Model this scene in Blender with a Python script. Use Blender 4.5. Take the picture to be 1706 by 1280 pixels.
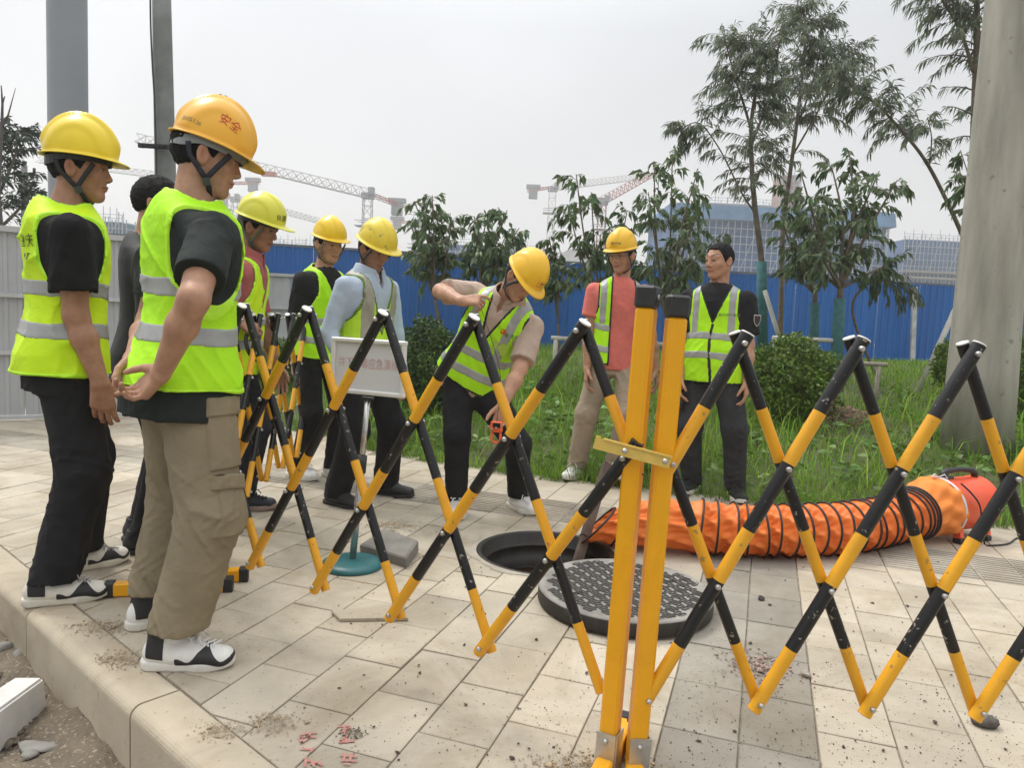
import bpy, bmesh, math, random
import numpy as np
from mathutils import Vector, Matrix

for _o in list(bpy.data.objects):
    bpy.data.objects.remove(_o)
SC = bpy.context.scene
COL = SC.collection
random.seed(7)
RNG = np.random.default_rng(7)
R = math.radians

# ------------------------------------------------------------------ camera
W, H = 1706.0, 1280.0
FPX, PITCH, ROLL, CAMH = 1232.5, 0.092731, 0.045967, 1.1594
_F = np.array([0, math.cos(PITCH), -math.sin(PITCH)])
_R0 = np.array([1.0, 0, 0]); _U0 = np.cross(_R0, _F)
_R = math.cos(ROLL) * _R0 + math.sin(ROLL) * _U0
_U = -math.sin(ROLL) * _R0 + math.cos(ROLL) * _U0
cd = bpy.data.cameras.new('camera'); cam = bpy.data.objects.new('camera', cd); COL.objects.link(cam)
cd.sensor_fit = 'HORIZONTAL'; cd.sensor_width = 36.0; cd.lens = FPX / W * 36.0
cd.clip_start = 0.05; cd.clip_end = 3000
M = Matrix.Identity(4)
for i in range(3):
    M[i][0], M[i][1], M[i][2] = _R[i], _U[i], -_F[i]
M[2][3] = CAMH
cam.matrix_world = M
SC.camera = cam

# ------------------------------------------------------------------ world: overcast daylight
SUN_AZ, SUN_EL = R(-50), R(58)          # azimuth from +y (clockwise), elevation
w = bpy.data.worlds.new('World'); SC.world = w; w.use_nodes = True
nt = w.node_tree; N = nt.nodes; LK = nt.links
for n in list(N): N.remove(n)
out = N.new('ShaderNodeOutputWorld'); bg = N.new('ShaderNodeBackground'); bg.inputs['Strength'].default_value = 0.1
sky = N.new('ShaderNodeTexSky'); sky.sky_type = 'NISHITA'; sky.sun_disc = False
sky.sun_elevation = SUN_EL; sky.sun_rotation = SUN_AZ; sky.air_density = 1.0; sky.dust_density = 5.0; sky.ozone_density = 1.0
tc = N.new('ShaderNodeTexCoord'); sx = N.new('ShaderNodeSeparateXYZ'); LK.new(tc.outputs['Generated'], sx.inputs[0])
rp = N.new('ShaderNodeValToRGB'); LK.new(sx.outputs['Z'], rp.inputs[0])
rp.color_ramp.elements[0].position = 0.0; rp.color_ramp.elements[0].color = (0.565, 0.555, 0.55, 1)
rp.color_ramp.elements[1].position = 1.0; rp.color_ramp.elements[1].color = (1.56, 1.58, 1.60, 1)
e = rp.color_ramp.elements.new(0.10); e.color = (0.575, 0.572, 0.572, 1)
e = rp.color_ramp.elements.new(0.35); e.color = (0.55, 0.562, 0.582, 1)
# soft brightening of the cloud deck round the hidden sun, and faint cloud structure
sd = (math.sin(SUN_AZ) * math.cos(SUN_EL), math.cos(SUN_AZ) * math.cos(SUN_EL), math.sin(SUN_EL))
dp = N.new('ShaderNodeVectorMath'); dp.operation = 'DOT_PRODUCT'; dp.inputs[1].default_value = sd
LK.new(tc.outputs['Generated'], dp.inputs[0])
mr = N.new('ShaderNodeMapRange'); mr.inputs['From Min'].default_value = 0.50; mr.inputs['From Max'].default_value = 1.0
mr.inputs['To Min'].default_value = 0.97; mr.inputs['To Max'].default_value = 1.45; LK.new(dp.outputs['Value'], mr.inputs['Value'])
cn = N.new('ShaderNodeTexNoise'); cn.inputs['Scale'].default_value = 1.6; cn.inputs['Detail'].default_value = 7; cn.inputs['Distortion'].default_value = 0.6
LK.new(tc.outputs['Generated'], cn.inputs['Vector'])
mr2 = N.new('ShaderNodeMapRange'); mr2.inputs['From Min'].default_value = 0.3; mr2.inputs['From Max'].default_value = 0.7; mr2.inputs['To Min'].default_value = 0.91; mr2.inputs['To Max'].default_value = 1.13
LK.new(cn.outputs['Fac'], mr2.inputs['Value'])
mm = N.new('ShaderNodeMath'); mm.operation = 'MULTIPLY'; LK.new(mr.outputs[0], mm.inputs[0]); LK.new(mr2.outputs[0], mm.inputs[1])
mm10 = N.new('ShaderNodeMath'); mm10.operation = 'MULTIPLY'; mm10.inputs[1].default_value = 10.0; LK.new(mm.outputs[0], mm10.inputs[0])
sc_ = N.new('ShaderNodeVectorMath'); sc_.operation = 'SCALE'; LK.new(rp.outputs[0], sc_.inputs[0]); LK.new(mm10.outputs[0], sc_.inputs['Scale'])
mx = N.new('ShaderNodeMix'); mx.data_type = 'RGBA'; mx.inputs['Factor'].default_value = 0.93
LK.new(sky.outputs[0], mx.inputs['A']); LK.new(sc_.outputs[0], mx.inputs['B'])
LK.new(mx.outputs['Result'], bg.inputs['Color']); LK.new(bg.outputs[0], out.inputs['Surface'])

sl = bpy.data.lights.new('sun', 'SUN'); sl.energy = 1.5; sl.angle = R(12); sl.color = (1.0, 0.95, 0.88)
so = bpy.data.objects.new('sun', sl); COL.objects.link(so)
so.rotation_euler = Vector(sd).to_track_quat('Z', 'Y').to_euler()
so.location = (0, 0, 30)
SC.view_settings.view_transform = 'Standard'; SC.view_settings.look = 'None'
SC.view_settings.gamma = 1; SC.view_settings.use_curve_mapping = False
SC.view_settings.exposure = 0.37
SC.cycles.max_bounces = 6; SC.cycles.volume_bounces = 2
SC.cycles.transparent_max_bounces = 8

# ------------------------------------------------------------------ survey helpers (photo direction -> point at a known distance)
def ray(x, y):
    return _F * FPX + _R * (x - W / 2) - _U * (y - H / 2)
def gp(x, y, z=0.0):
    d = ray(x, y); t = (z - CAMH) / d[2]
    return np.array([d[0] * t, d[1] * t, z])
def at(x, y, Y):
    d = ray(x, y); t = Y / d[1]
    return np.array([d[0] * t, Y, CAMH + d[2] * t])
def on_ray(x, y, o, L, near=True):
    """point on the sight line at distance L from o"""
    d = ray(x, y); d = d / np.linalg.norm(d); c = np.array([0, 0, CAMH])
    oc = c - o; b = oc @ d; q = oc @ oc - L * L; D = b * b - q
    if D < 0: return c + d * (-b)
    s = math.sqrt(D)
    return c + d * (-b - s if near else -b + s)
AZ = 0.327474
TU = np.array([math.sin(AZ), math.cos(AZ)]); TV = np.array([math.cos(AZ), -math.sin(AZ)])   # paving axes
def uv(u, v): return TU * u + TV * v
def smooth(a, b, x):
    t = np.clip((x - a) / (b - a), 0, 1); return t * t * (3 - 2 * t)

# ------------------------------------------------------------------ materials
MATS = {}
def mat(name, col, rough=0.6, var=0.12, scale=8.0, bump=0.0, bscale=60.0, metal=0.0, spec=0.5, rand=0.0, col2=None, attr=None,
        map=None, world=False, stain=None, sss=0.0, coat=0.0, detail=5.0, dist=0.003, speck=None, mid=0.5, trans=None):
    if name in MATS: return MATS[name]
    m = bpy.data.materials.new(name); m.use_nodes = True
    nt = m.node_tree; N = nt.nodes; L = nt.links
    b = N['Principled BSDF']
    b.inputs['Roughness'].default_value = rough; b.inputs['Metallic'].default_value = metal
    b.inputs['Specular IOR Level'].default_value = spec
    if coat: b.inputs['Coat Weight'].default_value = coat; b.inputs['Coat Roughness'].default_value = 0.15
    if sss:
        b.inputs['Subsurface Weight'].default_value = sss; b.inputs['Subsurface Scale'].default_value = 0.02
        b.inputs['Subsurface Radius'].default_value = (1.0, 0.4, 0.2)
    tc = N.new('ShaderNodeTexCoord'); src = tc.outputs['Object']
    if world: src = N.new('ShaderNodeNewGeometry').outputs['Position']
    no = N.new('ShaderNodeTexNoise'); no.inputs['Scale'].default_value = scale; no.inputs['Detail'].default_value = detail
    no.inputs['Roughness'].default_value = 0.6
    if map:
        mp = N.new('ShaderNodeMapping'); mp.inputs['Scale'].default_value = map; L.new(src, mp.inputs['Vector']); L.new(mp.outputs[0], no.inputs['Vector'])
    else: L.new(src, no.inputs['Vector'])
    c1 = np.array(col); c2 = np.array(col2) if col2 is not None else np.clip(c1 * (1 - var * 1.6), 0, 1)
    c1b = np.clip(c1 * (1 + var), 0, 0.97) if col2 is None else c1
    r = N.new('ShaderNodeValToRGB'); r.color_ramp.elements[0].position = max(0, mid - 0.22); r.color_ramp.elements[1].position = min(1, mid + 0.22)
    r.color_ramp.elements[0].color = (*c2, 1); r.color_ramp.elements[1].color = (*c1b, 1)
    L.new(no.outputs['Fac'], r.inputs[0]); cur = r.outputs[0]
    if attr:
        a = N.new('ShaderNodeAttribute'); a.attribute_name = attr
        mu = N.new('ShaderNodeMix'); mu.data_type = 'RGBA'; mu.blend_type = 'MULTIPLY'; mu.inputs['Factor'].default_value = 1
        L.new(cur, mu.inputs['A']); L.new(a.outputs['Color'], mu.inputs['B']); cur = mu.outputs['Result']
    if rand:
        oi = N.new('ShaderNodeObjectInfo'); mr = N.new('ShaderNodeMapRange')
        mr.inputs['To Min'].default_value = 1 - rand; mr.inputs['To Max'].default_value = 1 + rand * 0.6
        L.new(oi.outputs['Random'], mr.inputs['Value'])
        v = N.new('ShaderNodeVectorMath'); v.operation = 'SCALE'; L.new(cur, v.inputs[0]); L.new(mr.outputs[0], v.inputs['Scale']); cur = v.outputs[0]
    if speck:
        s2 = N.new('ShaderNodeTexNoise'); s2.inputs['Scale'].default_value = speck[0]; s2.inputs['Detail'].default_value = 2
        L.new(src, s2.inputs['Vector'])
        r2 = N.new('ShaderNodeValToRGB'); r2.color_ramp.elements[0].position = speck[1]; r2.color_ramp.elements[1].position = speck[1] + 0.06
        L.new(s2.outputs['Fac'], r2.inputs[0])
        mu = N.new('ShaderNodeMix'); mu.data_type = 'RGBA'; L.new(r2.outputs[0], mu.inputs['Factor'])
        L.new(cur, mu.inputs['A']); mu.inputs['B'].default_value = (*speck[2], 1); cur = mu.outputs['Result']
    if stain:
        s3 = N.new('ShaderNodeTexNoise'); s3.inputs['Scale'].default_value = stain[0]; s3.inputs['Detail'].default_value = 8; s3.inputs['Roughness'].default_value = 0.68; s3.inputs['Distortion'].default_value = 0.8
        L.new(src, s3.inputs['Vector']); r3 = N.new('ShaderNodeValToRGB'); r3.color_ramp.elements[0].position = stain[1]; r3.color_ramp.elements[1].position = stain[2]
        L.new(s3.outputs['Fac'], r3.inputs[0]); mu = N.new('ShaderNodeMix'); mu.data_type = 'RGBA'; mu.blend_type = 'MULTIPLY'
        mf = N.new('ShaderNodeMath'); mf.operation = 'MULTIPLY'; mf.inputs[1].default_value = stain[4]; L.new(r3.outputs[0], mf.inputs[0]); L.new(mf.outputs[0], mu.inputs['Factor'])
        L.new(cur, mu.inputs['A']); mu.inputs['B'].default_value = (*stain[3], 1); cur = mu.outputs['Result']
    L.new(cur, b.inputs['Base Color'])
    if bump:
        bn = N.new('ShaderNodeTexNoise'); bn.inputs['Scale'].default_value = bscale; bn.inputs['Detail'].default_value = 4
        L.new(src, bn.inputs['Vector'])
        bp = N.new('ShaderNodeBump'); bp.inputs['Strength'].default_value = bump; bp.inputs['Distance'].default_value = dist
        L.new(bn.outputs['Fac'], bp.inputs['Height']); L.new(bp.outputs[0], b.inputs['Normal'])
    if trans:
        t = N.new('ShaderNodeBsdfTranslucent'); L.new(cur, t.inputs['Color']); ms = N.new('ShaderNodeMixShader'); ms.inputs[0].default_value = trans
        L.new(b.outputs[0], ms.inputs[1]); L.new(t.outputs[0], ms.inputs[2]); L.new(ms.outputs[0], N['Material Output'].inputs['Surface'])
    MATS[name] = m
    return m

# ------------------------------------------------------------------ mesh helpers
def mesh_np(name, V, Q, smooth=True):
    """verts (n,3), faces as int array (m,k)"""
    me = bpy.data.meshes.new(name)
    V = np.asarray(V, dtype=np.float32); Q = np.asarray(Q, dtype=np.int32); k = Q.shape[1]
    me.vertices.add(len(V)); me.vertices.foreach_set('co', V.ravel())
    me.loops.add(Q.size); me.loops.foreach_set('vertex_index', Q.ravel())
    me.polygons.add(len(Q)); me.polygons.foreach_set('loop_start', np.arange(0, Q.size, k, dtype=np.int32))
    if smooth: me.polygons.foreach_set('use_smooth', np.ones(len(Q), dtype=bool))
    me.update(calc_edges=True); return me
def obj(name, me, mats=None, parent=None, loc=None, label=None, cat=None, group=None, kind=None):
    o = bpy.data.objects.new(name, me); COL.objects.link(o)
    if mats and me is not None and len(me.materials) == 0:
        for m in (mats if isinstance(mats, (list, tuple)) else [mats]): me.materials.append(m)
    if parent is not None: o.parent = parent
    if loc is not None: o.location = [float(c) for c in loc]
    if label: o['label'] = label
    if cat: o['category'] = cat
    if group: o['group'] = group
    if kind: o['kind'] = kind
    return o
def empty(name, loc, label=None, cat=None, group=None, rz=0.0, kind=None):
    o = obj(name, None, None, None, loc, label, cat, group, kind); o.rotation_euler = (0, 0, rz); o.empty_display_size = 0.1
    return o
class MB:
    """collects polygons, builds one mesh"""
    def __init__(s): s.v = []; s.f = []; s.m = []; s.s = []
    def poly(s, pts, mi=0, sm=False):
        b = len(s.v); s.v += [tuple(map(float, p)) for p in pts]; s.f.append(tuple(range(b, b + len(pts)))); s.m.append(mi); s.s.append(sm)
    def box(s, c, size, rot=None, mi=0, taper=1.0, bev=0.0):
        hx, hy, hz = size[0] / 2, size[1] / 2, size[2] / 2
        if bev > 0:
            pts = []
            # chamfered box: 24 verts
            b0 = len(s.v); vs = {}
            for sx in (-1, 1):
                for sy in (-1, 1):
                    for sz in (-1, 1):
                        for ax in range(3):
                            p = [sx * (hx - bev), sy * (hy - bev), sz * (hz - bev)]; p[ax] = (sx * hx, sy * hy, sz * hz)[ax]
                            vs[(sx, sy, sz, ax)] = len(s.v); q = Vector(p)
                            if rot is not None: q = rot @ q
                            s.v.append((c[0] + q[0], c[1] + q[1], c[2] + q[2]))
            def face(l): s.f.append(tuple(l)); s.m.append(mi); s.s.append(False)
            for ax in range(3):
                a, b = [k for k in range(3) if k != ax]
                for sg in (-1, 1):
                    l = []
                    for (p, q) in ((-1, -1), (1, -1), (1, 1), (-1, 1)):
                        t = [0, 0, 0]; t[ax] = sg; t[a] = p; t[b] = q; l.append(vs[(t[0], t[1], t[2], ax)])
                    face(l if (sg > 0) == (ax != 1) else l[::-1])
            for ax in range(3):
                a, b = [k for k in range(3) if k != ax]
                for p in (-1, 1):
                    for q in (-1, 1):
                        t0 = [0, 0, 0]; t1 = [0, 0, 0]; t0[ax] = -1; t1[ax] = 1
                        for t in (t0, t1): t[a] = p; t[b] = q
                        l = [vs[(*t0, a)], vs[(*t1, a)], vs[(*t1, b)], vs[(*t0, b)]]
                        face(l)
            for sx in (-1, 1):
                for sy in (-1, 1):
                    for sz in (-1, 1):
                        face([vs[(sx, sy, sz, k)] for k in range(3)])
            return
        P = []
        for z in (-1, 1):
            k = taper if z > 0 else 1.0
            for (x, y) in ((-1, -1), (1, -1), (1, 1), (-1, 1)):
                q = Vector((x * hx * k, y * hy * k, z * hz))
                if rot is not None: q = rot @ q
                P.append((c[0] + q[0], c[1] + q[1], c[2] + q[2]))
        b = len(s.v); s.v += P
        for f in ((3, 2, 1, 0), (4, 5, 6, 7), (0, 1, 5, 4), (1, 2, 6, 5), (2, 3, 7, 6), (3, 0, 4, 7)):
            s.f.append(tuple(b + i for i in f)); s.m.append(mi); s.s.append(False)
    def bar(s, a, b, w, h=None, mi=0, up=(0, 0, 1), bev=0.0):
        a = Vector(a); b = Vector(b); d = b - a; L = d.length; z = d.normalized(); u = Vector(up)
        if abs(z.dot(u)) > 0.98: u = Vector((0, 1, 0))
        x = u.cross(z).normalized(); y = z.cross(x)
        s.box((a + b) / 2, (w, h or w, L), Matrix((x, y, z)).transposed(), mi, bev=bev)
    def tube(s, pts, rad, n=8, mi=0, cap=True, sm=True, flat=1.0, up=None, closed=False):
        pts = [Vector(p) for p in pts]; K = len(pts)
        if not hasattr(rad, '__len__'): rad = [rad] * K
        base = len(s.v); ux = None
        for i in range(K):
            if closed: t = (pts[(i + 1) % K] - pts[i - 1])
            else: t = (pts[min(i + 1, K - 1)] - pts[max(i - 1, 0)])
            t = t.normalized() if t.length > 1e-9 else Vector((0, 0, 1))
            if ux is None:
                u = Vector(up) if up is not None else (Vector((0, 0, 1)) if abs(t.z) < 0.9 else Vector((0, 1, 0)))
                ux = (u - t * u.dot(t)).normalized()
            else:
                u = ux - t * ux.dot(t)
                ux = u.normalized() if u.length > 1e-6 else ux
            uy = t.cross(ux)
            for k in range(n):
                a = 2 * math.pi * k / n
                q = pts[i] + ux * (math.cos(a) * rad[i]) + uy * (math.sin(a) * rad[i] * flat)
                s.v.append(tuple(q))
        for i in range(K if closed else K - 1):
            for k in range(n):
                a = base + i * n + k; b = base + i * n + (k + 1) % n
                j = (i + 1) % K
                c = base + j * n + (k + 1) % n; d = base + j * n + k
                s.f.append((a, b, c, d)); s.m.append(mi); s.s.append(sm)
        if cap and not closed:
            s.f.append(tuple(base + k for k in range(n))[::-1]); s.m.append(mi); s.s.append(False)
            s.f.append(tuple(base + (K - 1) * n + k for k in range(n))); s.m.append(mi); s.s.append(False)
    def lathe(s, prof, n=24, mi=0, c=(0, 0, 0), rot=None, sm=True):
        base = len(s.v)
        for (r, z) in prof:
            for k in range(n):
                a = 2 * math.pi * k / n; q = Vector((r * math.cos(a), r * math.sin(a), z))
                if rot is not None: q = rot @ q
                s.v.append((c[0] + q[0], c[1] + q[1], c[2] + q[2]))
        for i in range(len(prof) - 1):
            for k in range(n):
                a = base + i * n + k; b = base + i * n + (k + 1) % n; cc = base + (i + 1) * n + (k + 1) % n; d = base + (i + 1) * n + k
                s.f.append((a, b, cc, d)); s.m.append(mi); s.s.append(sm)
    def ball(s, c, r, n=8, mi=0, sq=(1, 1, 1)):
        pr = [(math.sin(math.pi * i / (n // 2 + 1)) * r, -math.cos(math.pi * i / (n // 2 + 1)) * r) for i in range(n // 2 + 2)]
        b = len(s.v); s.lathe(pr, n, mi, (0, 0, 0))
        for i in range(b, len(s.v)):
            p = s.v[i]; s.v[i] = (c[0] + p[0] * sq[0], c[1] + p[1] * sq[1], c[2] + p[2] * sq[2])
    def mesh(s, name, origin=None):
        me = bpy.data.meshes.new(name)
        v = s.v if origin is None else [(p[0] - origin[0], p[1] - origin[1], p[2] - origin[2]) for p in s.v]
        me.from_pydata(v, [], s.f)
        me.polygons.foreach_set('material_index', s.m); me.polygons.foreach_set('use_smooth', s.s)
        me.update(); return me
    def build(s, name, mats, parent=None, loc=None, **kw):
        return obj(name, s.mesh(name), mats, parent, loc, **kw)
def fix_normals(me):
    bm = bmesh.new(); bm.from_mesh(me); bmesh.ops.remove_doubles(bm, verts=bm.verts, dist=1e-5)
    bmesh.ops.recalc_face_normals(bm, faces=bm.faces); bm.to_mesh(me); bm.free()
def text_np(txt, size=1.0, sx=1.0):
    """flat lettering as triangles: (verts n x 2 centred, faces)"""
    cu = bpy.data.curves.new('lettering', 'FONT'); cu.body = txt; cu.size = size; cu.align_x = 'CENTER'; cu.align_y = 'CENTER'; cu.resolution_u = 3
    o = bpy.data.objects.new('lettering', cu); COL.objects.link(o)
    dg = bpy.context.evaluated_depsgraph_get(); me = bpy.data.meshes.new_from_object(o.evaluated_get(dg))
    bm = bmesh.new(); bm.from_mesh(me); bmesh.ops.triangulate(bm, faces=bm.faces)
    V = np.array([v.co[:] for v in bm.verts]); Fc = np.array([[v.index for v in f.verts] for f in bm.faces])
    bm.free(); bpy.data.objects.remove(o); bpy.data.curves.remove(cu); bpy.data.meshes.remove(me)
    V = V[:, :2]; V = V - (V.max(0) + V.min(0)) / 2; V[:, 0] *= sx
    return V, Fc
# ------------------------------------------------------------------ implicit surfaces -> mesh (surface nets)
f32 = np.float32
def A3(*v): return np.array(v, dtype=np.float64)
def nrm(v): v = np.asarray(v, float); return v / np.linalg.norm(v)
def rcone(P, a, b, ra, rb):
    a = np.asarray(a, f32); ba = np.asarray(b, f32) - a; L2 = float(ba @ ba) + 1e-12
    pa = P - a; h = np.clip(pa @ ba / L2, 0, 1)
    q = pa - h[:, None] * ba
    return np.sqrt(np.einsum('ij,ij->i', q, q)) - (ra + (rb - ra) * h)
def ell(P, c, r):
    q = P - np.asarray(c, f32); r = np.asarray(r, f32)
    a = q / r; k0 = np.sqrt(np.einsum('ij,ij->i', a, a)); b = a / r; k1 = np.sqrt(np.einsum('ij,ij->i', b, b)) + 1e-9
    return k0 * (k0 - 1) / k1
def sph(P, c, r):
    q = P - np.asarray(c, f32); return np.sqrt(np.einsum('ij,ij->i', q, q)) - r
def smin(a, b, k):
    h = np.clip(0.5 + 0.5 * (b - a) / k, 0, 1); return b + (a - b) * h - k * h * (1 - h)
def smax(a, b, k): return -smin(-a, -b, k)
def surfnet(fn, lo, hi, h, relax=1):
    lo = np.array(lo, float); hi = np.array(hi, float); B = 8
    nb = np.maximum(1, np.ceil((hi - lo) / (h * B)).astype(int)); n = nb * B
    bi = np.stack(np.meshgrid(*[np.arange(k) for k in nb], indexing='ij'), -1).reshape(-1, 3)
    d = fn((lo + (bi * B + (B - 1) / 2) * h).astype(f32))
    act = np.abs(d) < B * h * 0.866 * 1.3 + 0.014
    val = np.empty(n, f32)
    V = val.reshape(nb[0], B, nb[1], B, nb[2], B).transpose(0, 2, 4, 1, 3, 5)
    V[...] = np.sign(d).reshape(nb)[..., None, None, None]
    lc = np.stack(np.meshgrid(*[np.arange(B)] * 3, indexing='ij'), -1).reshape(-1, 3)
    ai = bi[act]; CH = 400
    for s in range(0, len(ai), CH):
        a = ai[s:s + CH]
        P = (lo + ((a * B)[:, None, :] + lc) * h).reshape(-1, 3).astype(f32)
        V[a[:, 0], a[:, 1], a[:, 2]] = fn(P).reshape(-1, B, B, B)
    sgn = val < 0
    cnt = np.zeros(n - 1, np.int8)
    for i in (0, 1):
        for j in (0, 1):
            for k in (0, 1):
                cnt += sgn[i:n[0] - 1 + i, j:n[1] - 1 + j, k:n[2] - 1 + k]
    mask = (cnt > 0) & (cnt < 8); idx = np.argwhere(mask)
    if len(idx) == 0: return np.zeros((0, 3)), np.zeros((0, 4), int)
    cid = np.full(n - 1, -1, np.int32); cid[mask] = np.arange(len(idx))
    pos = np.zeros((len(idx), 3)); num = np.zeros(len(idx))
    cr = [(i, j, k) for i in (0, 1) for j in (0, 1) for k in (0, 1)]
    cv = {c: val[idx[:, 0] + c[0], idx[:, 1] + c[1], idx[:, 2] + c[2]] for c in cr}
    for a in cr:
        for ax in range(3):
            if a[ax] == 0:
                b = list(a); b[ax] = 1; b = tuple(b); va, vb = cv[a], cv[b]
                x = (va < 0) != (vb < 0); t = np.where(x, va / np.where(va == vb, 1, va - vb), 0)
                p = np.array(a, float)[None] + t[:, None] * (np.array(b) - np.array(a))[None]
                pos += np.where(x[:, None], p, 0); num += x
    verts = lo + (idx + pos / num[:, None]) * h
    qs = []
    sl = lambda s, e: slice(s, e if e else None)
    for ax in range(3):
        b, c = [(1, 2), (2, 0), (0, 1)][ax]
        i0 = [slice(1, -1)] * 3; i1 = [slice(1, -1)] * 3; i0[ax] = slice(0, -1); i1[ax] = slice(1, None)
        s0 = sgn[tuple(i0)]; s1 = sgn[tuple(i1)]
        E_ = np.argwhere(s0 != s1)
        if len(E_) == 0: continue
        flip = s0[E_[:, 0], E_[:, 1], E_[:, 2]]
        base = E_.copy(); base[:, b] += 1; base[:, c] += 1   # grid vertex index at edge start
        def cell(db, dc):
            q = base.copy(); q[:, b] -= db; q[:, c] -= dc; return cid[q[:, 0], q[:, 1], q[:, 2]]
        q = np.stack([cell(1, 1), cell(0, 1), cell(0, 0), cell(1, 0)], 1)
        q[~flip] = q[~flip][:, ::-1]; qs.append(q)
    Q = np.concatenate(qs); Q = Q[(Q >= 0).all(1)]
    for _ in range(relax):
        acc = np.zeros_like(verts); nn = np.zeros(len(verts))
        for i in range(4):
            j = (i + 1) % 4
            np.add.at(acc, Q[:, i], verts[Q[:, j]]); np.add.at(acc, Q[:, j], verts[Q[:, i]])
            np.add.at(nn, Q[:, i], 1); np.add.at(nn, Q[:, j], 1)
        verts = verts * 0.6 + 0.4 * acc / np.maximum(nn, 1)[:, None]
    return verts, Q
def rotmat(axis, ang):
    a = nrm(axis); K = np.array([[0, -a[2], a[1]], [a[2], 0, -a[0]], [-a[1], a[0], 0]])
    return np.eye(3) + math.sin(ang) * K + (1 - math.cos(ang)) * K @ K
def foldn(P, seed, amp, fr=22.0, aniso=(1, 1, 0.45)):
    """cloth creases: warped ridges"""
    r = np.random.default_rng(seed); o = 0
    for i in range(3):
        k = nrm(r.normal(size=3) * np.array(aniso)) * fr * (0.7 + 0.5 * i); k2 = r.normal(size=3) * fr * 0.33; k3 = r.normal(size=3) * fr * 0.3
        ph = r.uniform(0, 6, 3)
        wv = (P @ k.astype(f32)) + 1.6 * np.sin(P @ k2.astype(f32) + f32(ph[0])) + f32(ph[1])
        gate = 0.5 + 0.5 * np.sin(P @ k3.astype(f32) + f32(ph[2]))
        o = o + (1 - np.abs(np.sin(wv))) ** 2 * gate * (1 / (1 + 0.5 * i))
    return (o * f32(amp * 0.7)).astype(f32)
def ik(a, c, l1, l2, hint):
    a = np.asarray(a, float); c = np.asarray(c, float); d = c - a; D = np.linalg.norm(d); dn = d / D
    if D > (l1 + l2) * 0.998: c = a + dn * (l1 + l2) * 0.998; D = (l1 + l2) * 0.998
    x = (l1 * l1 - l2 * l2 + D * D) / (2 * D); y = math.sqrt(max(l1 * l1 - x * x, 0))
    h = np.asarray(hint, float); h = h - dn * (h @ dn); h = nrm(h)
    return a + dn * x + h * y, c
def hand_prims(wr, d, pn, th, curl=(0.35, 0.4, 0.3), s=1.0, thumb=(0.5, 0.3), spread=0.06, index_curl=None):
    """wr wrist, d finger direction, pn palm-facing normal, th thumb side -> list of (a,b,ra,rb)"""
    d = nrm(d); pn = nrm(pn - d * (pn @ d)); th = nrm(th - d * (th @ d) - pn * (th @ pn))
    pr = []; o = np.asarray(wr, float)
    offs = [0.030, 0.010, -0.011, -0.030]; lens = [(0.043, 0.026, 0.021), (0.047, 0.029, 0.022), (0.043, 0.027, 0.021), (0.034, 0.021, 0.018)]
    kn = [0.092, 0.096, 0.090, 0.080]
    for i in range(4):
        k = o + (d * kn[i] + th * offs[i]) * s
        w0 = o + (d * 0.012 + th * offs[i] * 0.6) * s
        pr.append((w0, k, 0.0165 * s, 0.0135 * s))
        c = curl[i] if hasattr(curl[0], '__len__') else (curl if not (i == 0 and index_curl) else index_curl)
        v = nrm(d + th * (spread * (1.5 - i))); p = k; an = 0; r0 = (0.0098, 0.0100, 0.0095, 0.0084)[i] * s
        for j in range(3):
            an += c[j]; dirv = v * math.cos(an) + pn * math.sin(an); q = p + dirv * lens[i][j] * s
            pr.append((p, q, r0 * (1 - 0.07 * j), r0 * (1 - 0.07 * (j + 1)))); p = q
    tb = o + (d * 0.022 + th * 0.024 + pn * 0.008) * s
    v = nrm(d * 0.75 + th * 0.62 + pn * thumb[0]); p = tb
    for j, (L, ra, rb) in enumerate(((0.042, 0.0165, 0.0125), (0.032, 0.0118, 0.0105), (0.026, 0.0105, 0.0085))):
        q = p + v * L * s; pr.append((p, q, ra * s, rb * s)); p = q
        v = nrm(v + d * 0.35 + pn * thumb[1] - th * 0.25)
    return pr
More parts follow.
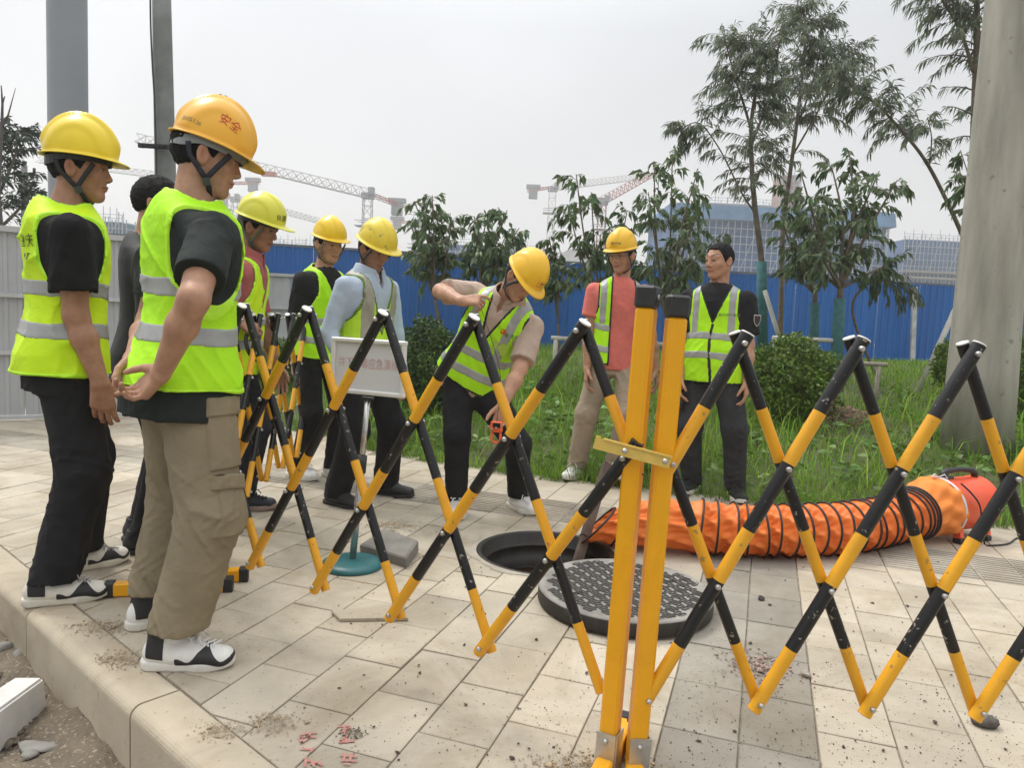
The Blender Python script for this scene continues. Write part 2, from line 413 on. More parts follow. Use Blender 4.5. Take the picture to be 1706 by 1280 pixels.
# ------------------------------------------------------------------ people
def fwd(az): return A3(math.sin(R(az)), math.cos(R(az)), 0)
UP = A3(0, 0, 1)
EYE = A3(0.0775, 0.0315, 0.010)
def head_sdf(q):
    y = np.abs(q[:, 1]); qa = q.copy(); qa[:, 1] = y
    d = ell(q, (-0.012, 0, 0.03), (0.098, 0.076, 0.088))
    d = smin(d, ell(q, (0.028, 0, -0.028), (0.066, 0.061, 0.084)), 0.03)
    d = smin(d, rcone(qa, (-0.012, 0.047, -0.050), (0.058, 0.014, -0.094), 0.021, 0.018), 0.03)
    d = smin(d, sph(q, (0.071, 0, -0.095), 0.019), 0.02)
    d = smin(d, sph(qa, (0.056, 0.043, -0.020), 0.022), 0.022)
    d = smin(d, rcone(qa, (0.083, 0.0, 0.036), (0.070, 0.046, 0.033), 0.012, 0.010), 0.016)
    d = smax(d, -sph(qa, (0.103, 0.033, 0.010), 0.0165), 0.012)
    d = smin(d, sph(qa, EYE, 0.0125), 0.003)
    d = smin(d, rcone(qa, (0.0905, 0.020, 0.0165), (0.081, 0.044, 0.0155), 0.0042, 0.0042), 0.004)     # upper lids
    d = smin(d, rcone(q, (0.087, 0, 0.016), (0.1055, 0, -0.023), 0.0075, 0.0110), 0.012)
    d = smin(d, sph(qa, (0.099, 0.0125, -0.027), 0.0085), 0.007)
    d = smin(d, ell(q, (0.090, 0, -0.0535), (0.012, 0.024, 0.0058)), 0.006)
    d = smin(d, ell(q, (0.087, 0, -0.0650), (0.012, 0.020, 0.0068)), 0.006)
    # ears
    qe = qa - f32([-0.012, 0.078, -0.004]); c, s = f32(math.cos(0.35)), f32(math.sin(0.35))
    qe = np.stack([qe[:, 0] * c - qe[:, 1] * s, qe[:, 0] * s + qe[:, 1] * c, qe[:, 2] + 0.25 * qe[:, 0]], 1)
    qe[:, 1] -= 0.003; e = ell(qe, (0, 0, 0), (0.021, 0.0105, 0.034)); e = smax(e, -ell(qe, (0.004, 0.010, 0.003), (0.012, 0.008, 0.021)), 0.004)
    return smin(d, e, 0.008)
def head_colors(q, skin, dark=(0.03, 0.022, 0.02)):
    n = len(q); c = np.ones((n, 4), f32); y = np.abs(q[:, 1])
    def mix(mask, col):
        m = np.clip(mask, 0, 1)[:, None]; c[:, :3] = c[:, :3] * (1 - m) + np.array(col, f32) * m
    # multiplied onto the skin tone
    lip = (1 - smooth(0.018, 0.026, y)) * (1 - smooth(0.009, 0.014, np.abs(q[:, 2] + 0.0585))) * smooth(0.078, 0.086, q[:, 0]); mix(lip * 0.6, (0.88, 0.62, 0.62))
    ml = (1 - smooth(0.020, 0.026, y)) * (1 - smooth(0.0012, 0.0028, np.abs(q[:, 2] + 0.0592))) * smooth(0.074, 0.08, q[:, 0]); mix(ml * 0.8, (0.3, 0.16, 0.15))
    bz = 0.039 + 0.012 * np.clip((y - 0.012) / 0.04, 0, 1) - 0.30 * np.clip(y - 0.042, 0, 1)
    br = smooth(0.010, 0.016, y) * (1 - smooth(0.046, 0.054, y)) * (1 - smooth(0.0035, 0.0065, np.abs(q[:, 2] - bz))) * smooth(0.05, 0.06, q[:, 0]); mix(br * 0.9, (0.09, 0.08, 0.09))
    de = np.linalg.norm(np.stack([q[:, 0], y, q[:, 2]], 1) - EYE, axis=1)
    ey = (1 - smooth(0.0128, 0.0142, de)) * (1 - smooth(0.004, 0.006, np.abs(q[:, 2] - 0.008))); mix(ey, (0.95, 1.15, 1.35))
    ir = ey * (1 - smooth(0.005, 0.0062, np.abs(y - 0.0315))); mix(ir, (0.06, 0.05, 0.06))
    la = (1 - smooth(0.0015, 0.003, np.abs(q[:, 2] - 0.0125))) * smooth(0.014, 0.018, y) * (1 - smooth(0.044, 0.047, y)) * smooth(0.078, 0.083, q[:, 0]); mix(la * 0.8, (0.12, 0.1, 0.1))
    no = (1 - smooth(0.003, 0.005, np.sqrt((q[:, 0] - 0.103) ** 2 + (y - 0.008) ** 2))) * (1 - smooth(-0.033, -0.030, q[:, 2])) * smooth(-0.045, -0.04, q[:, 2]); mix(no * 0.7, (0.2, 0.12, 0.1))
    ck = (1 - smooth(0.0, 0.03, np.linalg.norm(np.stack([q[:, 0] - 0.06, y - 0.045, q[:, 2] + 0.02], 1), axis=1))); mix(ck * 0.35, (1.08, 0.85, 0.82))
    rd = smooth(0.072, 0.085, y) * (1 - smooth(0.0, 0.05, np.abs(q[:, 2]))); mix(rd * 0.4, (1.05, 0.82, 0.8))
    return c

SHOES = {}
def shoe_parts(style):
    """shoe in its own axes: x to the toe, y to the left, z up, origin under the ankle"""
    if style in SHOES: return SHOES[style]
    st = dict(hi=0.0, th=0.030, upper=mat('shoe_white', (0.72, 0.71, 0.68), 0.55, 0.08, 20), sole=mat('sole_white', (0.66, 0.64, 0.58), 0.6, 0.1, 15), patch=None, tongue=None, lace=mat('lace_white', (0.7, 0.69, 0.68), 0.8))
    blk = mat('shoe_black', (0.018, 0.018, 0.02), 0.6, 0.2, 20, bump=0.2, bscale=400); grn = mat('sole_grey', (0.20, 0.21, 0.19), 0.7)
    if style == 'high': st.update(hi=0.022, patch=blk, heel=True)
    if style == 'court': st.update(patch=blk, heel=True, sole=mat('sole_cream', (0.62, 0.59, 0.50), 0.6, 0.15, 15), upper=mat('shoe_cream', (0.70, 0.68, 0.61), 0.55, 0.1, 20), lace=mat('lace_grey', (0.45, 0.43, 0.40), 0.8))
    if style == 'dark': st.update(upper=blk, lace=mat('lace_black', (0.03, 0.03, 0.03), 0.8), sole=mat('sole_grey2', (0.30, 0.29, 0.27), 0.7))
    if style == 'slip': st.update(upper=blk, lace=None, th=0.022, sole=mat('sole_black', (0.02, 0.02, 0.02), 0.6))
    if style == 'navy': st.update(upper=mat('shoe_navy', (0.02, 0.022, 0.032), 0.7, 0.2, 30), lace=mat('lace_black', (0.03, 0.03, 0.03), 0.8), sole=mat('sole_brown', (0.24, 0.18, 0.14), 0.7))
    if style == 'trainer': st.update(upper=mat('shoe_black2', (0.02, 0.02, 0.021), 0.8, 0.2, 30), lace=mat('lace_black', (0.03, 0.03, 0.03), 0.8), sole=mat('sole_white', (0.66, 0.64, 0.58), 0.6, 0.1, 15), tongue=None)
    hi = st['hi']; th = st['th']
    def upper(P, off=0.0):
        Q = P.copy(); Q[:, 1] = Q[:, 1] * (1 + 0.15 * smooth(0.0, -0.06, P[:, 0]))
        d = rcone(Q, (-0.052, 0, 0.048), (0.045, 0.002, 0.055), 0.040, 0.043)
        Q2 = P * f32([1, 0.86, 1.25]); d = smin(d, rcone(Q2, (0.02, 0.002, 0.060), (0.150, 0.010, 0.045), 0.046, 0.038), 0.02)
        d = smin(d, rcone(P, (-0.022, 0, 0.06), (-0.034, 0, 0.105 + hi), 0.043, 0.041), 0.03)
        d = smin(d, rcone(P, (0.02, 0, 0.09), (0.03, 0, 0.11 + hi), 0.018, 0.014), 0.02) if st['lace'] else d
        d = d - f32(off)
        d = smax(d, P[:, 2] - (0.108 + hi - 0.10 * (P[:, 0] + 0.03)) * 1.0 if not st['lace'] else P[:, 2] - (0.102 + hi), 0.006)
        d = smax(d, 0.012 - P[:, 2], 0.004)
        return smax(d, -(rcone(P, (-0.03, 0, 0.085 + hi), (-0.034, 0, 0.14 + hi), 0.030, 0.034)), 0.006)
    def sole(P):
        P2 = P.copy(); P2[:, 2] = 0
        d2 = smin(rcone(P2, (-0.055, 0, 0), (0.10, 0.004, 0), 0.0425, 0.050), rcone(P2, (0.10, 0.004, 0), (0.152, 0.010, 0), 0.050, 0.040), 0.02)
        toe = 0.018 * smooth(0.12, 0.20, P[:, 0]) ** 1.0
        return smax(smax(d2, P[:, 2] - th - toe * 0.6, 0.006), toe * 0.7 - P[:, 2], 0.006)
    h = 0.0042; res = []
    lo, hi_ = (-0.115, -0.075, -0.004), (0.215, 0.075, 0.14 + hi)
    res.append(('upper', mesh_np('shoe_upper', *surfnet(lambda P: upper(P), lo, hi_, h)), st['upper']))
    res.append(('sole', mesh_np('shoe_sole', *surfnet(sole, lo, (0.215, 0.075, 0.06), h)), st['sole']))
    if st['patch']:
        def pt(P): return smax(upper(P, 0.0025), smax(P[:, 2] - (0.040 + 0.026 * smooth(0.05, 0.09, P[:, 0]) - 0.020 * smooth(0.10, 0.16, P[:, 0]) + 0.009 * np.sin(P[:, 0] * 70)), 0.018 - P[:, 0], 0.004), 0.002)
        res.append(('toe_guard', mesh_np('shoe_guard', *surfnet(pt, lo, hi_, h, 0)), st['patch']))
        def hp(P): return smax(upper(P, 0.0025), smax(np.abs(P[:, 0] + 0.045) - 0.030, np.abs(P[:, 2] - (0.062 + hi)) - (0.022 + hi), 0.006), 0.002)
        res.append(('heel_panel', mesh_np('shoe_heel', *surfnet(hp, lo, hi_, h, 0)), st['patch']))
    if st['lace']:
        mb = MB()
        def top(x, y):
            z = np.linspace(0.03, 0.13 + hi, 60); P = np.stack([np.full(60, x), np.full(60, y), z], 1).astype(f32); d = upper(P)
            k = np.where(d < 0)[0]; return float(z[k[-1]]) if len(k) else 0.06
        for i in range(5):
            x = 0.055 + 0.017 * i; pts = [(x + 0.006 * sgn_, yy, top(x, yy) + 0.003) for sgn_, yy in ((-1, -0.024), (0, -0.01), (0, 0.01), (1, 0.024))]
            mb.tube(pts, 0.0032, 5); mb.tube([(p[0] + (0.012 if k > 1 else -0.006), -p[1], p[2] + 0.001) for k, p in enumerate(pts)], 0.0032, 5)
        for sg in (-1, 1):
            x0 = 0.052; z0 = top(x0, 0) + 0.006
            mb.tube([(x0, 0, z0), (x0 - 0.01, sg * 0.02, z0 + 0.014), (x0 + 0.012, sg * 0.038, z0 + 0.002), (x0 + 0.015, sg * 0.02, z0), (x0, 0, z0)], 0.003, 5)
            mb.tube([(x0, 0, z0), (x0 + 0.03, sg * 0.022, z0 + 0.006), (x0 + 0.045, sg * 0.04, z0 - 0.02)], 0.003, 5)
        res.append(('lace', mb.mesh('shoe_lace'), st['lace']))
    SHOES[style] = res
    return res
def place_shoe(parent, origin, pos, az, style, mirror=False, label=None, pitch=0.0):
    t = obj('shoe', None, None, parent, np.asarray(pos) - origin); t.rotation_euler = (0, -pitch, R(90 - az))
    if mirror: t.scale = (1, -1, 1)
    first = None
    for k, (nm, me, m) in enumerate(shoe_parts(style)):
        obj(nm, me, m, t)
    return t

def helmet_surface(dirs, rad, ridge=0.006):
    """point on the shell in direction dirs (n,3) from the dome centre"""
    r = 1.0 / np.sqrt(((dirs / rad) ** 2).sum(1))
    y = np.abs(dirs[:, 1] * r); z = dirs[:, 2]
    bump = ridge * (1 - smooth(0.020, 0.030, y)) * smooth(0.05, 0.45, z)
    step = 0.0055 * smooth(0.0, 0.12, z - 0.25 + 0.35 * np.abs(dirs[:, 0])) * (1 - smooth(0.075, 0.085, y))
    return dirs * (r + bump + step)[:, None]
def helmet_mesh(rad, peak=0.055, flare=0.014, ridge=0.006, droop=0.12):
    nt_, nz = 72, 22
    V = []; F = []
    th = np.arange(nt_) * 2 * math.pi / nt_
    rows = []
    for i in range(nz):
        el = math.pi / 2 * (1 - i / (nz - 1)) if i < nz else 0
        el = max(el, 0.0)
        d = np.stack([np.cos(th) * math.cos(el), np.sin(th) * math.cos(el), np.full(nt_, math.sin(el))], 1)
        if i == 0: d[:, :] = (0, 0, 1)
        rows.append(helmet_surface(d, rad, ridge))
    base = rows[-1]
    cs = np.cos(th); pk = flare + peak * np.clip(cs, 0, 1) ** 1.6
    out_ = np.stack([np.cos(th), np.sin(th), np.zeros(nt_)], 1)
    dz = -droop * np.clip(cs, 0, 1) ** 1.5
    for f in (0.35, 0.7, 1.0):
        r_ = base + out_ * (pk * f)[:, None]; r_[:, 2] += dz * pk * f * 2.2 - 0.006 * f; rows.append(r_)
    e = rows[-1].copy(); e[:, 2] -= 0.004; rows.append(e)
    e2 = base * 0.975; e2[:, 2] -= 0.008; e2 += out_ * 0.001; rows.append(e2)
    for i in range(nz - 2, -1, -1): rows.append(rows[i] * 0.97)
    V = np.concatenate(rows); nr = len(rows)
    a = np.arange(nr - 1)[:, None] * nt_ + np.arange(nt_)[None]; b = np.arange(nr - 1)[:, None] * nt_ + (np.arange(nt_)[None] + 1) % nt_
    Q = np.stack([a, a + nt_, b + nt_, b], -1).reshape(-1, 4)
    me = mesh_np('helmet_shell', V, Q); fix_normals(me); me.polygons.foreach_set('use_smooth', np.ones(len(me.polygons), bool))
    return me

TU_ = np.array([-0.16, 0.0, 0.09, 0.17, 0.27, 0.36, 0.44, 0.50, 0.56, 0.62])
TW = np.array([0.176, 0.172, 0.160, 0.154, 0.164, 0.177, 0.182, 0.176, 0.160, 0.14])
TD = np.array([0.118, 0.120, 0.110, 0.106, 0.112, 0.120, 0.122, 0.112, 0.088, 0.07])
TC = np.array([-0.012, -0.012, -0.002, 0.004, 0.006, 0.004, 0.000, -0.006, -0.012, -0.012])
ST = dict()
PEOPLE = []
class Person:
    def __init__(s, name_label, S=1.73, loc=(0, 0), az=0, lean=4, leanlat=0, build=1.0, belly=0.0, feet=None, head=(0, 5, 0), headshift=(0.03, 0, 0),
                 arms=None, skin=(0.46, 0.27, 0.18), pelvis=None, neck=None, headc=None, headF=None, headU=None, vox=0.006, pz=0.525, Lax=None):
        s.label = name_label; s.S = S; k = s.k = S / 1.75; s.loc = A3(loc[0], loc[1], 0); skin = (skin[0] * 1.0, skin[1] * 0.92, skin[2] * 0.87); s.skin = skin; s.b = build; s.belly = belly; s.vox = vox
        F0 = fwd(az); L0 = A3(-F0[1], F0[0], 0)
        s.Pv = A3(loc[0], loc[1], pz * S) if pelvis is None else np.asarray(pelvis, float)
        T = 0.541 * k; s.T = T
        if neck is None:
            U = nrm(UP + F0 * math.tan(R(lean)) + L0 * math.tan(R(leanlat))); s.Nk = s.Pv + U * T
        else: s.Nk = np.asarray(neck, float)
        s.U = nrm(s.Nk - s.Pv); s.T = np.linalg.norm(s.Nk - s.Pv)
        L = L0 if Lax is None else np.asarray(Lax, float)
        s.L = nrm(L - s.U * (L @ s.U)); s.F = np.cross(s.L, s.U)
        s.Rm = np.stack([s.F, s.L, s.U]).astype(f32)
        # head frame
        if headF is None:
            hf = fwd(az + head[0]); hp = R(head[1]); hl = A3(-hf[1], hf[0], 0)
            s.hF = hf * math.cos(hp) - UP * math.sin(hp); s.hU = hf * math.sin(hp) + UP * math.cos(hp)
            rr = rotmat(s.hF, R(head[2])); s.hU = rr @ s.hU
        else:
            s.hF = nrm(headF); s.hU = np.asarray(headU, float)
        s.hU = nrm(s.hU - s.hF * (s.hU @ s.hF)); s.hL = np.cross(s.hU, s.hF)
        s.hk = 0.98 * (0.5 + 0.5 * k)
        if headc is None:
            s.Hc = s.Nk + UP * 0.162 * k + F0 * headshift[0] + L0 * headshift[1]
            s.Hc = s.Hc + UP * headshift[2]
        else: s.Hc = np.asarray(headc, float)
        s.hR = np.stack([s.hF, s.hL, s.hU]).astype(f32)
        # shoulders
        s.sh = {}
        for sd_, sg in (('R', -1), ('L', 1)):
            s.sh[sd_] = s.Nk - s.U * 0.093 * k + s.L * sg * 0.185 * k * build - s.F * 0.008
        s.arm = {}
        ua, fa = 0.298 * k, 0.255 * k
        for sd_, sg in (('R', -1), ('L', 1)):
            a = dict(wr=None, hint=-s.F * 0.8 + s.L * sg * 0.5, hd=None, pn=-s.L * sg, th=s.F, curl=(0.35, 0.45, 0.3), out=0.09, fw=0.05)
            a.update((arms or {}).get(sd_, {}))
            wr = a['wr'] if a['wr'] is not None else s.sh[sd_] - UP * 0.535 * k + s.L * sg * a['out'] + s.F * a['fw']
            hint = a['hint'] if a.get('elb') is None else a['elb'] - (s.sh[sd_] + wr) / 2
            el, wr = ik(s.sh[sd_], wr, ua, fa, hint)
            a['el'] = el; a['wr'] = wr
            if a['hd'] is None: a['hd'] = nrm(nrm(wr - el) * 0.8 - UP * 0.35)
            a['prims'] = hand_prims(wr, a['hd'], a['pn'], a['th'], a['curl'], s=k * 0.97 * (1.03 if build >= 1 else 1.0), thumb=a.get('thumb', (0.35, 0.25)))
            s.arm[sd_] = a
        # legs
        s.leg = {}
        if feet is None: feet = [(loc[0] - L0[0] * 0.11, loc[1] - L0[1] * 0.11, az + 8), (loc[0] + L0[0] * 0.11, loc[1] + L0[1] * 0.11, az - 8)]
        for (sd_, sg), ft in zip((('R', -1), ('L', 1)), feet):
            hip = s.Pv + s.L * sg * 0.088 * k * build - UP * 0.02
            z0 = ft[3] if len(ft) > 3 else 0.0
            an = A3(ft[0], ft[1], z0 + 0.09)
            kn, an = ik(hip, an, 0.425 * k, 0.405 * k, fwd(ft[2]) + s.L * sg * 0.12)
            s.leg[sd_] = dict(hip=hip, kn=kn, an=an, az=ft[2], foot=A3(ft[0], ft[1], z0))
        PEOPLE.append(s)
    # ---- fields
    def q(s, P): return (P - s.Pv.astype(f32)) @ s.Rm.T
    def torso(s, P, off=0.0, n=2.4, hem=0.0, belly=True, q=None, lo=-0.2):
        q = s.q(P) if q is None else q
        k = s.k; u = q[:, 2] / (s.T / 0.553); kk = k * s.b
        o = off + (hem * smooth(0.25, -0.1, u) if hem else 0)
        w_ = np.interp(u, TU_, TW) * kk + o; d_ = np.interp(u, TU_, TD) * kk + o; c_ = np.interp(u, TU_, TC) * k
        if s.belly:
            bl = s.belly * np.exp(-((u - 0.12) / 0.13) ** 2); d_ = d_ + bl * 0.5; c_ = c_ + bl * 0.5; w_ = w_ + bl * 0.3
        x = np.abs(q[:, 1]) / w_; y = np.abs(q[:, 0] - c_) / d_
        K = (x ** n + y ** n + 1e-9) ** (1 / n)
        g = np.sqrt((x ** (n - 1) / w_) ** 2 + (y ** (n - 1) / d_) ** 2) * K ** (1 - n) + 1e-6
        dd = (K - 1) / g
        dd = np.clip(dd, -0.2, 5)
        sl_ = np.interp(np.abs(q[:, 1]) / (k * s.b), [0, 0.05, 0.10, 0.14, 0.17, 0.20, 0.25, 0.3], [0.035, 0.018, -0.020, -0.045, -0.070, -0.108, -0.18, -0.26]) * k
        top = (q[:, 2] - (s.T + sl_) - off) * 0.88
        dd = smax(dd, top, 0.05)
        return np.maximum(dd, (lo * k - q[:, 2])).astype(f32)
    def neck(s, P, r=0.0):
        a = s.Nk - s.F * 0.012 - s.U * 0.05; b = s.Hc - s.hU * 0.055 * s.hk - s.hF * 0.018
        return rcone(P, a, b, (0.062 + r) * (0.55 + 0.45 * s.b), (0.056 + r) * (0.55 + 0.45 * s.b))
    def armf(s, P, sd_, r=1.0, off=0.0):
        a = s.arm[sd_]; k = s.k * (0.6 + 0.4 * s.b); sh, el, wr = s.sh[sd_], a['el'], a['wr']
        d = rcone(P, sh, el, 0.053 * k + off, 0.041 * k + off)
        m = el + (wr - el) * 0.35
        d = smin(d, rcone(P, el, m, 0.040 * k + off, 0.042 * k + off), 0.02)
        return smin(d, rcone(P, m, wr, 0.042 * k + off, 0.0275 * k + off), 0.02)
    def body_f(s, P):
        d = s.torso(P, -0.016, lo=-0.05)
        d = smin(d, s.neck(P), 0.03)
        hq = ((P - s.Hc.astype(f32)) @ s.hR.T) / f32(s.hk)
        near = (np.abs(hq) < 0.26).all(1); dh = np.linalg.norm(hq, axis=1) - 0.12
        if near.any(): dh[near] = head_sdf(hq[near])
        d = smin(d, dh.astype(f32) * f32(s.hk), 0.018)
        for sd_ in 'RL':
            a = s.arm[sd_]
            d = smin(d, s.armf(P, sd_), 0.02)
            wr = (a['wr'] + nrm(a['hd']) * 0.09).astype(f32); dist = np.linalg.norm(P - wr, axis=1); nr_ = dist < 0.24
            if nr_.any():
                Q = P[nr_]; h = None; palm = None
                for i, (p0, p1, ra, rb) in enumerate(a['prims']):
                    c = rcone(Q, p0, p1, ra, rb)
                    h = c if h is None else smin(h, c, 0.012 if i % 4 == 0 and i < 16 else 0.004)
                d[nr_] = smin(d[nr_], h, 0.016)
        return d
    def bbox(s, pts, pad):
        p = np.array(pts); return p.min(0) - pad, p.max(0) + pad
    def skin_mesh(s):
        pts = [s.Hc + s.hU * 0.08, s.Hc, s.Hc + s.hF * 0.06, s.Nk, s.Pv - s.U * 0.12]
        for sd_ in 'RL':
            a = s.arm[sd_]; pts += [s.sh[sd_], a['el'], a['wr']] + [p[1] for p in a['prims']]
        pts += [s.Pv + s.L * 0.1, s.Pv - s.L * 0.1, s.Nk + s.F * 0.05, s.Nk - s.F * 0.05]
        lo, hi = s.bbox(pts, 0.075)
        V, Q = surfnet(s.body_f, lo, hi, s.vox * 0.78, 1)
        me = mesh_np('person_body', V - s.loc, Q)
        hq = ((V - s.Hc) @ s.hR.T.astype(float)) / s.hk
        col = head_colors(hq, s.skin)
        # fingertips, knuckles and elbows a little redder
        ca = me.color_attributes.new('tone', 'FLOAT_COLOR', 'POINT'); ca.data.foreach_set('color', col.astype(f32).ravel())
        m = mat('skin_%d' % len(PEOPLE), s.skin, 0.5, 0.16, 26, bump=0.35, bscale=150, attr='tone', sss=0.06, spec=0.4, dist=0.0015)
        s.root = obj('person', me, m, None, s.loc, label=s.label, cat='person', group=None)
        return s.root
    def part(s, name, fn, pts, pad, m, h=None, parent=None, relax=1):
        lo, hi = s.bbox(pts, pad)
        V, Q = surfnet(fn, lo, hi, h or s.vox, relax)
        if len(V) == 0: return None
        return obj(name, mesh_np(name, V - s.loc, Q), m, parent or s.root)
    def tpts(s, ulo=-0.18, uhi=None):
        uhi = s.T + 0.03 if uhi is None else uhi
        r = []
        for u in (ulo, uhi):
            for a in (-1, 1):
                for b in (-1, 1): r.append(s.Pv + s.U * u + s.L * a * 0.2 * s.b * s.k + s.F * b * (0.13 + s.belly) * s.b * s.k)
        return r
    # ---- clothes
    def shirt(s, m, sleeve=0.78, hem=-0.10, seed=1, collar=None, off=0.009, amp=0.007, loose=0.0, longsleeve=False, neckr=0.012, rsl=1.0, tamp=0.2):
        def f(P):
            q = s.q(P); d = s.torso(P, off, q=q, hem=0.012 + loose)
            d = np.maximum(d, hem * s.k - q[:, 2])
            for sd_ in 'RL':
                a = s.arm[sd_]; sh, el, wr = s.sh[sd_], a['el'], a['wr']; k = s.k * (0.6 + 0.4 * s.b)
                ax = nrm(el - sh)
                if longsleeve:
                    sl = smin(rcone(P, sh, el, 0.066 * k, 0.056 * k), rcone(P, el, wr, 0.056 * k, 0.040 * k), 0.02)
                    sl = np.maximum(sl, (P - wr.astype(f32)) @ nrm(wr - el).astype(f32) - 0.005)
                else:
                    e = sh + (el - sh) * sleeve
                    sl = rcone(P, sh, e + ax * 0.05, 0.066 * k, 0.072 * k * rsl)
                    sl = np.maximum(sl, (P - e.astype(f32)) @ ax.astype(f32))
                d = smin(d, sl, 0.035)
            fac = tamp + (1 - tamp) * np.maximum(smooth(0.155, 0.20, np.abs(q[:, 1])), smooth(-0.05, -0.10, q[:, 2]))
            d = d - (foldn(P, seed, amp, 42, (1, 1, 0.6)) - amp * 0.4) * fac.astype(f32)
            d = np.maximum(d, -s.neck(P, neckr))
            if collar is not None: d = smax(d, -np.maximum(np.abs(q[:, 1]) - 0.42 * (q[:, 2] - s.T + 0.085), 0.02 - q[:, 0]), 0.006)
            return d
        pts = s.tpts(hem * s.k - 0.02)
        for sd_ in 'RL':
            a = s.arm[sd_]; pts += [s.sh[sd_] + (a['el'] - s.sh[sd_]) * min(sleeve + 0.05, 1), s.sh[sd_]]
            if longsleeve: pts += [a['el'], a['wr']]
        o = s.part('shirt', f, pts, 0.10, m)
        if collar is not None:
            def c(P):
                q = s.q(P); n1 = s.neck(P, 0.018); u = q[:, 2] - s.T
                v = np.abs(q[:, 1]) - 0.9 * np.clip(0.045 - u, 0, 1) * (q[:, 0] > 0.01)
                d = np.abs(n1 - 0.35 * np.clip(0.05 - u, 0, 0.1)) - 0.0045
                d = np.maximum(d, np.abs(u - 0.022 + 0.35 * np.clip(q[:, 0], 0, 1)) - 0.030)
                return np.maximum(d, np.where(q[:, 0] > 0.02, 0.012 + 0.3 * (u + 0.01) * (u > 0) - np.abs(q[:, 1]), -1))
            s.part('collar', c, [s.Nk + s.F * 0.08, s.Nk - s.F * 0.08, s.Nk + s.L * 0.08, s.Nk - s.L * 0.08, s.Nk + s.U * 0.05, s.Nk - s.U * 0.05], 0.04, collar, h=0.004, parent=o)
        return o
    def vest(s, m, hem=-0.10, seed=3, bands=(0.10, 0.27), bh=0.026, vneck=None, opening=None, straps=False, piping=None, off=0.0170, flare=0.024, gray=None,
             l0=0.132, amp=0.014, strap_l=0.105, vslope=0.45, hole=(0.11, 0.165)):
        k = s.k; kb = s.k * s.b
        def carves(q):
            r = []
            c1 = (np.sqrt(((q[:, 0] + 0.002) / (hole[0] * k)) ** 2 + ((q[:, 2] - (s.T - 0.135 * k)) / (hole[1] * k)) ** 2) - 1) * 0.11
            low = smooth(s.T - 0.33 * k, s.T - 0.20 * k, q[:, 2])
            c1 = np.maximum(c1, (l0 * kb + 0.05 * (1 - low)) - np.abs(q[:, 1])); r.append(c1)
            nk = np.sqrt((q[:, 0] + 0.005) ** 2 + q[:, 1] ** 2) - 0.085 * k
            nk = np.maximum(nk, s.T - 0.03 - q[:, 2]); r.append(nk)
            if vneck is not None:
                v = np.abs(q[:, 1]) - vslope * (q[:, 2] - (s.T - vneck * k)) * 1.0
                r.append(np.maximum(np.maximum(v * 0.9, -q[:, 0] + 0.02), s.T - vneck * k - q[:, 2]))
            if opening is not None:
                a, b, b2 = opening   # left/right lateral limits of the gap (b at top, b2 at hem)
                t = np.clip(1 - q[:, 2] / s.T, 0, 1.2); hi_ = b + (b2 - b) * t
                r.append(np.maximum(np.maximum(a - q[:, 1], q[:, 1] - hi_), 0.0 - q[:, 0]))
            return r
        def base(P, o, q, fold=True):
            d = s.torso(P, off + o, q=q, hem=flare)
            if fold: d = d - (foldn(P, seed, amp, 34, (1, 1, 0.35)) - amp * 0.35) * (1 - 0.75 * smooth(s.T - 0.12, s.T - 0.02, q[:, 2])).astype(f32)
            return np.maximum(d, hem * k - q[:, 2] - 0.006 * np.sin(q[:, 1] * 21 + q[:, 0] * 17 + seed))
        def f(P):
            q = s.q(P); d = base(P, 0, q)
            for c in carves(q): d = smax(d, -c, 0.005)
            return d
        pts = s.tpts(hem * k - 0.03)
        v = s.part('vest', f, pts, 0.075, m)
        gray = gray or mat('reflective_tape', (0.34, 0.35, 0.345), 0.36, 0.10, 12, bump=0.15, bscale=300)
        def stripe(sel):
            def g(P):
                q = s.q(P); d = np.maximum(base(P, 0.0028, q), sel(q))
                for c in carves(q): d = np.maximum(d, -c)
                return d
            return g
        for b in bands:
            s.part('reflective_stripe', stripe(lambda q, b=b: np.abs(q[:, 2] - b * k + 0.012 * np.sin(q[:, 1] * 9 + q[:, 0] * 7 + seed)) - bh), s.tpts(b * k - 0.06, b * k + 0.06), 0.075, gray, parent=v, relax=0)
        if straps:
            lo_b = max(bands) * k + bh
            for sg in (-1, 1):
                s.part('reflective_stripe', stripe(lambda q, sg=sg: np.maximum(np.abs(q[:, 1] - sg * strap_l * kb) - bh * 0.95, lo_b - q[:, 2])), s.tpts(lo_b - 0.03), 0.075, gray, parent=v, relax=0)
        if piping is not None:
            def p(P):
                q = s.q(P); d = base(P, 0.0022, q); cs = carves(q)
                e = np.abs(cs[0]); allc = -cs[0]
                for c in cs[1:]: e = np.minimum(e, np.abs(c)); allc = np.maximum(allc, -c)
                e = np.minimum(e, np.abs(q[:, 2] - hem * k - 0.004)); 
                return np.maximum(np.maximum(d, e - 0.0075), allc - 0.004)
            o_ = s.part('piping', p, pts, 0.075, piping, parent=v, relax=0)
            if o_: o_['kind'] = 'stuff'
        s.vest_field = lambda P: base(P, 0.0045, s.q(P))
        s.vest_obj = v
        return v
    def surf_point(s, l, u, side=1, field=None):
        """front (+1) or back (-1) surface of the vest at lateral l and height u (arrays)"""
        t = np.linspace(-0.02, 0.32, 120); fld = field or s.vest_field
        out_ = []
        for a, b in zip(l, u):
            P = (s.Pv + s.U * b + s.L * a + s.F * (side * t)[:, None]).astype(f32); d = fld(P)
            i = np.where(d < 0)[0]; x = t[i[-1]] if len(i) else 0.12
            out_.append(s.Pv + s.U * b + s.L * a + s.F * side * (x + 0.001))
        return np.array(out_)
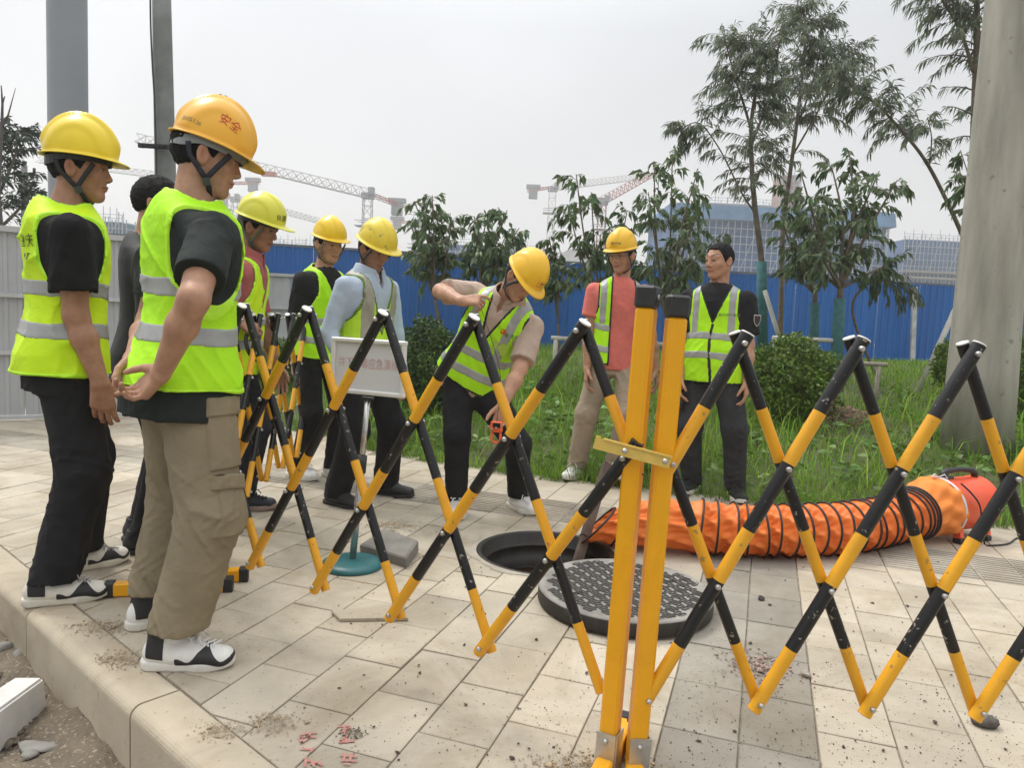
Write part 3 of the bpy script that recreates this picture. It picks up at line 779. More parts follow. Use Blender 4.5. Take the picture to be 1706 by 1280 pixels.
    def print_text(s, txt, l, u, size, m, side=1, sx=1.0, name='lettering', field=None, parent=None, rect=None, rot=0.0):
        if rect: V = np.array([[-.5, -.5], [.5, -.5], [.5, .5], [-.5, .5]]) * np.array(rect); Fc = np.array([[0, 1, 2], [0, 2, 3]])
        else: V, Fc = text_np(txt, size, sx)
        c, s_ = math.cos(rot), math.sin(rot); V = V @ np.array([[c, s_], [-s_, c]])
        P = s.surf_point(l + V[:, 0] * side, u + V[:, 1], side, field)
        return obj(name, mesh_np(name, P - s.loc, Fc, False), m, parent or s.vest_obj)
    def trousers(s, m, r=(0.094, 0.078, 0.064), cuff=0.09, seed=5, amp=0.009, top=0.075, crease=18.0, name='trousers'):
        k = s.k; s.tr = r
        def f(P, off=0.0):
            q = s.q(P); d = s.torso(P, 0.004 + off, q=q, lo=-0.14)
            d = np.maximum(d, q[:, 2] - top * k)
            for sd_ in 'RL':
                g = s.leg[sd_]; hp, kn, an = g['hip'], g['kn'], g['an']
                l = rcone(P, hp - UP * 0.03, kn, r[0] * k * s.b + off, r[1] * k + off)
                l = smin(l, rcone(P, kn, an - UP * 0.02, r[1] * k + off, r[2] * k + off), 0.03)
                d = smin(d, l, 0.035)
            zk = 0.5 * (s.leg['R']['kn'][2] + s.leg['L']['kn'][2]); z = P[:, 2]
            bnd = 0.35 + 0.8 * np.exp(-((z - cuff - 0.08) / 0.10) ** 2) + 0.5 * np.exp(-((z - zk) / 0.12) ** 2) + 0.4 * np.exp(-((z - s.Pv[2] + 0.08) / 0.1) ** 2)
            d = d - foldn(P, seed, amp, crease * 2.6, (1, 1, 0.8)) * bnd + amp * 0.3
            zc = cuff + min(s.leg['R']['foot'][2], s.leg['L']['foot'][2])
            return np.maximum(d, zc - z + 0.004 * np.sin(P[:, 0] * 40)).astype(f32)
        s.tr_f = f
        pts = [s.Pv + s.U * top * k + s.L * 0.12, s.Pv + s.U * top * k - s.L * 0.12, s.Pv + s.F * 0.06, s.Pv - s.F * 0.08]
        for sd_ in 'RL': g = s.leg[sd_]; pts += [g['hip'], g['kn'], A3(g['an'][0], g['an'][1], cuff)]
        s.trs = s.part(name, f, pts, 0.11, m)
        return s.trs
    def shoes(s, style, pitch=(0, 0)):
        for i, sd_ in enumerate('RL'):
            g = s.leg[sd_]; place_shoe(s.root, s.loc, g['foot'], g['az'], style, mirror=(sd_ == 'R'), pitch=pitch[i])
    def hair(s, m, full=False, amp=0.004, off=0.009, h=0.0042, nape=-0.05):
        def f(P):
            hq = ((P - s.Hc.astype(f32)) @ s.hR.T) / f32(s.hk)
            d = ell(hq, (-0.012, 0, 0.03), (0.098 + off, 0.076 + off, 0.088 + off * 1.6))
            zc = np.interp(hq[:, 0], [-0.10, -0.04, -0.005, 0.02, 0.045, 0.075, 0.1], [nape, nape + 0.012, 0.015, -0.006, 0.055 if full else 0.045, 0.092 if full else 0.055, 0.10 if full else 0.06])
            if full: zc = zc + 0.012 * np.exp(-((np.abs(hq[:, 1]) - 0.045) / 0.015) ** 2) * (hq[:, 0] > 0.03) - 0.004 * np.sin(hq[:, 1] * 120)
            d = smax(d, zc - hq[:, 2], 0.006)
            r = np.sin(hq[:, 0] * 170 + 3 * np.sin(hq[:, 2] * 60)) * np.sin(hq[:, 1] * 150 + 2 * np.sin(hq[:, 0] * 50)) * np.sin(hq[:, 2] * 130)
            return (d * f32(s.hk) - r * amp).astype(f32)
        s.part('hair', f, [s.Hc + s.hU * 0.04, s.Hc - s.hU * 0.02], 0.14, m, h=h)
    def hpt(s, x, y, z): return s.Hc + (s.hF * x + s.hL * y + s.hU * z) * s.hk
    def helmet(s, m, tilt=0.0, dz=0.035, rad=(0.130, 0.108, 0.118), peak=0.055, strap=True, band=None, vents=None, ridge=0.006, flare=0.014, strapcol=None, droop=0.12, fwdshift=0.0):
        R3 = np.stack([s.hF, s.hL, s.hU], 1); t = rotmat(A3(0, 1, 0), R(tilt)); R3 = R3 @ t
        c = s.hpt(0.0 + fwdshift, 0, dz); s.hc = c; s.hR3 = R3; s.hrad = np.array(rad) * s.hk; s.hridge = ridge
        me = helmet_mesh(np.array(rad) * s.hk, peak, flare, ridge, droop)
        o = obj('helmet', me, m, s.root, c - s.loc); o.rotation_euler = Matrix(R3.tolist()).to_euler()
        s.hel = o
        blk = mat('strap_black', (0.02, 0.021, 0.024), 0.75, 0.2, 60)
        sc = strapcol or blk
        # head band
        mb = MB(); n = 32
        pr = []
        for i in range(n):
            a = 2 * math.pi * i / n; pr.append((math.cos(a) * 0.116 * s.hk - 0.006, math.sin(a) * 0.094 * s.hk, -0.012 - (0.022 if math.cos(a) < -0.3 else 0) * min(1, (-math.cos(a) - 0.3) * 3)))
        for i in range(n):
            a, b = pr[i], pr[(i + 1) % n]
            mb.poly([(a[0], a[1], a[2] - 0.014), (b[0], b[1], b[2] - 0.014), (b[0], b[1], b[2] + 0.02), (a[0], a[1], a[2] + 0.02)], 0, True)
            mb.poly([(a[0] * .97, a[1] * .97, a[2] - 0.014), (a[0] * .97, a[1] * .97, a[2] + 0.02), (b[0] * .97, b[1] * .97, b[2] + 0.02), (b[0] * .97, b[1] * .97, b[2] - 0.014)], 0, True)
            mb.poly([(a[0], a[1], a[2] - 0.014), (a[0] * .97, a[1] * .97, a[2] - 0.014), (b[0] * .97, b[1] * .97, b[2] - 0.014), (b[0], b[1], b[2] - 0.014)], 0, True)
        mb.build('head_band', band or mat('band_black', (0.02, 0.022, 0.026), 0.5), o)
        if strap:
            w = s.root
            mb = MB()
            for sg in (-1, 1):
                a = s.hpt(0.068, sg * 0.084, 0.02); b = s.hpt(-0.062, sg * 0.084, 0.02); j = s.hpt(0.014, sg * 0.079, -0.076); ch = s.hpt(0.040, 0, -0.128)
                m1 = s.hpt(0.043, sg * 0.085, -0.022); m2 = s.hpt(-0.046, sg * 0.083, -0.020)
                k1 = s.hpt(0.030, sg * 0.066, -0.098); k2 = s.hpt(0.038, sg * 0.035, -0.121)
                for pl in ([a, m1, j], [b, m2, j], [j, k1, k2, ch]):
                    pp = []
                    for i in range(len(pl) - 1):
                        for f in (0, .33, .66): pp.append(pl[i] * (1 - f) + pl[i + 1] * f)
                    pp.append(pl[-1])
                    mb.tube([p - s.loc for p in pp], 0.0085, 6, flat=0.25, up=s.hF)
            mb.build('chin_strap', sc, s.root)
            bk = MB()
            j = s.hpt(0.014, -0.081, -0.072) - s.loc; j2 = s.hpt(0.023, -0.074, -0.094) - s.loc
            bk.bar(j, j2, 0.022, 0.007, up=s.hL); bk.build('buckle', mat('buckle_grey', (0.05, 0.06, 0.055), 0.5), s.root)
        if vents:
            mb = MB()
            for (az_, el_) in vents:
                d = np.array([[math.cos(az_) * math.cos(el_), math.sin(az_) * math.cos(el_), math.sin(el_)]]); p = helmet_surface(d, s.hrad, ridge)[0]
                mb.ball(p, 0.0045, 6, 0, (1.4, 1.0, 0.7))
            mb.build('vent', mat('vent_dark', (0.03, 0.02, 0.01), 0.8), o)
        return o
    def helmet_print(s, txt, az_, el_, size, m, sx=1.0, rot=0.0, rect=None, name='lettering'):
        """lettering wrapped on the shell; az from the peak (radians, + to the wearer's left)"""
        if rect: V = np.array([[-.5, -.5], [.5, -.5], [.5, .5], [-.5, .5]]) * np.array(rect); Fc = np.array([[0, 1, 2], [0, 2, 3]])
        else: V, Fc = text_np(txt, size, sx)
        c, s_ = math.cos(rot), math.sin(rot); V = V @ np.array([[c, s_], [-s_, c]])
        d0 = np.array([math.cos(az_) * math.cos(el_), math.sin(az_) * math.cos(el_), math.sin(el_)])
        e1 = np.array([-math.sin(az_), math.cos(az_), 0]); e2 = np.cross(d0, e1)
        r0 = helmet_surface(d0[None], s.hrad, s.hridge)[0]
        P = r0 + e1 * V[:, :1] + e2 * V[:, 1:2]
        d = P / np.linalg.norm(P, axis=1)[:, None]; P = helmet_surface(d, s.hrad, s.hridge); P = P + P / np.linalg.norm(P, axis=1)[:, None] * 0.0012
        return obj(name, mesh_np(name, P, Fc, False), m, s.hel)
# ------------------------------------------------------------------ the nine people
LIME = mat('vest_lime', (0.45, 0.84, 0.012), 0.66, 0.06, 9, bump=0.55, bscale=20, dist=0.012, spec=0.3, col2=(0.40, 0.84, 0.012))
YLIME = mat('vest_yellow_lime', (0.62, 0.88, 0.012), 0.62, 0.06, 9, bump=0.55, bscale=20, dist=0.012, spec=0.3, col2=(0.54, 0.82, 0.012))
BLACKC = mat('black_cotton', (0.016, 0.016, 0.018), 0.85, 0.25, 10, bump=0.6, bscale=24, dist=0.012, spec=0.25)
DGREEN = mat('dark_green_cotton', (0.020, 0.026, 0.024), 0.85, 0.25, 10, bump=0.6, bscale=24, dist=0.012, spec=0.25)
PIPEB = mat('piping_black', (0.012, 0.012, 0.014), 0.7, 0.2, 60)
PIPEL = mat('piping_lime', (0.50, 0.93, 0.02), 0.55, 0.05, 60)
HAIR = mat('hair_black', (0.010, 0.009, 0.010), 0.75, 0.3, 90, bump=0.8, bscale=300, dist=0.004, spec=0.2)
KHAKI = mat('khaki_twill', (0.255, 0.212, 0.138), 0.85, 0.10, 7, bump=0.6, bscale=26, dist=0.011, spec=0.25)
INK = mat('ink_black', (0.02, 0.02, 0.022), 0.7)
RED = mat('ink_red', (0.55, 0.03, 0.03), 0.6)
def hplastic(n, c, c2=None): return mat(n, c, 0.33, 0.05, 6, bump=0.05, bscale=40, spec=0.5, col2=c2)

# 1 man on the far left, lemon helmet, back turned
p1 = Person('man in lemon yellow helmet and black trousers standing on the kerb, arm hanging', S=1.775, loc=(-1.735, 2.86), az=53, lean=1, build=1.06,
            head=(22, 3, 0), headshift=(0.045, 0, -0.008), skin=(0.37, 0.205, 0.13), vox=0.0056,
            feet=[(-1.70, 2.70, 62), (-1.80, 3.06, 50)],
            arms=dict(R=dict(wr=at(167, 638, 2.70), hint=A3(-0.6, 0.1, 0) , curl=(0.3, 0.5, 0.4), hd=A3(0.05, 0.12, -1), pn=A3(-0.35, 0.9, 0.0), th=A3(0.9, 0.4, 0.1)),
                      L=dict(out=0.05, fw=0.12)))
p1.skin_mesh()
p1.shirt(mat('black_cotton_1', (0.012, 0.012, 0.013), 0.85, 0.25, 10, bump=0.6, bscale=24, dist=0.012, spec=0.2), sleeve=0.70, hem=-0.075, seed=11, rsl=1.08)
p1.vest(YLIME, hem=-0.07, seed=12, bands=(0.085, 0.235), bh=0.0285, piping=PIPEL, l0=0.135, hole=(0.112, 0.20))
p1.trousers(BLACKC, r=(0.104, 0.093, 0.082), cuff=0.085, seed=13, amp=0.017)
p1.hair(HAIR, nape=-0.045)
p1.helmet(hplastic('helmet_lemon', (0.78, 0.58, 0.012)), tilt=-1, dz=0.052, rad=(0.126, 0.105, 0.150), peak=0.026, flare=0.015, ridge=0.014)
p1.shoes('court')
p1.print_text('重庆', -0.095, 0.415, 0.05, INK, side=-1); p1.print_text('QT', -0.095, 0.355, 0.036, INK, side=-1)

# 2 big man in front, orange-yellow helmet, hands clasped behind
p2 = Person('man in khaki cargo trousers with both hands clasped behind his back, orange yellow helmet', S=1.752, loc=(-1.068, 2.40), az=47, lean=3, build=1.02,
            head=(20, 13, 0), headshift=(0.038, 0, -0.004), skin=(0.43, 0.255, 0.17), vox=0.0054,
            feet=[(-1.035, 2.255, 82), (-1.245, 2.56, 42)],
            arms=dict(R=dict(wr=at(270, 620, 2.13), elb=at(305, 532, 2.13), hd=A3(-0.72, 0.25, -0.62), pn=A3(-0.25, -0.75, 0.55), th=A3(-0.55, 0.1, 0.75), curl=((0.15, 0.2, 0.15), (0.9, 1.0, 0.6), (0.95, 1.05, 0.6), (0.7, 0.9, 0.6)), thumb=(0.2, 0.3)),
                      L=dict(wr=at(224, 594, 2.33), elb=at(258, 500, 2.55), hd=A3(0.12, -0.35, -0.92), pn=A3(0.75, -0.6, 0.1), th=A3(-0.5, -0.8, 0.1), curl=(0.5, 0.6, 0.4), thumb=(0.1, 0.1))))
p2.skin_mesh()
p2.shirt(DGREEN, sleeve=0.72, hem=-0.135, seed=21, rsl=1.05, loose=0.024)
p2.vest(LIME, hem=-0.04, seed=22, bands=(0.14, 0.285), bh=0.0285, piping=PIPEL, l0=0.118, hole=(0.118, 0.215), amp=0.012, flare=0.044)
p2.trousers(KHAKI, r=(0.112, 0.101, 0.092), cuff=0.125, seed=23, amp=0.013, crease=17, top=-0.085)
# cargo pockets on the outer (right) thigh
g = p2.leg['R']; ax = nrm(g['kn'] - g['hip']); outw = nrm(-p2.L * 0.75 + p2.F * 0.62); outw = nrm(outw - ax * (outw @ ax)); sdw = np.cross(outw, ax)
def pocket(c, hw, hh, th, name, rot=0.0):
    cc = g['hip'] + ax * c
    s1, a1 = sdw * math.cos(rot) + ax * math.sin(rot), ax * math.cos(rot) - sdw * math.sin(rot)
    def f(P):
        v = P - cc.astype(f32); a = np.abs(v @ s1.astype(f32)) - hw; b = np.abs(v @ a1.astype(f32)) - hh; o = 0.01 - v @ outw.astype(f32)
        return smax(p2.tr_f(P, th), np.maximum(np.maximum(a, b), o), 0.004)
    pts = [cc + outw * 0.13, cc + s1 * hw, cc - s1 * hw, cc + a1 * hh, cc - a1 * hh]
    p2.part(name, f, pts, 0.03, KHAKI, h=0.0045, parent=p2.trs)
pocket(0.165, 0.082, 0.115, 0.009, 'pocket'); pocket(0.085, 0.088, 0.030, 0.0165, 'pocket_flap')
pocket(0.40, 0.075, 0.095, 0.008, 'pocket', 0.12); pocket(0.325, 0.080, 0.024, 0.0155, 'pocket_flap', 0.12)
p2.hair(HAIR, nape=-0.055)
p2.helmet(hplastic('helmet_amber', (0.80, 0.41, 0.025)), tilt=4, dz=0.048, rad=(0.121, 0.102, 0.150), peak=0.040, flare=0.012, fwdshift=0.008, band=mat('band_grey', (0.22, 0.235, 0.235), 0.4), vents=[(math.pi - 0.25 * s_, 1.32 + 0.09 * abs(s_)) for s_ in (-2, -1, 1, 2)], ridge=0.010, strapcol=mat('strap_navy', (0.015, 0.018, 0.03), 0.7, 0.2, 60))
p2.helmet_print('安全', -1.22, 0.66, 0.036, RED, rot=-0.30, sx=1.0)
p2.helmet_print('0105126', -2.35, 0.30, 0.020, mat('ink_grey', (0.18, 0.17, 0.08), 0.6))
p2.shoes('high')
# white socks
mb = MB(); a = g['an']; mb.tube([a + A3(0, 0, -0.02) - p2.loc, a + A3(-0.005, 0, 0.10) - p2.loc], 0.041, 14); mb.build('sock', mat('sock_white', (0.75, 0.75, 0.74), 0.9, 0.1, 40, bump=0.5, bscale=300), p2.root)

# 3 bareheaded man hidden between the first two
p3 = Person('bareheaded man in dark jacket mostly hidden between the two men in front', S=1.71, loc=(-1.70, 3.40), az=62, lean=3, head=(15, 8, 0), skin=(0.42, 0.25, 0.17), vox=0.0075)
p3.skin_mesh(); p3.shirt(mat('dark_jacket', (0.018, 0.022, 0.021), 0.7, 0.25, 10, bump=0.3, bscale=300), longsleeve=True, hem=-0.14, seed=31, loose=-0.006, amp=0.009)
p3.trousers(BLACKC, cuff=0.05, seed=32, r=(0.098, 0.08, 0.07)); p3.hair(HAIR, full=True, off=0.013, amp=0.006, h=0.006); p3.shoes('slip')

# 4 man with pale lime helmet and red polo shirt
p4 = Person('man in pale lime helmet and dusty red polo shirt looking down, holding a dark strap', S=1.70, loc=(-1.51, 3.95), az=84, lean=7, build=1.0, belly=0.02,
            head=(12, 17, 4), headshift=(0.07, 0, -0.015), skin=(0.33, 0.18, 0.12), vox=0.0066,
            feet=[(-1.52, 3.76, 92), (-1.49, 4.08, 84)],
            arms=dict(R=dict(wr=at(396, 532, 3.74), hint=A3(-1, -0.4, -0.4), hd=A3(0.8, 0.1, -0.5), pn=A3(-0.3, 0.6, -0.6), th=A3(0.4, 0.5, 0.8), curl=(0.6, 0.8, 0.5)),
                      L=dict(out=0.06, fw=0.15)))
p4.skin_mesh(); pk = mat('red_polo', (0.36, 0.10, 0.095), 0.85, 0.15, 12, bump=0.6, bscale=24, dist=0.012)
p4.shirt(pk, sleeve=0.8, hem=-0.12, seed=41, collar=pk, neckr=0.018)
p4.vest(YLIME, hem=-0.10, seed=42, bands=(0.06, 0.19), bh=0.026, vneck=0.32, vslope=0.40, l0=0.125, piping=PIPEL)
p4.trousers(mat('navy_trousers', (0.014, 0.016, 0.026), 0.85, 0.2, 10, bump=0.6, bscale=24, dist=0.012), cuff=0.06, seed=43, r=(0.098, 0.08, 0.07)); p4.hair(HAIR, nape=-0.05)
p4.helmet(hplastic('helmet_pale_lime', (0.66, 0.64, 0.055)), tilt=0, dz=0.056, rad=(0.128, 0.108, 0.132), peak=0.046, ridge=0.007, droop=0.04, strapcol=mat('strap_olive', (0.10, 0.11, 0.06), 0.8))
p4.helmet_print('良建', -0.22, 0.30, 0.034, INK); p4.shoes('navy')

# 5 slim young man with yellow helmet and black t-shirt
p5 = Person('slim man in black t-shirt and small yellow helmet behind the barrier', S=1.69, loc=(-1.30, 4.95), az=128, lean=4, build=0.90,
            head=(4, 13, 3), headshift=(0.04, 0, 0), skin=(0.46, 0.27, 0.18), vox=0.0072,
            feet=[(-1.42, 4.92, 120), (-1.20, 4.98, 130)],
            arms=dict(R=dict(wr=at(491, 606, 4.86), hint=A3(-0.6, 0.5, 0), hd=A3(0.1, -0.05, -1)), L=dict(out=0.05, fw=0.05)))
p5.skin_mesh(); p5.shirt(BLACKC, sleeve=0.78, hem=-0.12, seed=51, rsl=1.05)
p5.vest(LIME, hem=-0.06, seed=52, bands=(0.07, 0.20), bh=0.024, vneck=0.20, vslope=0.48, l0=0.118, piping=PIPEL)
p5.trousers(BLACKC, cuff=0.06, seed=53, r=(0.088, 0.074, 0.062)); p5.hair(HAIR, full=True)
p5.helmet(hplastic('helmet_yellow', (0.80, 0.53, 0.012)), tilt=1, dz=0.060, rad=(0.120, 0.102, 0.126), peak=0.028, ridge=0.006, droop=0.06, strapcol=mat('strap_olive', (0.10, 0.11, 0.06), 0.8))
p5.shoes('plain')

# 6 older man in pale blue shirt
SHB = mat('pale_blue_shirt', (0.42, 0.50, 0.62), 0.8, 0.08, 10, bump=0.55, bscale=22, dist=0.012)
p6 = Person('older man in pale blue long sleeved shirt and scuffed yellow helmet behind the white sign', S=1.64, loc=(-0.90, 4.40), az=126, lean=6, build=1.0, belly=0.03,
            head=(2, 27, 2), headshift=(0.03, 0, -0.015), skin=(0.36, 0.20, 0.14), vox=0.0072,
            feet=[(-1.00, 4.28, 118), (-0.76, 4.55, 108)],
            arms=dict(R=dict(wr=at(574, 612, 4.12), hint=A3(-0.8, 0.4, 0)), L=dict(out=0.05, fw=0.08)))
p6.skin_mesh(); p6.shirt(SHB, longsleeve=True, hem=-0.08, seed=61, collar=SHB, amp=0.007, neckr=0.020)
p6.vest(mat('vest_faded', (0.50, 0.80, 0.03), 0.65, 0.08, 9, bump=0.55, bscale=20, dist=0.012), hem=-0.12, seed=62, bands=(0.10,), bh=0.036, vneck=0.36, vslope=0.30, straps=True, l0=0.128, piping=mat('piping_green', (0.12, 0.22, 0.02), 0.7),
        gray=mat('reflective_beige', (0.34, 0.32, 0.27), 0.5, 0.12, 14))
p6.trousers(BLACKC, cuff=0.05, seed=63, r=(0.105, 0.09, 0.082)); p6.hair(HAIR)
p6.helmet(mat('helmet_scuffed', (0.76, 0.58, 0.045), 0.42, 0.08, 9, bump=0.1, bscale=60, speck=(22, 0.62, (0.42, 0.36, 0.10))), tilt=-3, dz=0.052, rad=(0.128, 0.108, 0.138), peak=0.036, ridge=0.007, droop=0.05)
p6.shoes('slip')

# 7 man bending over the manhole
pv = at(786, 622, 4.30); nk = on_ray(850, 494, pv, 0.52, True)
hF = nrm(A3(0.42, -0.55, -0.72)); hU = nrm(A3(0.62, -0.42, 0.66))
hc = nk + nrm(A3(0.30, -0.62, 0.50)) * 0.165
p7 = Person('man bending forward over the open manhole in beige polo shirt, lowering an orange detector', S=1.64, loc=(-0.11, 4.26), az=166, build=1.10, pelvis=pv, neck=nk, Lax=nrm(A3(0.80, -0.15, -0.55)),
            headc=hc, headF=hF, headU=hU, skin=(0.47, 0.28, 0.19), vox=0.0066,
            feet=[(-0.29, 4.20, 172), (0.07, 4.36, 148)],
            arms=dict(R=dict(wr=at(768, 502, 3.80), elb=at(722, 496, 3.74), hd=A3(0.85, 0.1, 0.12), pn=A3(0.1, 0.6, -0.6), th=A3(0.1, 0.5, 0.9), curl=((0.3, 0.4, 0.3), (0.8, 1.0, 0.6), (0.9, 1.0, 0.6), (0.9, 1.0, 0.6)), thumb=(0.3, 0.4)),
                      L=dict(wr=at(835, 683, 3.84), hint=A3(0.9, 0.4, 0), hd=A3(-0.16, -0.10, -1), pn=A3(-0.3, -0.7, 0), th=A3(-0.9, 0.2, 0.1), curl=(0.5, 0.7, 0.5))))
p7.skin_mesh(); BEI = mat('beige_polo', (0.46, 0.345, 0.275), 0.85, 0.08, 10, bump=0.6, bscale=24, dist=0.012)
p7.shirt(BEI, sleeve=0.84, hem=-0.125, seed=71, collar=BEI, amp=0.008, rsl=1.05, neckr=0.018)
p7.vest(LIME, hem=-0.045, seed=72, bands=(0.05, 0.17), bh=0.026, vneck=0.30, vslope=0.25, straps=True, strap_l=0.108, l0=0.158, piping=PIPEB, hole=(0.10, 0.15))
p7.trousers(BLACKC, cuff=0.075, seed=73, r=(0.104, 0.082, 0.068), top=0.08); p7.hair(HAIR)
AMB = hplastic('helmet_orange_yellow', (0.82, 0.48, 0.02))
p7.helmet(AMB, tilt=0, dz=0.046, rad=(0.128, 0.107, 0.138), peak=0.036, flare=0.010, ridge=0.007)
OR_ = mat('ink_orange', (0.62, 0.09, 0.02), 0.6); GRN = mat('ink_green', (0.03, 0.09, 0.04), 0.6)
def site_logo(p):
    p.helmet_print('', 0.24, 0.30, 1, OR_, rect=(0.020, 0.020), name='logo') if False else None
    p.helmet_print('', -0.12, 0.34, 1, OR_, rect=(0.022, 0.020), name='logo')
    p.helmet_print('重庆四建', 0.20, 0.34, 0.017, GRN)
    for i in range(5): p.helmet_print('', -0.16 + 0.10 * i, 0.17, 1, mat('vent_dark', (0.03, 0.02, 0.01), 0.8), rect=(0.007, 0.0035), name='vent')
site_logo(p7)
p7.print_text('', 0.085, 0.37, 1, OR_, rect=(0.028, 0.028), name='logo', rot=0.1); p7.print_text('重庆四', 0.135, 0.365, 0.026, mat('ink_green2', (0.05, 0.22, 0.03), 0.6), rot=0.1)
p7.print_text('', 0.105, 0.27, 1, mat('clear_pocket', (0.42, 0.62, 0.06), 0.3), rect=(0.085, 0.075), name='pocket')
p7.shoes('plain')

# 8 man in coral t-shirt with open vest
p8 = Person('man in coral t-shirt with open lime vest standing on the grass edge, orange yellow helmet', S=1.735, loc=(0.73, 5.27), az=186, lean=2, build=0.97,
            head=(30, 13, 0), headshift=(0.035, 0, 0), skin=(0.43, 0.25, 0.17), vox=0.0074,
            feet=[(0.50, 5.34, 205), (0.755, 5.24, 176, 0.045)],
            arms=dict(R=dict(wr=at(977, 622, 5.22), hint=A3(-0.2, 0.9, 0)), L=dict(wr=at(1094, 628, 5.24), hint=A3(0.15, 0.9, 0))))
p8.skin_mesh(); p8.shirt(mat('coral_cotton', (0.62, 0.155, 0.125), 0.88, 0.10, 10, bump=0.6, bscale=24, dist=0.012), sleeve=0.62, hem=-0.10, seed=81, rsl=1.05, amp=0.009, tamp=0.6)
p8.vest(LIME, hem=-0.06, seed=82, bands=(0.05, 0.20), bh=0.024, opening=(-0.055, 0.10, 0.16), straps=True, strap_l=0.115, l0=0.15, piping=PIPEB)
p8.trousers(mat('tan_trousers', (0.31, 0.245, 0.175), 0.85, 0.08, 8, bump=0.6, bscale=26, dist=0.011), cuff=0.065, seed=83, r=(0.098, 0.082, 0.072), amp=0.013)
p8.hair(HAIR); p8.helmet(AMB, tilt=0, dz=0.058, rad=(0.122, 0.104, 0.132), peak=0.026, flare=0.010, droop=0.05, ridge=0.006); site_logo(p8)
p8.shoes('plain')
# spectacles
mb = MB()
for sg in (-1, 1):
    c = p8.hpt(0.108, sg * 0.033, 0.008); mb.tube([c + (p8.hL * math.cos(a) * 0.023 + p8.hU * math.sin(a) * 0.016) - p8.loc for a in np.arange(14) * 2 * math.pi / 14], 0.0013, 5, closed=True)
    mb.tube([p8.hpt(0.106, sg * 0.056, 0.012) - p8.loc, p8.hpt(0.0, sg * 0.082, 0.012) - p8.loc], 0.0013, 5)
mb.tube([p8.hpt(0.110, -0.010, 0.010) - p8.loc, p8.hpt(0.110, 0.010, 0.010) - p8.loc], 0.0013, 5)
mb.build('spectacles', mat('metal_thin', (0.25, 0.22, 0.2), 0.3, metal=0.8), p8.root)

# 9 bareheaded man in black
p9 = Person('bareheaded man in black t-shirt and zipped vest standing right of the yellow posts', S=1.70, loc=(1.345, 4.98), az=203, lean=1, build=1.06, belly=0.03,
            head=(34, 6, 0), headshift=(0.03, 0, 0), skin=(0.44, 0.26, 0.175), vox=0.0074,
            feet=[(1.28, 5.06, 212), (1.535, 4.90, 186)],
            arms=dict(R=dict(wr=at(1133, 640, 4.95), hint=A3(-0.6, 0.7, 0)), L=dict(wr=at(1244, 640, 4.82), hint=A3(0.6, 0.7, 0))))
p9.skin_mesh(); p9.shirt(BLACKC, sleeve=0.80, hem=-0.14, seed=91, rsl=1.1)
p9.vest(LIME, hem=-0.12, seed=92, bands=(0.06, 0.19), bh=0.024, vneck=0.25, vslope=0.42, straps=True, strap_l=0.112, l0=0.148, piping=PIPEB)
def zf(P):
    q = p9.q(P); d = p9.vest_field(P) + 0.0015
    return np.maximum(np.maximum(d, np.abs(q[:, 1] + 0.01 * np.sin(q[:, 2] * 12)) - 0.011), np.maximum(-q[:, 0], q[:, 2] - p9.T + 0.25))
p9.part('zip', zf, p9.tpts(-0.15), 0.08, PIPEB, parent=p9.vest_obj, relax=0)
p9.print_text('重庆城市管理', 0.10, 0.335, 0.022, mat('ink_green3', (0.08, 0.14, 0.03), 0.6))
p9.trousers(mat('charcoal_denim', (0.022, 0.024, 0.027), 0.85, 0.3, 10, bump=0.6, bscale=24, dist=0.012), cuff=0.05, seed=93, r=(0.106, 0.088, 0.072), amp=0.014)
p9.hair(HAIR, full=True, off=0.008); p9.shoes('trainer')
# sleeve badge
a = p9.arm['L']; c = p9.sh['L'] + (a['el'] - p9.sh['L']) * 0.45; o_ = nrm(p9.L * 0.75 + p9.F * 0.66); t_ = nrm(np.cross(UP, o_))
def badge(sc, off, m, nm, par=None):
    P = [(-1, 1), (-.6, 1.15), (0, 1.0), (.6, 1.15), (1, 1), (1, .1), (.6, -.7), (0, -1.2), (-.6, -.7), (-1, .1)]
    mb = MB(); mb.poly([c + o_ * (0.088 + off) + t_ * x * 0.030 * sc + UP * y * 0.034 * sc - p9.loc for x, y in P]); return mb.build(nm, m, par or p9.root)
b_ = badge(1.0, 0.0, mat('badge_white', (0.55, 0.50, 0.48), 0.6), 'badge'); badge(0.85, 0.0012, mat('badge_black', (0.02, 0.015, 0.015), 0.6), 'badge_field', b_)
# ------------------------------------------------------------------ ground, pavement, kerb
def terrain_z(x, y):
    """grass bank rising from the pavement to the hoarding"""
    d = np.clip(y - np.interp(x, [e[0] for e in EDGE], [e[1] for e in EDGE]), 0, None)
    return 0.66 * (1 - np.exp(-d / 3.8)) - 0.012
KN = np.array([0.658, 0.753]); KD = np.array([0.753, -0.658]); K0 = 0.823; KW = 0.142   # kerb: n.p = K0 front, K0+KW back
EARTH = mat('road_earth', (0.205, 0.165, 0.115), 0.95, 0.25, 6, bump=0.9, bscale=55, dist=0.012, col2=(0.085, 0.068, 0.05), detail=8, speck=(90, 0.60, (0.30, 0.25, 0.18)))
mb = MB(); mb.poly([(-300, -40, -0.45), (300, -40, -0.45), (300, 330, -0.45), (-300, 330, -0.45)]); mb.build('ground', mat('far_ground', (0.16, 0.15, 0.12), 0.95, 0.2, 0.05), kind='structure')
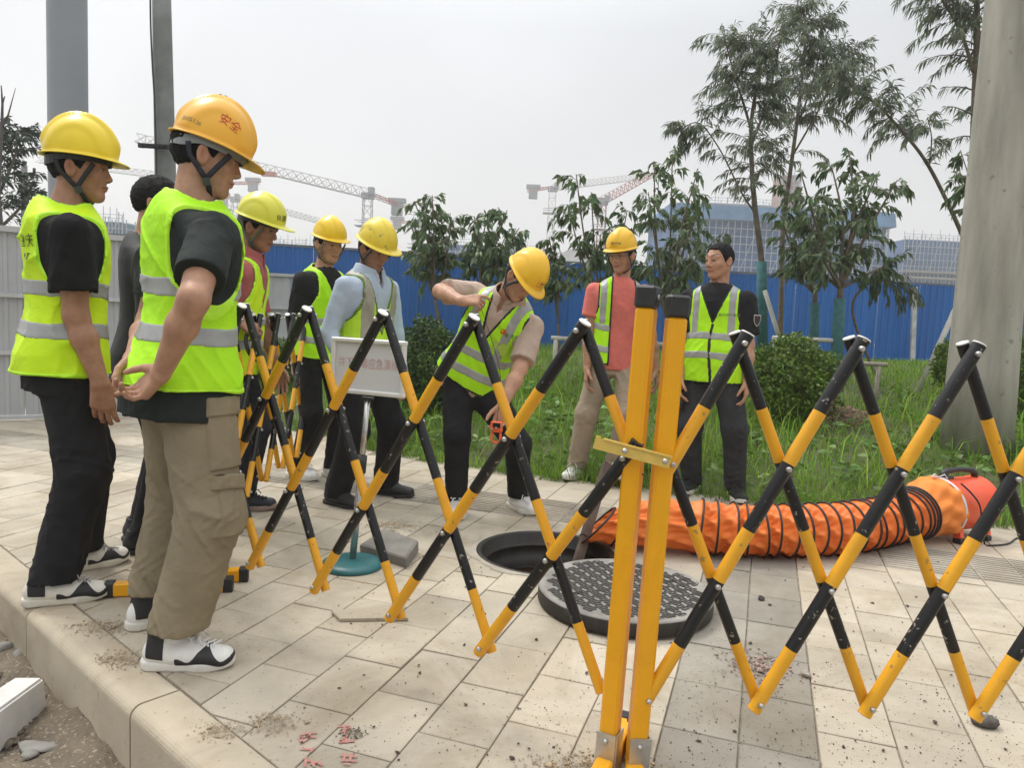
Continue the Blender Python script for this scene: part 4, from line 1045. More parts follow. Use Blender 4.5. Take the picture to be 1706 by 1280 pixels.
# dirt road below the kerb: displaced sheet
n = 110; xs = np.linspace(-4.2, 0.3, n); ys = np.linspace(0.2, 4.8, n); X, Y = np.meshgrid(xs, ys, indexing='ij')
r_ = np.random.default_rng(3); Z = np.full_like(X, -0.235)
for i in range(26):
    k = r_.normal(size=2) * (2 + i * 1.1); Z += 0.018 / (1 + i * 0.35) * np.sin(X * k[0] + Y * k[1] + r_.uniform(0, 6))
dk = X * KN[0] + Y * KN[1]; Z += 0.03 * smooth(0.62, 0.83, dk); Z = np.where(dk > 0.87, -0.30, Z)
a = (np.arange(n - 1)[:, None] * n + np.arange(n - 1)[None]).ravel()
obj('road', mesh_np('road', np.stack([X, Y, Z], -1).reshape(-1, 3), np.stack([a, a + n, a + n + 1, a + 1], 1)), EARTH, kind='structure')

# paving slabs
TJ, TI, GAP, THK = 0.2105, 0.305, 0.0046, 0.05
PAVE = mat('paving_stone', (0.455, 0.402, 0.315), 0.86, 0.10, 3.4, bump=0.35, bscale=160, rand=0.15, dist=0.0025, detail=9, speck=(75, 0.66, (0.22, 0.18, 0.13)), world=True, stain=(1.9, 0.44, 0.70, (0.62, 0.56, 0.47), 0.8))
PAVE2 = mat('paving_stone_grey', (0.275, 0.252, 0.21), 0.86, 0.14, 3.4, bump=0.35, bscale=160, rand=0.15, dist=0.0025, detail=9, speck=(75, 0.65, (0.17, 0.14, 0.10)), world=True, stain=(1.5, 0.48, 0.70, (0.66, 0.6, 0.5), 0.8))
PAVE3 = mat('tactile_stone', (0.36, 0.325, 0.265), 0.88, 0.16, 3.4, bump=0.35, bscale=160, rand=0.14, dist=0.0025, detail=9, world=True, stain=(1.5, 0.45, 0.70, (0.62, 0.56, 0.48), 0.8))
SANDJ = mat('joint_sand', (0.30, 0.26, 0.195), 0.95, 0.25, 30, bump=0.6, bscale=220)
hole_c = np.array([0.205, 3.565]); HOLE_R = 0.345; RING_R = 0.375
EDGE = [(-30, 10.5)] + [tuple(gp(*p)[:2]) for p in ((430, 708), (560, 730), (640, 757), (760, 777), (940, 801), (1100, 819), (1280, 843), (1400, 850), (1540, 862), (1706, 884), (2100, 925))] + [(20, 2.5)]
def edge_y(x): return float(np.interp(x, [e[0] for e in EDGE], [e[1] for e in EDGE]))
pav = empty('pavement', (0, 0, 0), kind='structure')
def clip_half(poly, n_, c):
    """keep n.p >= c"""
    out_ = []
    for i in range(len(poly)):
        p, q = poly[i], poly[(i + 1) % len(poly)]; dp_, dq = p @ n_ - c, q @ n_ - c
        if dp_ >= 0: out_.append(p)
        if (dp_ >= 0) != (dq >= 0): out_.append(p + (q - p) * dp_ / (dp_ - dq))
    return out_
def slab_poly(mb, poly, z0, z1, bev=0.0022, mi=0, o=(0, 0)):
    P = [np.array(p) - o for p in poly]; c = sum(P) / len(P); n_ = len(P)
    inn = [p + (c - p) * min(0.25, bev * 1.5 / max(np.linalg.norm(c - p), 1e-3)) for p in P]
    mb.poly([(p[0], p[1], z1) for p in inn], mi)
    for i in range(n_):
        j = (i + 1) % n_
        mb.poly([(P[i][0], P[i][1], z1 - bev), (P[j][0], P[j][1], z1 - bev), (inn[j][0], inn[j][1], z1), (inn[i][0], inn[i][1], z1)], mi)
        mb.poly([(P[i][0], P[i][1], z0), (P[j][0], P[j][1], z0), (P[j][0], P[j][1], z1 - bev), (P[i][0], P[i][1], z1 - bev)], mi)
def rect_mesh(w, l, ridges=0):
    mb = MB()
    slab_poly(mb, [np.array(p) for p in ((-w / 2, -l / 2), (w / 2, -l / 2), (w / 2, l / 2), (-w / 2, l / 2))], -THK, 0)
    for i in range(ridges):
        y = -l / 2 + l * (i + 0.5) / ridges
        mb.box((0, y, 0.002), (w * 0.94, l / ridges * 0.5, 0.005), bev=0.0018)
    return mb.mesh('paver')
full = {}
def full_mesh(kind):
    if kind not in full:
        me = rect_mesh(TJ - GAP, TI - GAP, 0) if kind != 't' else rect_mesh(TJ - GAP, TI / 2 - GAP, 4)
        me.materials.append({'n': PAVE, 'g': PAVE2, 't': PAVE3}[kind]); full[kind] = me
    return full[kind]
tiles = []
def frame_dist(p):
    v = np.array([p[0], p[1], 0 - CAMH]); z = v @ _F
    if z < 0.3: return None
    x = W / 2 + FPX * (v @ _R) / z; y = H / 2 - FPX * (v @ _U) / z
    return (x, y, z)
S_LO, S_HI = 4.005, 4.46   # tactile band
rt = random.Random(5)
for j in range(-46, 26):
    v0 = -0.2 + (j + 0.5) * TJ
    vc = v0
    blind = -0.215 < vc < 0.22
    for i in range(0, 26):
        # three zones along u: slabs, two rows of grooved half slabs, slabs
        u_n = 1.625 + (i - 4) * TI + (0.0 if (j % 2 == 1 or blind) else TI / 2)
        c = uv(u_n, vc)
        if u_n > S_LO - TI / 2 and u_n < S_HI + TI / 2: continue
        tiles.append((c, TI, 'g' if blind and u_n < S_LO else 'n'))
    for r_i in range(3): tiles.append((uv(S_LO + (r_i + 0.5) * TI / 2, vc), TI / 2, 't'))
    # closers either side of the band
    ends = [1.625 + (i - 4) * TI + (0.0 if (j % 2 == 1 or blind) else TI / 2) for i in range(26)]
    below = max(u for u in ends if u <= S_LO - TI / 2) + TI / 2; above = min(u for u in ends if u >= S_HI + TI / 2) - TI / 2
    if S_LO - below > 0.02: tiles.append((uv((below + S_LO) / 2, vc), S_LO - below, 'g' if blind else 'n'))
    if above - S_HI > 0.02: tiles.append((uv((above + S_HI) / 2, vc), above - S_HI, 'n'))
cand = []
for (c, l, k) in tiles:
    d = frame_dist(c)
    if c @ KN < K0 + KW - 0.2 or c[1] > edge_y(c[0]) + 0.05 or c[1] > 11 : continue
    if c[0] * 0.0 + c[1] < 0.9: continue
    vis = d is not None and -120 < d[0] < W + 120 and d[1] < H + 160
    cand.append((d[2] if vis else 99, c, l, k, vis))
cand.sort(key=lambda t: t[0])
rest = [MB(), MB(), MB()]; idx = {'n': 0, 'g': 1, 't': 2}; npv = 0
for (dz_, c, l, k, vis) in cand:
    rot_ = rt.gauss(0, 0.0035); dzz = rt.gauss(0, 0.0012)
    hw, hl = (TJ - GAP) / 2, (l - GAP) / 2
    base = [c + TV * a_ * hw + TU * b_ * hl for a_, b_ in ((-1, -1), (1, -1), (1, 1), (-1, 1))]
    whole = all(p @ KN > K0 + KW + 0.004 for p in base)
    if np.linalg.norm(c - hole_c) < 0.62:
        nh = (c - hole_c) / max(np.linalg.norm(c - hole_c), 1e-4); b2 = clip_half(base, nh, 0.353 + nh @ hole_c)
        if len(b2) < 3: continue
        if len(b2) != 4 or any(np.abs(np.array(b2) - np.array(base)).max(1) > 1e-6): whole = False; base = b2
    if not vis and c[1] > 9: continue
    if npv < 297 and vis:
        npv += 1
        if whole and (abs(l - TI) < 1e-6 or k == 't'):
            o = obj('paver', full_mesh(k), None, pav, (c[0], c[1], dzz)); o.rotation_euler = (rt.gauss(0, .003), rt.gauss(0, .003), -AZ + rot_)
        else:
            poly = clip_half(base, KN, K0 + KW + 0.006)
            if len(poly) < 3: continue
            mb = MB(); slab_poly(mb, poly, -THK, 0, o=c)
            o = mb.build('paver', {'n': PAVE, 'g': PAVE2, 't': PAVE3}[k], pav, (c[0], c[1], dzz))
    else:
        poly = clip_half(base, KN, K0 + KW + 0.006)
        if len(poly) >= 3: slab_poly(rest[idx[k]], poly, -THK + dzz, dzz)
for mb, m in zip(rest, (PAVE, PAVE2, PAVE3)):
    if mb.v: mb.build('paving', m, pav, kind='stuff')
# sand bed under the slabs with the manhole cut out
mb = MB(); n = 48
far_ = [(-30, 12), (18, 12), (18, 0.2)]
ringp = [(hole_c[0] + math.cos(2 * math.pi * i / n) * (HOLE_R + 0.004), hole_c[1] + math.sin(2 * math.pi * i / n) * (HOLE_R + 0.004)) for i in range(n)]
kb0 = KN * (K0 + KW) + KD * 3.2; kb1 = KN * (K0 + KW) - KD * 30
outer = [tuple(kb0), (18, 0.0), (18, 12), (-30, 14), tuple(kb1)]
from mathutils import geometry as mg
pts2 = [Vector(p) for p in outer] + [Vector(p) for p in ringp]; no = len(outer)
ed = [(i, (i + 1) % no) for i in range(no)] + [(no + i, no + (i + 1) % n) for i in range(n)]
vv, ee, ff, *_r = mg.delaunay_2d_cdt(pts2, ed, [], 1, 1e-6)
bed = [f for f in ff if np.linalg.norm(np.mean([[vv[i].x, vv[i].y] for i in f], axis=0) - hole_c) > HOLE_R]
me = bpy.data.meshes.new('bed'); me.from_pydata([(p.x, p.y, -0.0075) for p in vv], [], bed); me.update(); obj('joint_sand', me, SANDJ, pav)

# kerb stones
kr = empty('kerb', (0, 0, 0), kind='structure')
KERB = mat('kerb_concrete', (0.47, 0.405, 0.305), 0.9, 0.12, 3.0, world=True, stain=(2.4, 0.48, 0.72, (0.6, 0.52, 0.40), 0.7), bump=0.4, bscale=140, dist=0.003, detail=9, rand=0.07, speck=(34, 0.67, (0.34, 0.28, 0.20)))
prof = []
for k in range(7):
    a = math.pi / 2 * k / 6; prof.append((0.035 - 0.035 * math.sin(math.pi / 2 - a) if False else 0.034 * (1 - math.cos(a)), -0.034 + 0.034 * math.sin(a)))
prof = [(0, -0.32)] + prof + [(KW - 0.004, 0.0), (KW, -0.004), (KW, -0.32)]
mk = MB(); Ls = 0.93
for a, b in zip(prof[:-1], prof[1:]): mk.poly([(0.005, a[0], a[1]), (Ls - 0.005, a[0], a[1]), (Ls - 0.005, b[0], b[1]), (0.005, b[0], b[1])], 0, False)
mk.poly([(0.005, p[0], p[1]) for p in prof]); mk.poly([(Ls - 0.005, p[0], p[1]) for p in prof][::-1])
kme = mk.mesh('kerb_stone'); fix_normals(kme); kme.materials.append(KERB)
s0 = float(gp(221, 1178)[:2] @ KD)
for i in range(-12, 4):
    p = KN * K0 + KD * (s0 + i * Ls)
    o = obj('kerb_stone', kme, None, kr, (p[0], p[1], rt.gauss(0.0, 0.001))); o.rotation_euler = (0, 0, math.atan2(KD[1], KD[0]) + rt.gauss(0, .0015))

# manhole frame and pit
mh = empty('manhole', (*hole_c, 0), 'open round manhole with black iron frame in the pavement', 'manhole')
IRON = mat('cast_iron', (0.014, 0.013, 0.012), 0.55, 0.35, 14, bump=0.5, bscale=90, metal=0.3, col2=(0.034, 0.029, 0.024))
mb = MB(); mb.lathe([(0.345, -0.06), (0.345, 0.004), (0.325, 0.005), (0.318, 0.001), (0.317, -0.050), (0.296, -0.054), (0.294, -0.062), (0.297, -0.068), (0.295, -0.115), (0.276, -0.120), (0.274, -0.16), (0.268, -0.17)], 64); mb.build('frame', IRON, mh)
mb = MB(); mb.lathe([(0.285, -0.16), (0.29, -0.9), (0.30, -1.5), (0.0, -1.5)], 48); mb.build('pit_wall', mat('pit_brick', (0.15, 0.085, 0.065), 0.95, 0.3, 9, bump=0.7, bscale=40), mh)
# mortar collar of irregular width, flush with the slabs
mb = MB(); n = 72; r_ = random.Random(2)
ro = [0.385 + 0.012 * math.sin(i * 0.7) + r_.uniform(-.006, .006) for i in range(n)]
for i in range(n):
    j = (i + 1) % n; a, b = 2 * math.pi * i / n, 2 * math.pi * j / n
    q = lambda an, r, z: (math.cos(an) * r, math.sin(an) * r, z)
    mb.poly([q(a, 0.3445, 0.005), q(a, ro[i] - .008, 0.0055), q(b, ro[j] - .008, 0.0055), q(b, 0.3445, 0.005)], 0, True)
    mb.poly([q(a, ro[i] - .008, 0.0055), q(a, ro[i], -0.01), q(b, ro[j], -0.01), q(b, ro[j] - .008, 0.0055)], 0, True)
    mb.poly([q(a, 0.3445, 0.005), q(b, 0.3445, 0.005), q(b, 0.3445, -0.1), q(a, 0.3445, -0.1)])
mb.build('collar', mat('mortar', (0.36, 0.325, 0.265), 0.92, 0.16, 7, bump=0.7, bscale=90), mh)
# cover lying beside it
cc = gp(1041, 978, 0.072); CR = 0.355
cv = empty('manhole_cover', (cc[0], cc[1], 0.0075), 'round cast iron manhole cover lying beside the open hole', 'manhole cover', rz=0.42)
COVT = mat('cover_worn', (0.33, 0.315, 0.285), 0.7, 0.25, 9, bump=0.5, bscale=120, metal=0.15, col2=(0.15, 0.14, 0.125), detail=8)
mb = MB(); mb.lathe([(0.0, 0.0), (CR - 0.012, 0.0), (CR, 0.006), (CR, 0.058), (CR - 0.006, 0.064), (CR - 0.03, 0.064), (CR - 0.034, 0.061), (0.0, 0.061)], 72)
body = mb.mesh('cover_body'); fix_normals(body)
cbm = mat('cover_side', (0.016, 0.015, 0.014), 0.6, 0.4, 18, bump=0.4, bscale=120, metal=0.2, col2=(0.045, 0.041, 0.036), map=(3, 3, 0.5))
cb = obj('cover_body', body, [cbm, COVT], cv)
for p in body.polygons:
    if p.center.z > 0.0605 and p.normal.z > 0.3: p.material_index = 1
mb = MB(); cell = 0.0505
def ring_pill(c, ang, L, w_, th, z0, z1):
    ca, sa = math.cos(ang), math.sin(ang); o_ = []
    for off in (0, th):
        l = []
        for k in range(10):
            t = (k if k < 5 else k) ; a = (math.pi / 2 + math.pi * k / 4) if k < 5 else (-math.pi / 2 + math.pi * (k - 5) / 4)
            sx = -1 if k < 5 else 1
            x = sx * (L / 2 - w_ / 2) + math.cos(a) * (w_ / 2 - off); y = math.sin(a) * (w_ / 2 - off)
            l.append((c[0] + x * ca - y * sa, c[1] + x * sa + y * ca))
        o_.append(l)
    for k in range(10):
        j = (k + 1) % 10
        mb.poly([(*o_[0][k], z1), (*o_[0][j], z1), (*o_[1][j], z1), (*o_[1][k], z1)])
        mb.poly([(*o_[0][k], z0), (*o_[0][j], z0), (*o_[0][j], z1), (*o_[0][k], z1)]); mb.poly([(*o_[1][k], z1), (*o_[1][j], z1), (*o_[1][j], z0), (*o_[1][k], z0)])
for a in range(-8, 9):
    for b in range(-8, 9):
        x, y = a * cell, b * cell
        if math.hypot(x, y) > CR - 0.040: continue
        if math.hypot(x, y) < 0.02: continue
        odd = (a + b) % 2; an = 0.35 if odd else 0.35 + math.pi / 2
        for s_ in (-0.72, 0.72):
            ox, oy = -math.sin(an) * s_ * 0.0158, math.cos(an) * s_ * 0.0158
            ring_pill((x + ox, y + oy), an, 0.0440, 0.0185, 0.0042, 0.061, 0.0650)
mb.build('tread_pattern', mat('tread_dark', (0.075, 0.071, 0.066), 0.55, 0.4, 30, bump=0.3, bscale=150, metal=0.3, col2=(0.10, 0.095, 0.088)), cv, kind='stuff')
for sx in (-1, 1):
    mb = MB(); mb.box((sx * 0.225, 0.0, 0.0632), (0.055, 0.02, 0.004), bev=0.0015); mb.build('lifting_slot', mat('slot_black', (0.008, 0.008, 0.008), 0.8), cv)

# ------------------------------------------------------------------ soil, grit and rubble
def rock_np(r, seed, sq=(1, 1, 0.7)):
    rr = np.random.default_rng(seed); bm = bmesh.new(); bmesh.ops.create_icosphere(bm, subdivisions=2, radius=1)
    V = np.array([v.co[:] for v in bm.verts]); Fc = np.array([[v.index for v in f.verts] for f in bm.faces]); bm.free()
    for i in range(7):
        d = nrm(rr.normal(size=3)); h = rr.uniform(0.45, 0.8); t = V @ d; V = V - np.clip(t - h, 0, None)[:, None] * d
    V = V * (1 + 0.05 * rr.normal(size=(len(V), 1))); return V * np.array(sq) * r, Fc
_ic = bmesh.new(); bmesh.ops.create_icosphere(_ic, subdivisions=1, radius=1); ICV = np.array([v.co[:] for v in _ic.verts]); ICF = np.array([[v.index for v in f.verts] for f in _ic.faces]); _ic.free()
_oc = np.array([[1, 0, 0], [-1, 0, 0], [0, 1, 0], [0, -1, 0], [0, 0, 1], [0, 0, -1.0]]); OCF = np.array([[0, 2, 4], [2, 1, 4], [1, 3, 4], [3, 0, 4], [2, 0, 5], [1, 2, 5], [3, 1, 5], [0, 3, 5]])
def scatter(name, P, r, m, seed=0, fine=False, kind='stuff', **kw):
    """bits of grit: one mesh of many tiny stones"""
    rr = np.random.default_rng(seed); n_ = len(P); bv, bf = (ICV, ICF) if fine else (_oc, OCF)
    ang = rr.uniform(0, 6.28, n_); c, s = np.cos(ang), np.sin(ang)
    B = bv[None] * (1 + 0.35 * rr.normal(size=(n_, len(bv), 1))) * (np.asarray(r)[:, None, None]) * rr.uniform(0.6, 1.25, (n_, 1, 3)) * np.array([1, 1, 0.62])
    X_ = B[..., 0] * c[:, None] - B[..., 1] * s[:, None]; Y_ = B[..., 0] * s[:, None] + B[..., 1] * c[:, None]
    V = np.stack([X_, Y_, B[..., 2]], -1) + P[:, None, :]
    Fc = (bf[None] + (np.arange(n_) * len(bv))[:, None, None]).reshape(-1, 3)
    return obj(name, mesh_np(name, V.reshape(-1, 3), Fc, False), m, None, None, kind=kind, **kw)
GRIT = mat('grit_dark', (0.13, 0.105, 0.080), 0.95, 0.5, 60, col2=(0.055, 0.046, 0.038)); GRITL = mat('grit_light', (0.46, 0.36, 0.24), 0.95, 0.3, 40)
rr = np.random.default_rng(11)
def on_pave(px, py): return np.array([gp(a, b) for a, b in zip(px, py)])
px = rr.uniform(420, 1706, 2600); py = 1000 + 280 * rr.uniform(0, 1, 2600) ** 0.75
wgt = rr.uniform(0, 1, 2600) < (0.20 + 0.8 * smooth(780, 1000, px)) * (0.3 + 0.7 * smooth(1010, 1180, py))
P = on_pave(px[wgt], py[wgt]); keep = P[:, :2] @ KN > K0 + KW; P = P[keep]; P[:, 2] = 0.002
scatter('scattered_grit', P, rr.lognormal(-6.5, 0.4, len(P)), GRIT, 1)
px = rr.uniform(560, 1706, 230); py = rr.uniform(900, 1275, 230); P = on_pave(px, py); P[:, 2] = 0.004
scatter('soil_crumbs', P, rr.lognormal(-5.65, 0.35, len(P)), GRIT, 2, True)
def patch(name, cx, cy, sx_, sy_, n_, m, rs, seed, zz=0.003):
    q = np.random.default_rng(seed); c = gp(cx, cy); P = np.zeros((n_, 3)); P[:, 0] = c[0] + q.normal(size=n_) * sx_; P[:, 1] = c[1] + q.normal(size=n_) * sy_
    d = np.sqrt(((P[:, 0] - c[0]) / sx_) ** 2 + ((P[:, 1] - c[1]) / sy_) ** 2); P[:, 2] = zz + 0.006 * np.exp(-d ** 2)
    keep = P[:, :2] @ KN > K0 + 0.03; P = P[keep]
    return scatter(name, P, q.lognormal(rs, 0.4, len(P)), m, seed)
patch('sandy_soil', 168, 1048, 0.06, 0.035, 420, GRITL, -6.0, 21); patch('sandy_soil', 205, 1100, 0.05, 0.03, 380, GRITL, -6.0, 22)
patch('sandy_soil', 455, 1206, 0.035, 0.03, 420, GRITL, -6.1, 23); patch('sandy_soil', 368, 1222, 0.03, 0.022, 260, GRITL, -6.2, 24)
patch('sandy_soil', 650, 878, 0.10, 0.06, 420, GRITL, -5.9, 25); patch('pink_gravel', 1262, 1112, 0.06, 0.055, 420, mat('pink_gravel', (0.40, 0.29, 0.25), 0.9, 0.4, 50), -5.6, 26)

patch('soil_heap', 590, 1225, 0.022, 0.018, 160, mat('soil_brown', (0.17, 0.13, 0.09), 0.95, 0.3, 40), -6.2, 28); patch('soil_heap', 985, 1275, 0.08, 0.03, 500, GRITL, -5.9, 29)
# rubble on the dirt road
px = rr.uniform(-40, 260, 1600); py = rr.uniform(1050, 1290, 1600); P = np.array([gp(a, b, -0.225) for a, b in zip(px, py)]); P = P[P[:, :2] @ KN < K0 - 0.02]
P[:, 2] = -0.222
scatter('gravel', P, rr.lognormal(-5.3, 0.6, len(P)), mat('road_gravel', (0.20, 0.165, 0.12), 0.95, 0.4, 30, col2=(0.08, 0.07, 0.055)), 5, True)
STONE = mat('rubble_stone', (0.25, 0.24, 0.215), 0.9, 0.2, 12, bump=0.6, bscale=70)
for i, (x, y, r, sq, lab) in enumerate(((36, 1095, .045, (1, .8, .7), 'rounded grey stone against the kerb behind the white concrete lump'), (8, 1082, .035, (1, .9, .8), 'small brown stone at the left edge below the kerb'),
                                  (62, 1243, .055, (1.2, .7, .18), 'thin flat grey stone chip on the dirt road'), (48, 1258, .024, (1.2, .9, .5), 'small stone chip beside the flat chip on the dirt road'))):
    V, Fc = rock_np(r, 40 + i, sq); p = gp(x, y, -0.20); obj('stone', mesh_np('stone', V, Fc, False), STONE, None, p, label=lab, cat='stone')
p0 = gp(50, 1122, -0.11); p1_ = gp(-40, 1200, -0.12); dd = nrm((p1_ - p0) * A3(1, 1, 0)); sdv = A3(-dd[1], dd[0], 0)
mb = MB(); V = [];
def blk(a_, b_, c_): q = p0 + dd * a_ + sdv * b_; return (q[0], q[1], c_)
P8 = [blk(-.02, -.055, -.235), blk(.30, -.06, -.235), blk(.30, .06, -.235), blk(.01, .065, -.235), blk(0, -.05, -.125), blk(.30, -.055, -.10), blk(.30, .05, -.10), blk(.015, .055, -.115)]
for f in ((3, 2, 1, 0), (4, 5, 6, 7), (0, 1, 5, 4), (1, 2, 6, 5), (2, 3, 7, 6), (3, 0, 4, 7)): mb.poly([P8[i] for i in f])
me = mb.mesh('concrete_lump', p0); fix_normals(me)
bm = bmesh.new(); bm.from_mesh(me); bmesh.ops.bevel(bm, geom=bm.edges[:], offset=0.008, segments=2, affect='EDGES'); bm.to_mesh(me); bm.free()
obj('concrete_lump', me, mat('white_concrete', (0.62, 0.61, 0.58), 0.85, 0.1, 9, bump=0.4, bscale=90), None, p0, label='pale broken concrete block lying on the dirt beside the kerb', cat='concrete block')
for i, (x, y, r, sq, lab, c) in enumerate(((1642, 1200, .045, (1, .8, .5), 'dark lump of stone under the foot of the right barrier', (0.10, 0.09, 0.08)), (1268, 997, .016, (1, 1, .8), 'small dark pebble on a joint right of the manhole cover', (0.06, 0.05, 0.045)), (1342, 1124, .018, (1, 1, .8), 'pale pebble on the pavement right of the pink gravel', (0.34, 0.30, 0.25)))):
    V, Fc = rock_np(r, 60 + i, sq); p = gp(x, y, r * sq[2] * 0.7); obj('stone', mesh_np('stone', V, Fc, False), mat('stone_%d' % i, c, 0.9, 0.3, 40, bump=0.6, bscale=90), None, p, label=lab, cat='stone')
# loose cut slab pieces
mb = MB(); A_ = [gp(*p)[:2] for p in ((552, 1024), (566, 1038), (680, 1036), (668, 1024), (660, 1014))]; cL = sum(A_) / 5
slab_poly(mb, A_, 0.0, 0.012, o=cL); mb.build('paving_offcut', PAVE, None, (cL[0], cL[1], 0.003), label='thin loose piece of cut paving stone lying flat in front of the barrier', cat='paving stone')
sl_ = [gp(*p, 0.03)[:2] for p in ((600, 912), (676, 938), (697, 912), (640, 890))]; cL = sum(sl_) / 4
mb = MB(); slab_poly(mb, sl_, -0.028, 0.026, bev=0.008, o=cL)
o = mb.build('broken_paver', mat('wet_concrete', (0.25, 0.235, 0.21), 0.85, 0.25, 8, bump=0.6, bscale=80, col2=(0.14, 0.13, 0.115)), None, (cL[0], cL[1], 0.032), label='broken grey concrete paver lying behind the teal sign base', cat='paving stone'); o.rotation_euler = (0.05, -0.06, 0)
# brick under the foot at the grass edge
p = gp(1018, 806, 0.0); mb = MB(); mb.box((0, 0, 0.022), (0.23, 0.11, 0.045), bev=0.006)
o = mb.build('brick', mat('red_brick', (0.24, 0.12, 0.085), 0.9, 0.3, 20, bump=0.7, bscale=80), None, (p[0], p[1] + 0.04, 0.0), label='worn reddish brick lying at the grass edge under a shoe', cat='brick'); o.rotation_euler = (0, 0, -0.15)
# red paint marks on the slabs: hand sprayed characters
REDP = mat('red_spray', (0.50, 0.135, 0.125), 0.85, 0.25, 90, col2=(0.45, 0.30, 0.24), mid=0.52)
_sz = [0.0030]
def stroke(mb, pts, w_=0.0065):
    _sz[0] += 0.00012; zz = _sz[0]
    g_ = [gp(*p) for p in pts]
    for a, b in zip(g_[:-1], g_[1:]):
        d = nrm(b - a); s_ = A3(-d[1], d[0], 0) * w_ / 2; mb.poly([(*(a - s_ - d * .002)[:2], zz), (*(b - s_ + d * .002)[:2], zz), (*(b + s_ + d * .002)[:2], zz), (*(a + s_ - d * .002)[:2], zz)])
k = 650 / 1706
mb = MB()
for S_ in ([(395, 700), (440, 690), (465, 692)], [(440, 690), (430, 715), (400, 735), (395, 715), (420, 705), (460, 712)], [(395, 762), (450, 765)], [(452, 755), (440, 775)],
           [(560, 665), (610, 662)], [(575, 690), (612, 668)], [(585, 655), (592, 700)], [(605, 700), (570, 730), (625, 725)], [(590, 712), (598, 735)], [(565, 735), (630, 730)],
           [(420, 800), (415, 840)], [(425, 815), (470, 825), (490, 835)], [(440, 830), (480, 820)], [(455, 840), (440, 812)],
           [(570, 792), (640, 798)], [(590, 780), (585, 812)], [(620, 785), (612, 812)], [(575, 815), (640, 818)], [(585, 830), (610, 832)]):
    stroke(mb, [(350 + x * k, 960 + y * k) for x, y in S_])
mb.build('painted_marks', REDP, None, label='red hand sprayed survey characters on the paving near the camera', cat='paint marks', kind='stuff')
# ------------------------------------------------------------------ expandable barriers
YEL = mat('barrier_yellow', (0.76, 0.37, 0.012), 0.38, 0.05, 5, bump=0.06, bscale=50, speck=(44, 0.675, (0.36, 0.21, 0.06)), stain=(9, 0.50, 0.75, (0.72, 0.66, 0.55), 0.5))
BLK = mat('barrier_black', (0.010, 0.010, 0.011), 0.34, 0.2, 8, bump=0.06, bscale=60, speck=(60, 0.665, (0.30, 0.27, 0.22)), spec=0.4, stain=(14, 0.4, 0.7, (1.0, 1.0, 1.0), 0.0))
WCAP = mat('plug_white', (0.72, 0.71, 0.68), 0.5, 0.08, 20); STEEL = mat('zinc_steel', (0.48, 0.47, 0.45), 0.35, 0.15, 30, metal=0.75)
PYEL = mat('post_yellow', (0.80, 0.375, 0.010), 0.33, 0.05, 4, stain=(7, 0.50, 0.75, (0.74, 0.66, 0.55), 0.45), bump=0.08, bscale=35, spec=0.35)
CAPB = mat('cap_black', (0.020, 0.020, 0.021), 0.45, 0.2, 30)
def barrier(name_lab, P0, D, p, smax, zt, zb, rA=0.0168, rB=0.0145, side=1.0, group=None, smin_=0.0, shear=0.0, flip=1):
    D = nrm(A3(D[0], D[1], 0)); Nn = A3(D[1], -D[0], 0) * side      # Nn points at the camera side
    root = empty('expandable_barrier', P0, name_lab, 'barrier', group)
    zs = lambda l: zt - (zt - zb) * l / 3.0
    def bar(nodes, off, rad):
        nodes = [(s_ + shear * (l / 1.5 - 1), l) for s_, l in nodes]
        (s0, l0), (s1, l1) = nodes[0], nodes[-1]
        a = D * s0 + UP * zs(l0) + Nn * off; b = D * s1 + UP * zs(l1) + Nn * off; ax = nrm(b - a)
        a2 = a - ax * (0.024 if l0 == 0 else 0.05); b2 = b + ax * (0.022 if l1 == 3 else 0.05)
        mb = MB(); L = np.linalg.norm(b - a); nseg = len(nodes) - 1
        # colour changes half way along each span: black above, yellow below
        cuts = [(0.0, None)]
        pts = [a2]; cols = []
        for k in range(nseg):
            m = a + (b - a) * ((k + 0.53) / nseg); e = a + (b - a) * ((k + 1.0) / nseg) + ax * (-0.012)
            if k == nseg - 1: e = b2
            pts += [m, e]; cols += [1, 0]
        for q0, q1, c in zip(pts[:-1], pts[1:], cols): mb.tube([q0, q1], rad, 14, c, cap=False, flat=1.0)
        # plugs
        for q, dr in ((a2, -ax), (b2, ax)):
            mb.tube([q, q + dr * 0.004], [rad * 1.06, rad * 0.98], 14, (2 if l0 == 0 else 1) if dr @ UP > 0 else (0 if l1 == 3 else 1), cap=True)
        o = mb.build('bar', [YEL, BLK, WCAP], root)
        bt = MB()
        for (s_, l) in nodes:
            c = D * s_ + UP * zs(l) + Nn * (off + math.copysign(rad, off))
            bt.tube([c - Nn * math.copysign(0.004, off), c + Nn * math.copysign(0.005, off), c + Nn * math.copysign(0.009, off)], [0.0075, 0.0072, 0.004], 8)
        bb = bt.build('bolt', STEEL, o, kind='stuff')
    eps = 1e-6; nmax = int(round(smax / p * 2))
    for k in range(-3, nmax + 4):         # k indexes half pitches of the bar's top
        if k % 2 == 0: continue
        t = k * p / 2
        for sg, off, rad in ((-flip, 0.0155, rA), (flip, -0.0155, rB)):
            nd = [(t + sg * l * p / 2, l) for l in range(4)]
            nd = [n_ for n_ in nd if smin_ - eps <= n_[0] <= smax + eps]
            if len(nd) >= 2: bar(nd, off, rad)
    return root, D, Nn
